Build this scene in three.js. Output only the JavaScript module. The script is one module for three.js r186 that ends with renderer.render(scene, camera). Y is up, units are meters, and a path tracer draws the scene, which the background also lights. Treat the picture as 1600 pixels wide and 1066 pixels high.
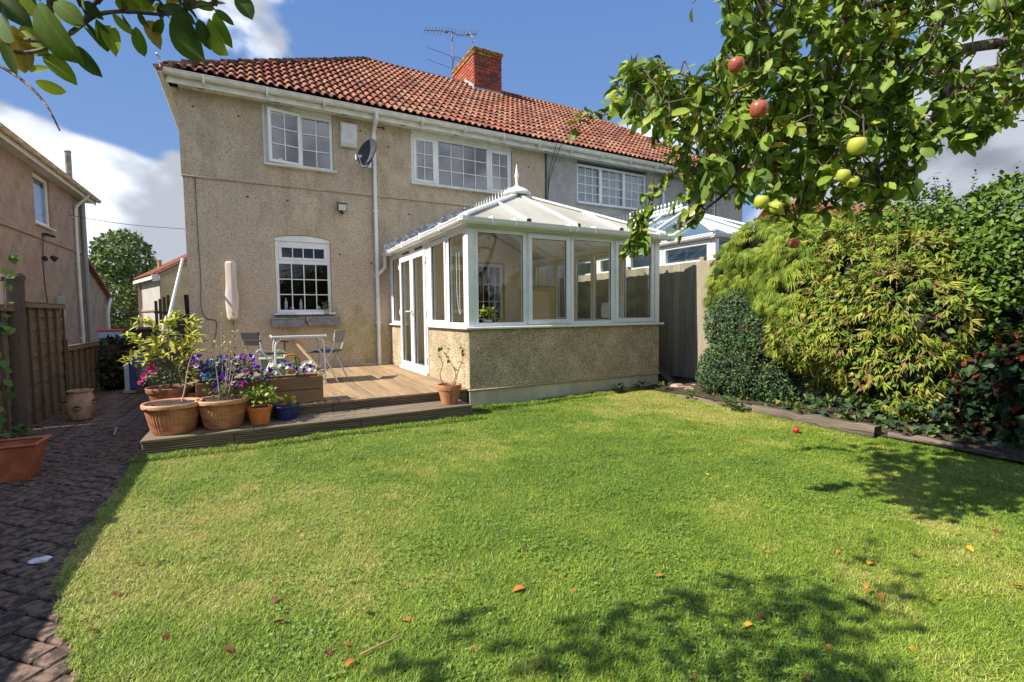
import * as THREE from 'three';
import { mergeGeometries } from 'three/addons/utils/BufferGeometryUtils.js';

// ---------------------------------------------------------------- camera, sky, sun, exposure
const scene = new THREE.Scene();
const V = (x, y, z) => new THREE.Vector3(x, y, z);
const F = 747.38, YAW = 0.50111, PITCH = 0.05694, ROLL = -0.01043;      // focal length in pixels of a 1600 x 1066 picture
const EYE = V(0.9005, 1.3063, 9.8966);
const FWD = V(Math.sin(YAW) * Math.cos(PITCH), -Math.sin(PITCH), -Math.cos(YAW) * Math.cos(PITCH));
const R0 = V(Math.cos(YAW), 0, Math.sin(YAW)), U0 = V(0, 0, 0).crossVectors(R0, FWD);
const RIGHT = R0.clone().multiplyScalar(Math.cos(ROLL)).addScaledVector(U0, Math.sin(ROLL));
const UP = U0.clone().multiplyScalar(Math.cos(ROLL)).addScaledVector(R0, -Math.sin(ROLL));
const camera = new THREE.PerspectiveCamera(2 * Math.atan(533 / F) * 180 / Math.PI, 1600 / 1066, 0.05, 500);
camera.position.copy(EYE);
camera.quaternion.setFromRotationMatrix(new THREE.Matrix4().makeBasis(RIGHT, UP, FWD.clone().negate()));
const ray = (px, py) => FWD.clone().addScaledVector(RIGHT, (px - 800) / F).addScaledVector(UP, -(py - 533) / F);
const at = (px, py, d) => EYE.clone().addScaledVector(ray(px, py), d);  // surveyed point: direction in the picture, distance along the view
const on = (px, py, axis, v) => { const r = ray(px, py); return EYE.clone().addScaledVector(r, (v - EYE[axis]) / r[axis]); };
const proj = (p) => { const d = p.clone().sub(EYE), q = d.dot(FWD); return [800 + F * d.dot(RIGHT) / q, 533 - F * d.dot(UP) / q, q]; };

const SUN = V(-1, 0.95, -0.03).normalize();
const SUN_I = 3.9, SKY_I = 0.78, EXPOSURE = 2.05;

// ---------------------------------------------------------------- numbers
const rng = (s) => () => { s |= 0; s = s + 0x6D2B79F5 | 0; let t = Math.imul(s ^ s >>> 15, 1 | s); t = t + Math.imul(t ^ t >>> 7, 61 | t) ^ t; return ((t ^ t >>> 14) >>> 0) / 4294967296; };
const hash = (x, y, z) => { let h = Math.imul(x, 374761393) + Math.imul(y, 668265263) + Math.imul(z, 2147483647 ^ 0x5bd1e995) | 0; h = Math.imul(h ^ h >>> 13, 1274126177); return ((h ^ h >>> 16) >>> 0) / 4294967296; };
const sm = (t) => t * t * (3 - 2 * t), mixn = (a, b, t) => a + (b - a) * t, clamp = (x, a = 0, b = 1) => Math.min(b, Math.max(a, x));
const step = (a, b, x) => sm(clamp((x - a) / (b - a)));
function noise3(x, y, z) {
  const X = Math.floor(x), Y = Math.floor(y), Z = Math.floor(z), u = sm(x - X), v = sm(y - Y), w = sm(z - Z);
  const l = (zz) => mixn(mixn(hash(X, Y, zz), hash(X + 1, Y, zz), u), mixn(hash(X, Y + 1, zz), hash(X + 1, Y + 1, zz), u), v);
  return mixn(l(Z), l(Z + 1), w);
}
const fbm3 = (x, y, z, o = 4) => { let s = 0, a = 0.5, t = 0; for (let i = 0; i < o; i++) { s += a * noise3(x, y, z); t += a; a *= 0.5; x = x * 2 + 5.3; y = y * 2 + 1.7; z = z * 2 + 3.1; } return s / t; };
function pn2(x, y, p, s) {                                              // value noise that repeats every p cells
  const X = Math.floor(x), Y = Math.floor(y), u = sm(x - X), v = sm(y - Y), m = (k) => ((k % p) + p) % p;
  return mixn(mixn(hash(m(X), m(Y), s), hash(m(X + 1), m(Y), s), u), mixn(hash(m(X), m(Y + 1), s), hash(m(X + 1), m(Y + 1), s), u), v);
}
const pf2 = (u, v, p, o, s) => { let r = 0, a = 0.5, t = 0; for (let i = 0; i < o; i++) { r += a * pn2(u * p, v * p, p, s + i); t += a; a *= 0.5; p *= 2; } return r / t; };

// ---------------------------------------------------------------- sky: clear blue with cumulus low on the left and a grey bank on the right
{
  const W = 2048, H = 1024, d = new Float32Array(W * H * 4);
  const lobes = [[110, 255, 0.15, 0.66], [240, 340, 0.13, 0.5], [20, 250, 0.13, 0.4], [240, 430, 0.17, 0.5], [395, 55, 0.08, 0.29], [455, 95, 0.06, 0.25], [330, 75, 0.06, 0.17], [300, 110, 0.06, 0.15], [420, -40, 0.1, 0.18], [1500, 250, 0.22, 0.62], [1700, 240, 0.25, 0.6], [1050, 205, 0.13, 0.22],
    [1100, 120, 0.12, 0.12], [130, 110, 0.12, -0.5], [245, 190, 0.07, -0.4], [60, 30, 0.2, -0.4], [250, 100, 0.08, -0.25], [640, 30, 0.25, -0.4], [900, 60, 0.25, -0.45], [1250, 60, 0.2, -0.3], [170, 315, 0.035, -0.4], [1560, 60, 0.15, -0.25]].map(([x, y, r, w]) => [ray(x, y).normalize(), r, w]); lobes.push([V(0.15, 0.42, 1).normalize(), 0.8, 0.6], [V(1, 0.5, 0.6).normalize(), 0.4, 0.35]);
  for (let j = 0; j < H; j++) for (let i = 0; i < W; i++) {
    const el = ((j + 0.5) / H - 0.5) * Math.PI, az = ((i + 0.5) / W - 0.5) * 2 * Math.PI, x = Math.cos(el) * Math.cos(az), y = Math.sin(el), z = Math.cos(el) * Math.sin(az), k = (j * W + i) * 4;
    const h = Math.max(y, 0), t = Math.pow(h, 0.62);
    let r = mixn(0.21, 0.034, t), g = mixn(0.325, 0.112, t), b = mixn(0.52, 0.33, t);
    if (y > -0.12) {
      let cov = 0;
      for (const [v, rad, w] of lobes) { const q = 1 - (x * v.x + y * v.y + z * v.z); cov += w * Math.exp(-2 * q / (rad * rad)); }
      const wx = fbm3(x * 4 + 9, y * 5, z * 4, 3) - 0.5;
      const n = fbm3(x * 6 + wx, y * 9 + wx, z * 6 + 20, 7), c = step(0.56, 0.675, n + cov * 0.6 - 0.02 + (Math.abs(cov) < 0.03 ? 0.02 : 0));
      const bank = Math.exp(-2 * (1 - (x * lobes[9][0].x + y * lobes[9][0].y + z * lobes[9][0].z)) / 0.12), light = (1 - 0.42 * bank) * 0.4 + (1 - 0.6 * bank) * 0.5 * step(0.36, 0.64, fbm3(x * 9 + 3, y * 14 - 0.35, z * 9 + 11, 6)), cc = c * 0.95;
      r = mixn(r, light * 0.86, cc); g = mixn(g, light * 0.91, cc); b = mixn(b, light * 1.02, cc);
    }
    if (y < -0.02) { const q = step(-0.02, -0.12, y); r = mixn(r, 0.16, q); g = mixn(g, 0.17, q); b = mixn(b, 0.13, q); }
    d[k] = r * SKY_I; d[k + 1] = g * SKY_I; d[k + 2] = b * SKY_I; d[k + 3] = 1;
  }
  const sky = new THREE.DataTexture(d, W, H, THREE.RGBAFormat, THREE.FloatType);
  sky.mapping = THREE.EquirectangularReflectionMapping; sky.magFilter = sky.minFilter = THREE.LinearFilter; sky.needsUpdate = true;
  scene.background = sky; scene.environment = sky;
}
const sun = new THREE.DirectionalLight(new THREE.Color(1, 0.94, 0.82), SUN_I);
sun.position.copy(SUN).multiplyScalar(40).add(V(3, 0, 4)); sun.target.position.set(3, 0, 4);
sun.castShadow = true; sun.shadow.radius = 1; sun.shadow.mapSize.set(4096, 4096); sun.shadow.bias = -0.0004;
Object.assign(sun.shadow.camera, { left: -18, right: 18, top: 18, bottom: -18, near: 1, far: 90 });
scene.add(sun, sun.target);

// ---------------------------------------------------------------- object helpers
const used = {};
const numbered = (n) => { const k = used[n] = (used[n] ?? -1) + 1; return k ? `${n}_${String(k).padStart(3, '0')}` : n; };
function tag(o, label, category, group) { if (label) o.userData.label = label; if (category) o.userData.category = category; if (group) o.userData.group = group; return o; }
function thing(name, label, category, p = [0, 0, 0], turn = 0, group) { const o = new THREE.Group(); o.name = numbered(name); o.position.set(...p); o.rotation.y = turn; scene.add(o); return tag(o, label, category, group); }
const clean = (g) => { const r = g.index ? g.toNonIndexed() : g; for (const k of Object.keys(r.attributes)) if (!['position', 'normal', 'uv'].includes(k)) r.deleteAttribute(k); if (!r.attributes.normal) r.computeVertexNormals(); if (!r.attributes.uv) r.setAttribute('uv', new THREE.BufferAttribute(new Float32Array(r.attributes.position.count * 2), 2)); r.clearGroups?.(); return r; };
const merge = (a) => Array.isArray(a) ? (a.length === 1 ? a[0] : mergeGeometries(a.map(clean))) : a;
function part(parent, name, geo, mat, label) { const m = new THREE.Mesh(merge(geo), mat); m.name = name; if (label) m.userData.label = label; parent.add(m); return m; }
function single(name, geo, mat, label, category, group) { const m = new THREE.Mesh(merge(geo), mat); m.name = numbered(name); scene.add(m); return tag(m, label, category, group); }
function struct(name, geo, mat) { const m = new THREE.Mesh(merge(geo), mat); m.name = name; m.userData.kind = 'structure'; scene.add(m); return m; }
const stuff = (m) => { m.userData.kind = 'stuff'; return m; };
function copyOf(o, label, p, turn) { const c = o.clone(); c.name = numbered(o.name.replace(/_\d\d\d$/, '')); scene.add(c); if (p) c.position.set(...p); if (turn !== undefined) c.rotation.y = turn; if (label) c.userData = { ...c.userData, label }; return c; }

// ---------------------------------------------------------------- geometry helpers
function boxUV(g, grain = null, off = [0, 0]) {                         // uv in metres from the face's main axis; u follows the grain
  const p = g.attributes.position, n = g.attributes.normal, uv = new Float32Array(p.count * 2);
  for (let i = 0; i < p.count; i++) {
    const a = [Math.abs(n.getX(i)), Math.abs(n.getY(i)), Math.abs(n.getZ(i))], q = [p.getX(i), p.getY(i), p.getZ(i)];
    const k = a[0] > a[1] && a[0] > a[2] ? 0 : a[1] > a[2] ? 1 : 2;
    let [s, t] = k === 0 ? [2, 1] : k === 1 ? [0, 2] : [0, 1];
    if (grain !== null && t === grain) [s, t] = [t, s];
    uv[2 * i] = q[s] + off[0]; uv[2 * i + 1] = q[t] + off[1];
  }
  g.setAttribute('uv', new THREE.BufferAttribute(uv, 2)); return g;
}
const rOff = rng(77);
function box(w, h, d, x = 0, y = 0, z = 0, o = {}) {                    // chamfered box centred on x y z
  const c = Math.min(o.c ?? 0.004, w * 0.4, h * 0.4, d * 0.4), P = [], a = w / 2, b = h / 2, e = d / 2;
  const quad = (p, q, r, s) => P.push(...p, ...q, ...r, ...p, ...r, ...s);
  const k = (sx, sy, sz, ax) => [sx * (a - (ax === 0 ? 0 : c)), sy * (b - (ax === 1 ? 0 : c)), sz * (e - (ax === 2 ? 0 : c))];
  for (const s of [1, -1]) {
    const f = (p, q, r, t) => s > 0 ? quad(p, q, r, t) : quad(t, r, q, p);
    f(k(s, -1, 1, 0), k(s, -1, -1, 0), k(s, 1, -1, 0), k(s, 1, 1, 0));
    f(k(-1, s, 1, 1), k(1, s, 1, 1), k(1, s, -1, 1), k(-1, s, -1, 1));
    f(k(-1, -1, s, 2), k(1, -1, s, 2), k(1, 1, s, 2), k(-1, 1, s, 2));
  }
  if (c > 0) {
    for (const s of [1, -1]) for (const t of [1, -1]) {
      const f = (p, q, r, u) => s * t > 0 ? quad(p, q, r, u) : quad(u, r, q, p);
      f(k(-1, s, t, 1), k(-1, s, t, 2), k(1, s, t, 2), k(1, s, t, 1));
      f(k(s, -1, t, 2), k(s, -1, t, 0), k(s, 1, t, 0), k(s, 1, t, 2));
      f(k(s, t, -1, 0), k(s, t, -1, 1), k(s, t, 1, 1), k(s, t, 1, 0));
    }
    for (const i of [1, -1]) for (const j of [1, -1]) for (const l of [1, -1]) { const A = k(i, j, l, 0), B = k(i, j, l, 1), C = k(i, j, l, 2); if (i * j * l > 0) P.push(...A, ...B, ...C); else P.push(...A, ...C, ...B); }
  }
  const g = new THREE.BufferGeometry(); g.setAttribute('position', new THREE.BufferAttribute(new Float32Array(P), 3)); g.computeVertexNormals();
  boxUV(g, o.grain ?? null, o.off ?? [rOff() * 7, rOff() * 7]);
  if (o.rx) g.rotateX(o.rx); if (o.ry) g.rotateY(o.ry); if (o.rz) g.rotateZ(o.rz);
  return g.translate(x, y, z);
}
const bar = (x0, x1, y0, y1, z0, z1, o) => box(x1 - x0, y1 - y0, z1 - z0, (x0 + x1) / 2, (y0 + y1) / 2, (z0 + z1) / 2, o);
function beam(a, b, w, h, o = {}) {                                     // bar from a to b
  const d = b.clone().sub(a), L = d.length(), g = box(L, h, w, 0, 0, 0, { grain: 0, ...o });
  const x = d.normalize(), y = Math.abs(x.y) > 0.98 ? V(1, 0, 0) : V(0, 1, 0), z = V(0, 0, 0).crossVectors(x, y).normalize(), y2 = V(0, 0, 0).crossVectors(z, x);
  g.applyMatrix4(new THREE.Matrix4().makeBasis(x, y2, z)); return g.translate((a.x + b.x) / 2, (a.y + b.y) / 2, (a.z + b.z) / 2);
}
function tube(pts, rad, sides = 6, seg = 0) {                           // tapered tube through points
  const c = new THREE.CatmullRomCurve3(pts, false, 'centripetal'), n = seg || Math.max(2, pts.length * 3), P = [], I = [], U = [];
  let nrm = null, len = 0, prev = null;
  for (let i = 0; i <= n; i++) {
    const t = i / n, p = c.getPoint(t), T = c.getTangent(t), r = typeof rad === 'function' ? rad(t) : Array.isArray(rad) ? mixn(rad[0], rad[1], t) : rad;
    if (!nrm) { nrm = Math.abs(T.y) > 0.9 ? V(1, 0, 0) : V(0, 1, 0); }
    nrm.addScaledVector(T, -nrm.dot(T)).normalize(); const B = V(0, 0, 0).crossVectors(T, nrm);
    if (prev) len += p.distanceTo(prev); prev = p;
    for (let k = 0; k <= sides; k++) { const q = k / sides * 2 * Math.PI, v = p.clone().addScaledVector(nrm, Math.cos(q) * r).addScaledVector(B, Math.sin(q) * r); P.push(v.x, v.y, v.z); U.push(len, k / sides * 2 * Math.PI * r); }
  }
  for (let i = 0; i < n; i++) for (let k = 0; k < sides; k++) { const a = i * (sides + 1) + k, b = a + sides + 1; I.push(a, a + 1, b, b, a + 1, b + 1); }
  const g = new THREE.BufferGeometry(); g.setAttribute('position', new THREE.BufferAttribute(new Float32Array(P), 3)); g.setAttribute('uv', new THREE.BufferAttribute(new Float32Array(U), 2)); g.setIndex(I); g.computeVertexNormals(); return g;
}
function lathe(prof, seg = 28, x = 0, y = 0, z = 0) { const g = new THREE.LatheGeometry(prof.map(([r, h]) => new THREE.Vector2(r, h)), seg); const u = g.attributes.uv; for (let i = 0; i < u.count; i++) u.setXY(i, u.getX(i) * 1.2, u.getY(i) * 0.4); return g.translate(x, y, z); }
function slabWithHoles(pts, holes, depth, bevel = 0) {                  // outline in x y, front face at z = 0, going back by depth
  const s = new THREE.Shape(pts.map(([x, y]) => new THREE.Vector2(x, y)));
  for (const h of holes) { const q = new THREE.Path(); q.setFromPoints(h.map(([x, y]) => new THREE.Vector2(x, y))); q.closePath(); s.holes.push(q); }
  const g = clean(new THREE.ExtrudeGeometry(s, { depth, bevelEnabled: bevel > 0, bevelSize: bevel, bevelThickness: bevel, bevelSegments: 1 })); g.translate(0, 0, -depth); return boxUV(g);
}
const rect = (x0, x1, y0, y1) => [[x0, y0], [x1, y0], [x1, y1], [x0, y1]];
function quad3(a, b, c, d) { const g = new THREE.BufferGeometry(); g.setAttribute('position', new THREE.BufferAttribute(new Float32Array([a, b, c, a, c, d].flatMap(p => [p.x, p.y, p.z])), 3)); g.computeVertexNormals(); return boxUV(g); }
function slab3(pts, th) {                                               // planar polygon with thickness th along its normal (downwards)
  const n = V(0, 0, 0).crossVectors(pts[1].clone().sub(pts[0]), pts[2].clone().sub(pts[0])).normalize(); if (n.y < 0) n.negate();
  const lo = pts.map(p => p.clone().addScaledVector(n, -th)), T = [], tri = (a, b, c) => T.push(a, b, c);
  for (let i = 1; i < pts.length - 1; i++) { tri(pts[0], pts[i], pts[i + 1]); tri(lo[0], lo[i + 1], lo[i]); }
  for (let i = 0; i < pts.length; i++) { const j = (i + 1) % pts.length; tri(pts[i], lo[i], lo[j]); tri(pts[i], lo[j], pts[j]); }
  const g = new THREE.BufferGeometry(); g.setAttribute('position', new THREE.BufferAttribute(new Float32Array(T.flatMap(p => [p.x, p.y, p.z])), 3)); g.computeVertexNormals(); return boxUV(g);
}
function blob(r, sx, sy, sz, amp, seed, det = 3, freq = 3) {
  const g = new THREE.IcosahedronGeometry(r, det), p = g.attributes.position;
  for (let i = 0; i < p.count; i++) { const v = V(p.getX(i), p.getY(i), p.getZ(i)), k = 1 + amp * (fbm3(v.x / r * freq + seed, v.y / r * freq, v.z / r * freq, 3) - 0.5) * 2; p.setXYZ(i, v.x * k * sx, v.y * k * sy, v.z * k * sz); }
  g.computeVertexNormals(); return g;
}

// ---------------------------------------------------------------- procedural textures (uv in metres; tile = size in metres)
const S8 = (x) => Math.round(255 * clamp(x <= 0.0031308 ? 12.92 * x : 1.055 * Math.pow(x, 1 / 2.4) - 0.055));
function tex(n, tile, fn, color = true) {
  const [w, h] = Array.isArray(n) ? n : [n, n], [tu, tv] = Array.isArray(tile) ? tile : [tile, tile], d = new Uint8Array(w * h * 4);
  for (let j = 0; j < h; j++) for (let i = 0; i < w; i++) { const c = fn((i + 0.5) / w, (j + 0.5) / h), k = 4 * (j * w + i); if (color) { d[k] = S8(c[0]); d[k + 1] = S8(c[1]); d[k + 2] = S8(c[2]); } else d[k] = d[k + 1] = d[k + 2] = Math.round(255 * clamp(c)); d[k + 3] = 255; }
  const t = new THREE.DataTexture(d, w, h, THREE.RGBAFormat); t.wrapS = t.wrapT = THREE.RepeatWrapping; t.magFilter = THREE.LinearFilter; t.minFilter = THREE.LinearMipmapLinearFilter; t.generateMipmaps = true; if (color) t.colorSpace = THREE.SRGBColorSpace; t.repeat.set(1 / tu, 1 / tv); t.needsUpdate = true; return t;
}
const lerp3 = (a, b, t) => [mixn(a[0], b[0], t), mixn(a[1], b[1], t), mixn(a[2], b[2], t)];
const mul3 = (a, k) => [a[0] * k, a[1] * k, a[2] * k];
function cells(u, v, p, s) {                                            // nearest and second feature distance of periodic cells, with an id
  const x = u * p, y = v * p, X = Math.floor(x), Y = Math.floor(y), m = (k) => ((k % p) + p) % p; let d1 = 9, d2 = 9, id = 0;
  for (let j = -1; j <= 1; j++) for (let i = -1; i <= 1; i++) { const a = m(X + i), b = m(Y + j), fx = X + i + hash(a, b, s), fy = Y + j + hash(a, b, s + 1), q = Math.hypot(fx - x, fy - y); if (q < d1) { d2 = d1; d1 = q; id = hash(a, b, s + 2); } else if (q < d2) d2 = q; }
  return [d1, d2, id];
}
const std = (o) => { const { rgb, ...r } = o; const m = new THREE.MeshStandardMaterial({ roughness: 0.85, ...r }); if (rgb) m.color.setRGB(...rgb); return m; };
const phys = (o) => { const { rgb, ...r } = o; const m = new THREE.MeshPhysicalMaterial({ roughness: 0.8, ...r }); if (rgb) m.color.setRGB(...rgb); return m; };
const pebbleBump = tex(1024, 1.2, (u, v) => { const [d1, d2] = cells(u, v, 110, 5); return 0.25 + 0.65 * clamp(1 - d1 * 1.25) + 0.1 * pf2(u, v, 200, 1, 8); }, false);
function pebbleDash(a, b, dark, seed) { return tex(1024, 1.2, (u, v) => { const [d1, d2, id] = cells(u, v, 110, 5), g = pf2(u, v, 5, 4, seed), k = step(0.0, 0.22, d2 - d1); let c = lerp3(a, b, id * 0.85 + g * 0.3 - 0.1); if (id > 0.92) c = mul3(c, 1.2); if (id < 0.08) c = mul3(c, 0.62); c = mul3(c, 0.8 + 0.4 * g); return lerp3(dark, c, 0.45 + 0.55 * k); }); }
function woodTex(a, b, seed, knots = 0.5) { return tex(512, [2.4, 0.6], (u, v) => { const w = pf2(u, v, 4, 3, seed) * 0.05, g = pn2(u * 8, (v + w) * 96, 96, seed + 9) * 0.55 + pn2(u * 14, (v + w * 0.7) * 220, 220, seed + 17) * 0.45, s = pf2(u, v, 5, 4, seed + 30), kn = step(0.8, 0.9, pf2(u, v, 9, 2, seed + 40)) * knots; return mul3(lerp3(a, b, clamp(g * 0.75 + s * 0.5 - 0.15)), 1 - 0.55 * kn); }); }
const woodBump = tex(512, [2.4, 0.6], (u, v) => { const w = pf2(u, v, 4, 3, 3) * 0.05; return pn2(u * 8, (v + w) * 96, 96, 12) * 0.6 + pn2(u * 14, v * 220, 220, 20) * 0.4; }, false);
const grit = tex(512, 0.5, (u, v) => pf2(u, v, 40, 4, 61), false);
function grimTex(a, b, seed, p = 6, tile = 1) { return tex(512, tile, (u, v) => { const g = pf2(u, v, p, 6, seed); return mul3(lerp3(a, b, step(0.3, 0.7, g)), 0.88 + 0.24 * pn2(u * 180, v * 180, 180, seed + 4)); }); }

const M = {
  upvc: std({ map: grimTex([0.72, 0.73, 0.72], [0.8, 0.81, 0.81], 11, 5, 1.3), roughness: 0.32 }),
  upvcOld: std({ map: grimTex([0.64, 0.63, 0.56], [0.76, 0.755, 0.7], 15, 7, 0.9), roughness: 0.45 }),
  soffit: std({ map: grimTex([0.52, 0.53, 0.42], [0.7, 0.7, 0.62], 19, 7, 0.8), roughness: 0.6 }),
  tan: std({ map: pebbleDash([0.36, 0.285, 0.19], [0.52, 0.425, 0.295], [0.24, 0.185, 0.12], 21), bumpMap: pebbleBump, bumpScale: 0.007, roughness: 0.95 }),
  grey: std({ map: pebbleDash([0.36, 0.345, 0.33], [0.54, 0.52, 0.49], [0.2, 0.19, 0.18], 25), bumpMap: pebbleBump, bumpScale: 0.008, roughness: 0.95 }),
  pinkish: std({ map: pebbleDash([0.3, 0.225, 0.18], [0.5, 0.385, 0.31], [0.17, 0.125, 0.1], 27), bumpMap: pebbleBump, bumpScale: 0.006, roughness: 0.95 }),
  consWall: std({ map: pebbleDash([0.3, 0.235, 0.14], [0.74, 0.61, 0.41], [0.1, 0.075, 0.045], 29), bumpMap: pebbleBump, bumpScale: 0.009, roughness: 0.95 }),
  plinth: std({ map: grimTex([0.42, 0.385, 0.31], [0.56, 0.52, 0.43], 33, 4, 1.4), bumpMap: grit, bumpScale: 0.002 }),
  plaster: std({ map: grimTex([0.76, 0.7, 0.54], [0.82, 0.77, 0.62], 35, 3, 2), roughness: 0.9 }),
  dark: std({ rgb: [0.02, 0.02, 0.022], roughness: 0.6 }),
  rubber: std({ rgb: [0.03, 0.03, 0.03], roughness: 0.7 }),
  steel: std({ rgb: [0.55, 0.56, 0.57], roughness: 0.35, metalness: 0.8 }),
  paintedSteel: std({ rgb: [0.62, 0.64, 0.66], roughness: 0.35 }),
  rust: std({ map: grimTex([0.06, 0.025, 0.012], [0.16, 0.07, 0.03], 39, 20, 0.3) }),
  lead: std({ map: grimTex([0.26, 0.27, 0.28], [0.66, 0.66, 0.64], 41, 9, 0.5), roughness: 0.6 }),
  aerialMetal: std({ rgb: [0.22, 0.2, 0.2], roughness: 0.5, metalness: 0.6 }),
  cable: std({ rgb: [0.06, 0.055, 0.05], roughness: 0.7 }),
  glass: phys({ rgb: [0.95, 0.97, 0.96], roughness: 0.015, transmission: 1, thickness: 0, ior: 1.62 }),
  glassUpper: phys({ rgb: [0.9, 0.93, 0.94], roughness: 0.02, transmission: 1, thickness: 0, ior: 2.3 }),
  poly: phys({ map: grimTex([0.42, 0.385, 0.25], [0.56, 0.53, 0.41], 43, 3, 1.8), roughness: 0.85, transmission: 0.55, thickness: 0 }),
  blueGlass: phys({ rgb: [0.5, 0.68, 0.78], roughness: 0.05, transmission: 0.85, thickness: 0, ior: 1.9 }),
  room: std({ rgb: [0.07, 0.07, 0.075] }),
  tanWall: std({ map: tex([2048, 1536], [7.8, 5.85], (u, v) => { const x = u * 7.8, y = v * 5.85, [d1, d2, id] = cells(u, v, 620, 5), k = step(0.0, 0.25, d2 - d1), g = fbm3(x * 1.1, y * 1.1, 3, 5), q = fbm3(x * 5, y * 3.2, 9, 4); let c = lerp3([0.49, 0.4, 0.282], [0.71, 0.59, 0.43], clamp(id * 0.8 + (g - 0.5) * 0.9 + 0.1)); if (id > 0.93) c = mul3(c, 1.15); if (id < 0.07) c = mul3(c, 0.6); c = mul3(c, 0.72 + 0.28 * k); const grime = step(0.44, 0.6, g + (q - 0.5) * 0.5 + (y > 3.72 ? 0.07 : 0) + (y < 1 ? 0.03 : 0)); c = lerp3(c, [c[0] * 0.76, c[1] * 0.76, c[2] * 0.77], grime * 0.5); { const st = step(0.52, 0.66, fbm3(x * 7, y * 0.5, 21, 4) + 0.1 * (((x > 1.2 && x < 2.5) || (x > 3.9 && x < 6.4)) && y < 4.05 && y > 3.2 ? 1 : 0)); c = lerp3(c, [c[0] * 0.74, c[1] * 0.72, c[2] * 0.7], st * 0.45 * step(0.35, 0.6, q)); } const al = step(0.46, 0.62, q + 0.5 * Math.exp(-((x - 3.0) ** 2 / 0.16 + (y - 0.7) ** 2 / 0.2)) - 0.12); if (x > 2.2 && x < 3.6 && y < 1.7) c = lerp3(c, [c[0] * 0.78, c[1] * 0.86, c[2] * 0.5], al * 0.6); return c; }), bumpMap: pebbleBump, bumpScale: 0.006, roughness: 0.95 }),
  curtain: phys({ rgb: [0.7, 0.66, 0.58], roughness: 1, transmission: 0.25, thickness: 0 }),
  net: phys({ rgb: [0.62, 0.66, 0.72], roughness: 1, transmission: 0.3, thickness: 0 }),
  deck: std({ map: woodTex([0.24, 0.15, 0.075], [0.5, 0.36, 0.215], 51), bumpMap: woodBump, bumpScale: 0.003 }),
  deckOld: std({ map: woodTex([0.05, 0.036, 0.024], [0.33, 0.26, 0.175], 53, 0.9), bumpMap: woodBump, bumpScale: 0.004 }),
  planterWood: std({ map: woodTex([0.16, 0.085, 0.04], [0.33, 0.195, 0.1], 55), bumpMap: woodBump, bumpScale: 0.002 }),
  fenceWood: std({ map: woodTex([0.07, 0.052, 0.034], [0.22, 0.165, 0.105], 57), bumpMap: woodBump, bumpScale: 0.003 }),
  battenWood: std({ map: woodTex([0.07, 0.04, 0.025], [0.19, 0.12, 0.075], 58), bumpMap: woodBump, bumpScale: 0.002 }),
  darkWood: std({ map: woodTex([0.045, 0.032, 0.025], [0.13, 0.095, 0.07], 59), bumpMap: woodBump, bumpScale: 0.003 }),
  greyWood: std({ map: woodTex([0.2, 0.165, 0.11], [0.45, 0.385, 0.28], 63), bumpMap: woodBump, bumpScale: 0.004 }),
  greenWood: std({ map: woodTex([0.12, 0.115, 0.075], [0.36, 0.325, 0.25], 64), bumpMap: woodBump, bumpScale: 0.004 }),
  sleeper: std({ map: woodTex([0.11, 0.085, 0.065], [0.36, 0.29, 0.22], 65), bumpMap: woodBump, bumpScale: 0.008 }),
  terracotta: std({ map: grimTex([0.34, 0.125, 0.055], [0.48, 0.215, 0.11], 67, 6, 0.5), bumpMap: grit, bumpScale: 0.0008, roughness: 0.75 }),
  terracottaPale: std({ map: grimTex([0.42, 0.185, 0.1], [0.58, 0.32, 0.2], 69, 5, 0.5), roughness: 0.6 }),
  orangePot: std({ map: grimTex([0.5, 0.13, 0.03], [0.6, 0.19, 0.05], 71, 5, 0.5), roughness: 0.5 }),
  brownPot: std({ map: grimTex([0.2, 0.08, 0.04], [0.34, 0.15, 0.08], 73, 5, 0.5), roughness: 0.6 }),
  clay: std({ map: grimTex([0.3, 0.17, 0.1], [0.5, 0.33, 0.22], 75, 8, 0.5), roughness: 0.85 }),
  redTrough: std({ map: grimTex([0.36, 0.1, 0.045], [0.5, 0.17, 0.08], 77, 5, 0.5), roughness: 0.5 }),
  soil: std({ map: grimTex([0.03, 0.02, 0.013], [0.11, 0.075, 0.05], 79, 30, 0.6), bumpMap: grit, bumpScale: 0.02, roughness: 1 }),
  bluePlastic: std({ rgb: [0.01, 0.17, 0.62], roughness: 0.35 }), navyPot: std({ rgb: [0.012, 0.025, 0.13], roughness: 0.3 }),
  slate: std({ map: grimTex([0.16, 0.17, 0.19], [0.24, 0.25, 0.28], 81, 6, 0.4), roughness: 0.7 }),
  brickCore: std({ map: grimTex([0.3, 0.27, 0.23], [0.42, 0.38, 0.33], 83, 8, 0.4), roughness: 0.95 }),
  bark: std({ map: grimTex([0.06, 0.045, 0.035], [0.25, 0.2, 0.16], 85, 14, 0.25), bumpMap: grit, bumpScale: 0.006 }),
  twig: std({ rgb: [0.1, 0.07, 0.05], roughness: 0.9 }),
  cream: std({ map: grimTex([0.6, 0.5, 0.33], [0.68, 0.58, 0.4], 87, 3, 1), roughness: 0.7 }),
  white: std({ rgb: [0.75, 0.75, 0.74], roughness: 0.5 }),
};

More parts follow.
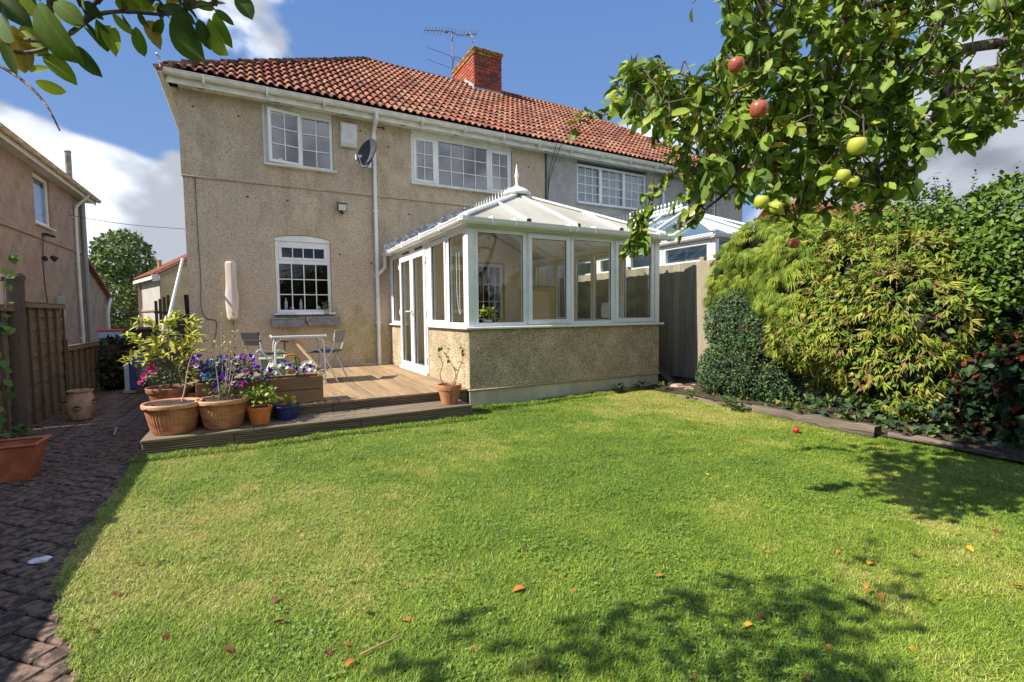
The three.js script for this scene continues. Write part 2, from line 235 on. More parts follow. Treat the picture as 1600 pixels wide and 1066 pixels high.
// ---------------------------------------------------------------- ground, lawn, path
const groundY = (x, z) => 0.05 * step(3.6, 6.8, x) * step(7.5, 4.5, z) + 0.02 * (fbm3(x * 0.9, 0, z * 0.9, 2) - 0.5);
const LAWN = { x0: -0.01, x1: 6.42, z0: 3.95, z1: 14 };
const edgeX = (z) => z > 6.2 ? Math.min(0.17 * (z - 6.2) ** 2, 0.7) : 0;        // ragged left edge of the turf against the paving
const lawnTone = (x, z) => {                                            // 0 lush green .. 1 dry straw; worn patches in the turf
  const n = fbm3(x * 0.55 + 3, 2, z * 0.55 + 7, 4), m = fbm3(x * 2.3, 5, z * 2.3, 3);
  return clamp(0.33 + (n - 0.5) * 1.45 + (m - 0.5) * 0.95 + 0.16 * Math.exp(-((x - 0.7) ** 2 + (z - 6.6) ** 2) / 1.0) + 0.25 * step(4.2, 5.9, x) - 0.16 * Math.exp(-((x - 2.3) ** 2 + (z - 7.4) ** 2) / 1.2));
};
{
  const g = new THREE.CircleGeometry(240, 48).rotateX(-Math.PI / 2).translate(0, -0.12, 0); boxUV(g);
  struct('ground', g, std({ map: grimTex([0.05, 0.06, 0.025], [0.12, 0.13, 0.06], 91, 8, 4), roughness: 1 }));
  const nx = 64, nz = 100, P = [], C = [], I = [];
  for (let j = 0; j <= nz; j++) for (let i = 0; i <= nx; i++) { const z = mixn(LAWN.z0, LAWN.z1, j / nz), x = mixn(LAWN.x0 + edgeX(z), LAWN.x1, i / nx), t = lawnTone(x, z), k = 0.8 + 0.4 * fbm3(x * 9, 1, z * 9, 3); P.push(x, groundY(x, z), z); const c = lerp3([0.08, 0.13, 0.015], [0.3, 0.27, 0.08], t); C.push(c[0] * k, c[1] * k, c[2] * k); }
  for (let j = 0; j < nz; j++) for (let i = 0; i < nx; i++) { const a = j * (nx + 1) + i, b = a + nx + 1; I.push(a, b, a + 1, a + 1, b, b + 1); }
  const l = new THREE.BufferGeometry(); l.setAttribute('position', new THREE.BufferAttribute(new Float32Array(P), 3)); l.setAttribute('color', new THREE.BufferAttribute(new Float32Array(C), 3)); l.setIndex(I); l.computeVertexNormals(); boxUV(l);
  struct('lawn', l, std({ vertexColors: true, map: grimTex([0.55, 0.5, 0.45], [1, 1, 1], 93, 60, 0.8), bumpMap: grit, bumpScale: 0.02, roughness: 1 }));
  // block path laid in a 45 degree herringbone
  const path = struct('path', [bar(-1.62, 0.9, -0.1, -0.028, 4.6, 13, { c: 0 }), bar(-1.62, 0.02, -0.1, -0.0285, -3.2, 4.599, { c: 0 })], std({ map: grimTex([0.03, 0.03, 0.018], [0.09, 0.08, 0.05], 95, 24, 0.6), bumpMap: grit, bumpScale: 0.01, roughness: 1 }));
  const pav = [], L = 0.2, W = 0.1, r = rng(5), cs = Math.SQRT1_2;
  for (let j = -160; j < 160; j++) for (let k = -40; k < 40; k++) {     // unit cells: 1 x 2 blocks, row j shifts by one cell
    const cx = j + 4 * k;                                               // horizontal block covers cells (cx, j) (cx+1, j); vertical block (cx+2, j) (cx+2, j+1)
    pav.push([(cx + 1) * W, (j + 0.5) * W, 0], [(cx + 2.5) * W, j * W, 1]);
  }
  const keep = [];
  for (const [u, v, h] of pav) { const x = (u - v) * cs - 0.8, z = (u + v) * cs + 5; if (x < -1.55 || x > (z > 5.8 ? edgeX(z) + 0.16 : 0.09) || z < -3 || z > 10.5) continue; keep.push([x, z, h, Math.hypot(x - EYE.x, z - EYE.z) + (proj(V(x, 0, z))[2] < 0.5 ? 100 : 0) + (Math.abs(proj(V(x, 0, z))[0] - 800) > 850 ? 100 : 0)]); }
  keep.sort((p, q) => p[3] - q[3]);
  const pm = []; for (let i = 0; i < 5; i++) pm.push(std({ map: grimTex([[0.05, 0.034, 0.026], [0.07, 0.045, 0.034], [0.042, 0.03, 0.025], [0.06, 0.04, 0.032], [0.048, 0.034, 0.028]][i], [0.21, 0.137, 0.102], 101 + i, 12, 0.35), bumpMap: grit, bumpScale: 0.003, roughness: 0.95 }));
  const pg = [0, 1, 2, 3].map(() => box(L - 0.009, 0.06, W - 0.009, 0, -0.03, 0, { c: 0.006 })), rest = [];
  keep.forEach(([x, z, h], i) => {
    const ry = -Math.PI / 4 + (h ? Math.PI / 2 : 0) + (r() - 0.5) * 0.03, y = (r() - 0.5) * 0.008;
    if (i < 300) { const m = part(path, 'paver', pg[i % 4], pm[Math.floor(r() * 5)]); m.position.set(x, y, z); m.rotation.set((r() - 0.5) * 0.03, ry, (r() - 0.5) * 0.03); }
    else rest.push(clean(pg[i % 4].clone()).rotateY(ry).translate(x, y, z));
  });
  stuff(part(path, 'paver', rest, pm[2]));
}

// ---------------------------------------------------------------- windows (front face at z = 0 of the group, looking along +z)
function bars(parent, x0, x1, y0, y1, cols, rows, mat, w = 0.018, z = 0.004) {
  for (let i = 1; i < cols; i++) { const x = mixn(x0, x1, i / cols); part(parent, 'glazing_bar', bar(x - w / 2, x + w / 2, y0, y1, z - 0.009, z + 0.009, { c: 0.003 }), mat); }
  for (let j = 1; j < rows; j++) { const y = mixn(y0, y1, j / rows); part(parent, 'glazing_bar', bar(x0, x1, y - w / 2, y + w / 2, z - 0.007, z + 0.0075, { c: 0.003 }), mat); }
}
function frameBars(x0, x1, y0, y1, w, z0, z1) { return [bar(x0, x0 + w, y0, y1, z0, z1), bar(x1 - w, x1, y0, y1, z0, z1), bar(x0 + w, x1 - w, y0, y0 + w, z0, z1 - 0.001), bar(x0 + w, x1 - w, y1 - w, y1, z0, z1 - 0.001)]; }
function lightOf(parent, x0, x1, y0, y1, cols, rows, glass, mat, sash, tilt = 0) {   // one light: optional sash, glass split in panes by bars
  let w = 0, g = parent;
  if (sash) { w = 0.055; g = part(parent, 'sash', frameBars(x0, x1, y0, y1, w, -0.03, 0.022), mat); }
  const a = x0 + w, b = x1 - w, c = y0 + w, d = y1 - w;
  for (let i = 0; i < cols; i++) for (let j = 0; j < rows; j++) part(parent, 'pane', quad3(V(mixn(a, b, i / cols), mixn(c, d, j / rows), -0.006), V(mixn(a, b, (i + 1) / cols), mixn(c, d, j / rows), -0.006), V(mixn(a, b, (i + 1) / cols), mixn(c, d, (j + 1) / rows), -0.006), V(mixn(a, b, i / cols), mixn(c, d, (j + 1) / rows), -0.006)), glass);
  bars(parent, a, b, c, d, cols, rows, mat);
}
function windowUnit(parent, o) {                                        // o: x0 x1 y0 y1, lights [x0, x1, y0, y1, cols, rows, sash], sill, glass
  const w = new THREE.Group(); w.name = 'window'; parent.add(w); w.position.set(0, 0, o.z ?? 0);
  const fw = o.fw ?? 0.05, f = frameBars(o.x0, o.x1, o.y0, o.y1, fw, -0.045, 0.012);
  for (const [a, b, c, d] of o.mullions ?? []) f.push(bar(a, b, c, d, -0.045, 0.011));
  part(w, 'frame', f, o.mat ?? M.upvc);
  for (const [a, b, c, d, n, m, s] of o.lights) lightOf(w, a, b, c, d, n, m, o.glass ?? M.glass, o.mat ?? M.upvc, s);
  if (o.sill) part(w, 'sill', box(o.x1 - o.x0 + 0.1, 0.035, 0.15, (o.x0 + o.x1) / 2, o.y0 - 0.018, 0.06, { c: 0.006 }), o.sillMat ?? M.upvcOld);
  return w;
}
const curtainGeo = (x0, x1, y0, y1, z, n, amp, seed) => { const c = n * 6, P = [], I = []; for (let i = 0; i <= c; i++) { const x = mixn(x0, x1, i / c), q = amp * Math.sin(i / 6 * 2 * Math.PI + noise3(i * 0.2, seed, 0) * 2); P.push(x, y0, z + q * 1.2, x, y1, z + q * 0.7); } for (let i = 0; i < c; i++) I.push(2 * i, 2 * i + 2, 2 * i + 1, 2 * i + 1, 2 * i + 2, 2 * i + 3); const g = new THREE.BufferGeometry(); g.setAttribute('position', new THREE.BufferAttribute(new Float32Array(P), 3)); g.setIndex(I); g.computeVertexNormals(); return boxUV(g); };

// ---------------------------------------------------------------- the pair of houses
const XJ = 7.2865, XE = 14.62, EAVE = 5.15, RZ = -3.7, RY = 8.2, BACK = -7.8, BANDY = 3.72;
const E0 = V(0, 5.285, 0.345), SL = Math.hypot(RY - E0.y, E0.z - RZ), SDIR = V(0, (RY - E0.y) / SL, (RZ - E0.z) / SL), SN = V(0, -SDIR.z, SDIR.y);
const roofPt = (x, v, w = 0) => E0.clone().addScaledVector(SDIR, v).addScaledVector(SN, w).setX(x);
const XL = -0.21, XR = XE + 0.21, AX = 3.9, BX = XL + XR - AX;          // eave ends, ridge ends
const tileMats = [[0.31, 0.108, 0.062], [0.29, 0.096, 0.056], [0.24, 0.082, 0.05], [0.35, 0.14, 0.086], [0.28, 0.115, 0.074], [0.2, 0.08, 0.054], [0.29, 0.106, 0.064], [0.24, 0.09, 0.056]].map((c, i) => std({ map: i < 6 ? grimTex(mul3(c, 0.6), mul3(c, 1.2), 111 + i, 9, 0.4) : tex(256, 0.4, (u, v) => { const l = step(0.55, 0.66, pf2(u, v, 9, 5, 118 + i)); return lerp3(mul3(c, 0.7 + 0.5 * pf2(u, v, 20, 3, i)), [0.4, 0.33, 0.2], l * 0.85); }), bumpMap: grit, bumpScale: 0.002, roughness: 0.88 }));
const ridgeMat = std({ map: grimTex([0.06, 0.045, 0.035], [0.3, 0.17, 0.11], 121, 8, 0.5), roughness: 0.95 });
const ridgeMat2 = std({ map: grimTex([0.26, 0.15, 0.08], [0.5, 0.34, 0.2], 123, 8, 0.5), roughness: 0.95 });
const TW = 0.30, TG = SL / 15;
function tileGeo(clip) {                                                // double roman tile: two rolls, raised tail, thick front edge
  const prof = []; const N = 7;
  for (let k = 0; k < 2; k++) { const u0 = k * 0.15; prof.push([u0, 0.004], [u0 + 0.045, 0]); for (let i = 1; i < N; i++) { const a = Math.PI * i / N; prof.push([u0 + 0.095 - 0.05 * Math.cos(a), 0.046 * Math.sin(a)]); } }
  prof.push([0.30, 0.004]);
  const P = [], at2 = (i, v) => { let [u, w] = prof[i]; if (clip) u = clip(u, v); return [u, w + mixn(0.05, 0.006, v / (TG * 1.12)), v]; };
  const q = (a, b, c, d) => P.push(...a, ...b, ...c, ...a, ...c, ...d);
  for (let i = 0; i < prof.length - 1; i++) { const a = at2(i, 0), b = at2(i + 1, 0), c = at2(i + 1, TG * 1.12), d = at2(i, TG * 1.12); q(a, b, c, d); const e = [a[0], a[1] - 0.015, 0.002], f = [b[0], b[1] - 0.015, 0.002]; q(e, f, b, a); q(e, d, c, f); }
  const g = new THREE.BufferGeometry(); g.setAttribute('position', new THREE.BufferAttribute(new Float32Array(P), 3)); g.computeVertexNormals(); const n = g.attributes.position, uv = []; for (let i = 0; i < n.count; i++) uv.push(n.getX(i), n.getZ(i)); g.setAttribute('uv', new THREE.BufferAttribute(new Float32Array(uv), 2)); return g;
}
const tileBase = tileGeo(), TB = new THREE.Matrix4().makeBasis(V(1, 0, 0), SN, SDIR);
function ridgeTile(a, b, mat, parent, name, rad = 0.12) {               // half round tile from a to b
  const d = b.clone().sub(a), L = d.length() + 0.03, g = new THREE.CylinderGeometry(rad, rad * 1.12, L, 10, 1, true, -Math.PI / 2, Math.PI), inner = new THREE.CylinderGeometry(rad * 0.88, rad, L, 10, 1, true, -Math.PI / 2, Math.PI);
  const G = mergeGeometries([clean(g), clean(inner)]); G.rotateX(Math.PI / 2);
  const z = d.normalize(), x = V(0, 0, 0).crossVectors(V(0, 1, 0), z).normalize(), y = V(0, 0, 0).crossVectors(z, x);
  G.applyMatrix4(new THREE.Matrix4().makeBasis(x, y, z)); G.translate((a.x + b.x) / 2, (a.y + b.y) / 2, (a.z + b.z) / 2); boxUV(G); return part(parent, name, G, mat);
}
function roofOf(parent, x0, x1, left, seed) {
  const r = rng(seed);
  const top0 = left ? AX : XJ, top1 = left ? XJ : BX;
  const roof = part(parent, 'roof', [slab3([roofPt(x0, -0.02, -0.01), roofPt(x1, -0.02, -0.01), roofPt(top1, SL, -0.01), roofPt(top0, SL, -0.01)], 0.05),
    slab3(left ? [V(XL, E0.y, E0.z), V(XL, E0.y, BACK - 0.3), V(AX, RY, RZ)] : [V(XR, E0.y, E0.z), V(XR, E0.y, BACK - 0.3), V(BX, RY, RZ)], 0.05),
    slab3(left ? [V(XL, E0.y, BACK - 0.3), V(XJ, E0.y, BACK - 0.3), V(XJ, RY, RZ), V(AX, RY, RZ)] : [V(XR, E0.y, BACK - 0.3), V(XJ, E0.y, BACK - 0.3), V(XJ, RY, RZ), V(BX, RY, RZ)], 0.05)], tileMats[2]);
  const all = [];
  for (let row = 0; row < 15; row++) {
    const v = row * TG, hipL = left ? XL + (AX - XL) * v / SL : XJ, hipR = left ? XJ : XR - (XR - BX) * v / SL;
    const n0 = Math.floor((hipL - XL) / TW), n1 = Math.ceil((hipR - XL) / TW);
    for (let c = n0; c < n1; c++) { const u = XL + c * TW; if (left && u > XJ - TW / 2) continue; if (!left && u <= XJ - TW / 2) continue; all.push([u, v, row]); }
  }
  all.sort((p, q) => EYE.distanceTo(roofPt(p[0], p[1])) - EYE.distanceTo(roofPt(q[0], q[1])));
  const rest = [];
  all.forEach(([u, v], i) => {
    const slope = (AX - XL) / SL, needL = left && u < XL + slope * (v + TG * 1.12), needR = !left && u + TW > XR - slope * v;
    const geo = needL || needR ? tileGeo((a, b) => { const x = u + a; return clamp(x, left ? Math.min(XL + slope * (v + b), 99) : -99, left ? 99 : XR - slope * (v + b)) - u; }) : tileBase;
    const m = TB.clone().setPosition(roofPt(u, v, 0.012 + (r() - 0.5) * 0.006));
    if (i < 300) { const t = part(roof, 'roof_tile', geo, tileMats[Math.floor(r() * 8)]); m.decompose(t.position, t.quaternion, t.scale); t.rotateY((r() - 0.5) * 0.012); }
    else rest.push(clean(geo.clone()).applyMatrix4(m));
  });
  if (rest.length) stuff(part(roof, 'roof_tile', rest, tileMats[1]));
  const hipA = left ? V(XL + 0.02, E0.y + 0.03, E0.z - 0.02) : V(XR - 0.02, E0.y + 0.03, E0.z - 0.02), hipB = left ? V(AX, RY + 0.03, RZ) : V(BX, RY + 0.03, RZ), n = 15;
  for (let i = 0; i < n; i++) ridgeTile(hipA.clone().lerp(hipB, i / n).add(V(0, left ? 0.06 : 0.035, 0)), hipA.clone().lerp(hipB, (i + 1) / n).add(V(0, left ? 0.02 : 0.01, 0)), left ? ridgeMat : ridgeMat2, roof, 'hip_tile', left ? 0.15 : 0.11);
  const a = left ? AX : XJ, b = left ? XJ : BX, k = 8;
  for (let i = 0; i < k; i++) ridgeTile(V(mixn(a, b, i / k), RY + 0.02, RZ), V(mixn(a, b, (i + 1) / k), RY + 0.02 + 0.004, RZ), left ? ridgeMat : ridgeMat2, roof, 'ridge_tile', 0.11);
  return roof;
}
function gutterGeo(a, b, r = 0.06) {                                    // half round gutter with rolled lip, along a to b
  const prof = []; for (let i = 0; i <= 8; i++) { const q = Math.PI + Math.PI * i / 8; prof.push([Math.cos(q) * r, Math.sin(q) * r * 1.05]); } prof.unshift([-r, 0.02]); prof.push([r, 0.02], [r + 0.008, 0.02], [r + 0.008, 0.004]); const inner = prof.slice(0, 10).map(([x, y]) => [x * 0.92, y * 0.92 + 0.004]).reverse();
  const d = b.clone().sub(a), L = d.length(), s = new THREE.Shape([...prof, ...inner].map(([x, y]) => new THREE.Vector2(x, y))), g = clean(new THREE.ExtrudeGeometry(s, { depth: L, bevelEnabled: false }));
  const z = d.normalize(), y = V(0, 1, 0), x = V(0, 0, 0).crossVectors(y, z); g.applyMatrix4(new THREE.Matrix4().makeBasis(x, y, z)); g.translate(a.x, a.y, a.z); return boxUV(g);
}
function eaves(parent, x0, x1, left) {
  part(parent, 'soffit', [bar(x0, x1, 5.145, 5.16, 0.0, 0.262, { c: 0 }), ...(left ? [bar(-0.122, 0.0, 5.145, 5.16, BACK, 0.262, { c: 0 })] : [])], M.soffit);
  part(parent, 'fascia', [bar(x0, x1, 5.1, 5.262, 0.262, 0.285), ...(left ? [bar(-0.145, -0.122, 5.1, 5.262, BACK, 0.262)] : [])], M.upvcOld);
  part(parent, 'gutter', [gutterGeo(V(x1, 5.245, 0.352), V(x0 - (left ? 0.03 : 0), 5.255, 0.352)), ...(left ? [gutterGeo(V(-0.21, 5.255, 0.38), V(-0.21, 5.25, BACK))] : [])], M.upvcOld);
  for (let x = x0 + 0.5; x < x1; x += 0.93) part(parent, 'gutter_bracket', box(0.03, 0.15, 0.14, x, 5.2, 0.352, { c: 0.01 }), M.upvcOld);
  for (let x = x0 + 0.45; x < x1; x += 1.15) part(parent, 'soffit_vent', box(0.1, 0.012, 0.04, x, 5.143, 0.15), M.dark);
}
function shell(parent, x0, x1, mat, openUp, openLow, tiledLeft) {       // rear wall in two storeys, other walls, floors and ceiling
  part(parent, 'wall', [slabWithHoles(rect(x0, x1, -0.1, BANDY), openLow, 0.28), slabWithHoles(rect(x0 - (tiledLeft ? 0.02 : 0), x1, BANDY - 0.012, 5.15), openUp, 0.3).translate(0, 0, 0.025), bar(x0 - (tiledLeft ? 0.022 : 0), x1, BANDY - 0.03, BANDY - 0.002, -0.05, 0.036, { c: 0.012 }),
    bar(x0, x0 + 0.28, -0.1, 5.15, BACK, -0.281, { c: 0 }), bar(x1 - 0.28, x1 - 0.002, -0.1, 5.15, BACK, -0.281, { c: 0 }), bar(x0 + 0.28, x1 - 0.282, -0.1, 5.15, BACK, BACK + 0.28, { c: 0 })], mat);
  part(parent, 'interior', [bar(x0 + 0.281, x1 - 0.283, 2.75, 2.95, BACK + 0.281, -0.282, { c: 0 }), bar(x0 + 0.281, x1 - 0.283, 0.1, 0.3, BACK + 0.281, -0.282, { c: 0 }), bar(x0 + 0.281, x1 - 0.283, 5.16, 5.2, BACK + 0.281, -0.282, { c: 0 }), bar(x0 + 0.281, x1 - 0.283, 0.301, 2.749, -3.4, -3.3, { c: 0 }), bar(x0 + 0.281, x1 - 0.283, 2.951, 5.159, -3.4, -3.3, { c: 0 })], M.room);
}
const ARCH = (x0, x1, y, rise, n = 10) => { const p = []; for (let i = 0; i <= n; i++) { const t = i / n; p.push([mixn(x1, x0, t), y + rise * 4 * t * (1 - t)]); } return p; };
const house = thing('house', 'tan pebbledash semi-detached house with red tiled hipped roof and brick chimney', 'house');
{
  const lowHole = [[1.35, 1.36], [2.33, 1.36], ...ARCH(1.35, 2.33, 2.76, 0.065)];
  shell(house, 0, XJ, M.tanWall, [rect(1.27, 2.43, 4.07, 5.14), rect(3.97, 6.356, 4.047, 5.14)], [lowHole, rect(5.1, 6.12, 0.3, 2.46)], true);
  // stains and fixings on the render
  for (const [x, y] of [[0.19, 4.87], [0.86, 4.83], [2.95, 4.93], [3.5, 4.7], [0.95, 3.45], [1.6, 3.45], [3.9, 3.4], [2.5, 2.5], [3.1, 2.35], [6.8, 4.75], [6.5, 4.6], [5.0, 3.3]]) part(house, 'fixing', box(0.035, 0.03, 0.016, x, y, y > BANDY ? 0.03 : 0.006, { c: 0.008 }), M.rust);
  part(house, 'bracket', [bar(3.26, 3.42, 5.05, 5.07, 0.03, 0.045), bar(3.4, 3.42, 5.02, 5.09, 0.03, 0.05)], M.rust);
  part(house, 'cable', tube([V(0.17, 3.69, 0.014), V(0.172, 2.8, 0.014), V(0.185, 1.9, 0.014), V(0.175, 1.45, 0.014), V(0.24, 1.28, 0.014), V(0.38, 1.24, 0.014), V(0.375, 1.05, 0.014), V(0.3, 0.7, 0.014)], 0.007, 5, 30), M.cable);
  roofOf(house, XL, XJ, true, 31); eaves(house, -0.122, XJ, true);
  part(house, 'hip_iron', tube([V(-0.2, 5.28, 0.36), V(-0.2, 5.4, 0.37), V(-0.215, 5.45, 0.42), V(-0.235, 5.46, 0.4), V(-0.24, 5.43, 0.38)], 0.012, 5), M.steel);
  const pipe = part(house, 'downpipe', [bar(3.163, 3.231, 0.28, 4.95, 0.03, 0.098, { c: 0.012 }), beam(V(3.197, 4.94, 0.064), V(3.19, 5.1, 0.352), 0.07, 0.07, { c: 0.012 }), bar(3.155, 3.225, 5.08, 5.2, 0.317, 0.387, { c: 0.012 })], M.upvc);
  for (const y of [4.85, 3.4, 2.1, 1.15]) part(pipe, 'pipe_clip', box(0.1, 0.045, 0.06, 3.197, y, 0.045), M.upvc);
  const dp = part(house, 'damp_course', bar(0, 3.4, 0.28, 0.33, -0.002, 0.012, { c: 0.004 }), M.plinth);
  // windows
  const u1 = windowUnit(house, { x0: 1.275, x1: 2.425, y0: 4.075, y1: 5.06, z: -0.015, sill: true, mullions: [[1.83, 1.89, 4.125, 5.01]], lights: [[1.89, 2.375, 4.125, 5.01, 2, 3, false]], glass: M.glassUpper });
  part(u1, 'head_board', bar(1.275, 2.425, 5.06, 5.14, -0.03, 0.035), M.upvcOld);
  part(u1, 'jamb_board', bar(1.235, 1.274, 4.075, 5.14, -0.02, 0.05), M.upvcOld);
  const sash = new THREE.Group(); sash.name = 'open_sash'; sash.userData.label = 'open casement with six panes'; sash.position.set(1.83, 4.09, 0.0); sash.rotation.y = 0.17; u1.add(sash);
  sash.position.set(1.86, 4.09, 0.02); { const w = 0.56, h = 0.96; part(sash, 'frame', frameBars(-w, 0, 0, h, 0.055, -0.02, 0.04), M.upvc); const a = -w + 0.055, b = -0.055, c = 0.055, d = h - 0.055; for (let i = 0; i < 2; i++) for (let j = 0; j < 3; j++) part(sash, 'pane', quad3(V(mixn(a, b, i / 2), mixn(c, d, j / 3), 0.01), V(mixn(a, b, (i + 1) / 2), mixn(c, d, j / 3), 0.01), V(mixn(a, b, (i + 1) / 2), mixn(c, d, (j + 1) / 3), 0.01), V(mixn(a, b, i / 2), mixn(c, d, (j + 1) / 3), 0.01)), M.glassUpper); bars(sash, a, b, c, d, 2, 3, M.upvc, 0.018, 0.02); }
  const L3 = (a, b, n, s) => [a, b, 4.097, 5.01, n, 3, s];
  const u2 = windowUnit(house, { x0: 3.975, x1: 6.35, y0: 4.052, y1: 5.06, z: -0.015, sill: true, mullions: [[4.5, 4.575, 4.1, 5.01], [5.72, 5.8, 4.1, 5.01]], lights: [L3(4.025, 4.5, 2, true), L3(4.575, 5.72, 4, false), L3(5.8, 6.3, 2, true)], glass: M.glassUpper });
  part(u2, 'head_board', bar(3.975, 6.35, 5.06, 5.14, -0.03, 0.035), M.upvcOld);
  part(u2, 'curtain', curtainGeo(4.03, 4.17, 4.1, 5.02, -0.17, 5, 0.02, 1), M.curtain); part(u2, 'curtain', curtainGeo(5.85, 6.12, 4.1, 5.02, -0.17, 7, 0.02, 2), M.curtain);
  const l1 = windowUnit(house, { x0: 1.355, x1: 2.325, y0: 1.365, y1: 2.7, z: -0.05, sill: false, fw: 0.06, mullions: [[1.415, 2.265, 2.285, 2.35]], lights: [[1.415, 2.265, 2.35, 2.64, 4, 1, true], [1.415, 2.265, 1.425, 2.285, 4, 3, false]] });
  part(l1, 'arch_panel', slabWithHoles([[1.355, 2.702], [2.325, 2.702], ...ARCH(1.355, 2.325, 2.757, 0.06)], [], 0.05).translate(0, 0, 0.03), M.upvc);
  part(l1, 'sill', box(1.08, 0.035, 0.14, 1.84, 1.345, 0.08, { c: 0.006 }), M.upvc);
  for (const [x, h, w, c] of [[1.52, 0.22, 0.03, [0.5, 0.52, 0.5]], [1.78, 0.2, 0.028, [0.55, 0.55, 0.52]], [1.62, 0.06, 0.05, [0.55, 0.1, 0.25]], [2.1, 0.07, 0.04, [0.6, 0.6, 0.58]]]) part(l1, 'sill_bottle', lathe([[0.001, 0], [w, 0.002], [w, h * 0.65], [w * 0.45, h * 0.8], [w * 0.45, h], [0.001, h]], 12, x, 1.43, -0.12), std({ rgb: c, roughness: 0.4 }));
  part(u1, 'window_ornament', new THREE.SphereGeometry(0.06, 16, 10).translate(1.52, 4.2, -0.16), M.white); part(u1, 'curtain', curtainGeo(1.3, 1.38, 4.1, 5.02, -0.2, 3, 0.015, 8), M.curtain);
  const d1 = windowUnit(house, { x0: 5.1, x1: 6.12, y0: 0.305, y1: 2.455, z: -0.05, fw: 0.07, mullions: [], lights: [[5.17, 6.05, 0.4, 2.385, 6, 5, false]] });
  // chimney of separate bricks on a mortar core
  const CX0 = 6.83, CX1 = 7.72, CZ0 = -3.02, CZ1 = -4.62, CB = 7.35, CT = 8.9;
  const ch = part(house, 'chimney', bar(CX0 + 0.012, CX1 - 0.012, CB - 0.4, CT, CZ1 + 0.012, CZ0 - 0.012, { c: 0 }), M.brickCore), r = rng(91);
  const bm = [[0.36, 0.075, 0.045], [0.28, 0.06, 0.04], [0.42, 0.105, 0.055], [0.16, 0.05, 0.045], [0.46, 0.16, 0.085]].map((c, i) => std({ map: grimTex(mul3(c, 0.65), mul3(c, 1.2), 131 + i, 9, 0.3), bumpMap: grit, bumpScale: 0.004, roughness: 0.93 }));
  const mossBrick = std({ map: grimTex([0.14, 0.07, 0.035], [0.42, 0.26, 0.06], 137, 7, 0.4), roughness: 1 });
  const bh = 0.08, course = 0.095;
  const wallBricks = (front, y, row, pr, mats) => { const a = front ? CX0 : CZ0, len = front ? CX1 - CX0 : CZ0 - CZ1; let s = row % 2 ? -0.128 : 0; while (s < len - 0.01) { const s0 = Math.max(s, 0), s1 = Math.min(s + 0.241, len); if (s1 - s0 > 0.03) { const q = 0.004 + r() * 0.008 + pr; part(ch, 'brick', front ? bar(a + s0 - (s0 === 0 ? pr : 0), a + s1 + (s1 === len ? pr : 0), y, y + bh, CZ0 - 0.05, CZ0 + q, { c: 0.005 }) : bar(CX0 - q, CX0 + 0.05, y, y + bh, a - s1, a - s0 - (s0 === 0 ? 0.052 : 0), { c: 0.005 }), mats[Math.floor(r() * mats.length)]); } s += 0.256; } };
  for (let row = 0, y = CB; y < CT; row++, y += course) { wallBricks(true, y, row, y > CT - 0.18 ? 0.03 : 0, y > CT - 0.18 ? [mossBrick, mossBrick, bm[1]] : [bm[0], bm[1], bm[0], bm[3]]); if (y > 7.7) wallBricks(false, y, row, y > CT - 0.18 ? 0.03 : 0, y > CT - 0.18 ? [mossBrick, bm[4]] : [bm[2], bm[4], bm[0], bm[2]]); }
  part(ch, 'chimney_cap', [bar(CX0 - 0.05, CX1 + 0.05, CT, CT + 0.075, CZ1 - 0.05, CZ0 + 0.05, { c: 0.012 })], mossBrick);
  const fl = (x, z) => roofPt(x, 0).y + (E0.z - z) * (RY - E0.y) / (E0.z - RZ);
  part(ch, 'flashing', [beam(V(CX0 - 0.03, fl(0, CZ0 + 0.03) + 0.07, CZ0 + 0.03), V(CX1 + 0.03, fl(0, CZ0 + 0.03) + 0.07, CZ0 + 0.03), 0.012, 0.16, { c: 0.003 }), slab3([V(CX0 - 0.02, fl(0, CZ0), CZ0 + 0.03), V(CX0 - 0.02, fl(0, RZ) + 0.02, RZ), V(CX0 - 0.02, fl(0, RZ) + 0.16, RZ), V(CX0 - 0.02, fl(0, CZ0) + 0.19, CZ0 + 0.03)].map(p => p), 0.012)], M.lead);
}
const house2 = thing('house', 'grey pebbledash neighbouring house sharing the red tiled roof, with net curtains', 'house');
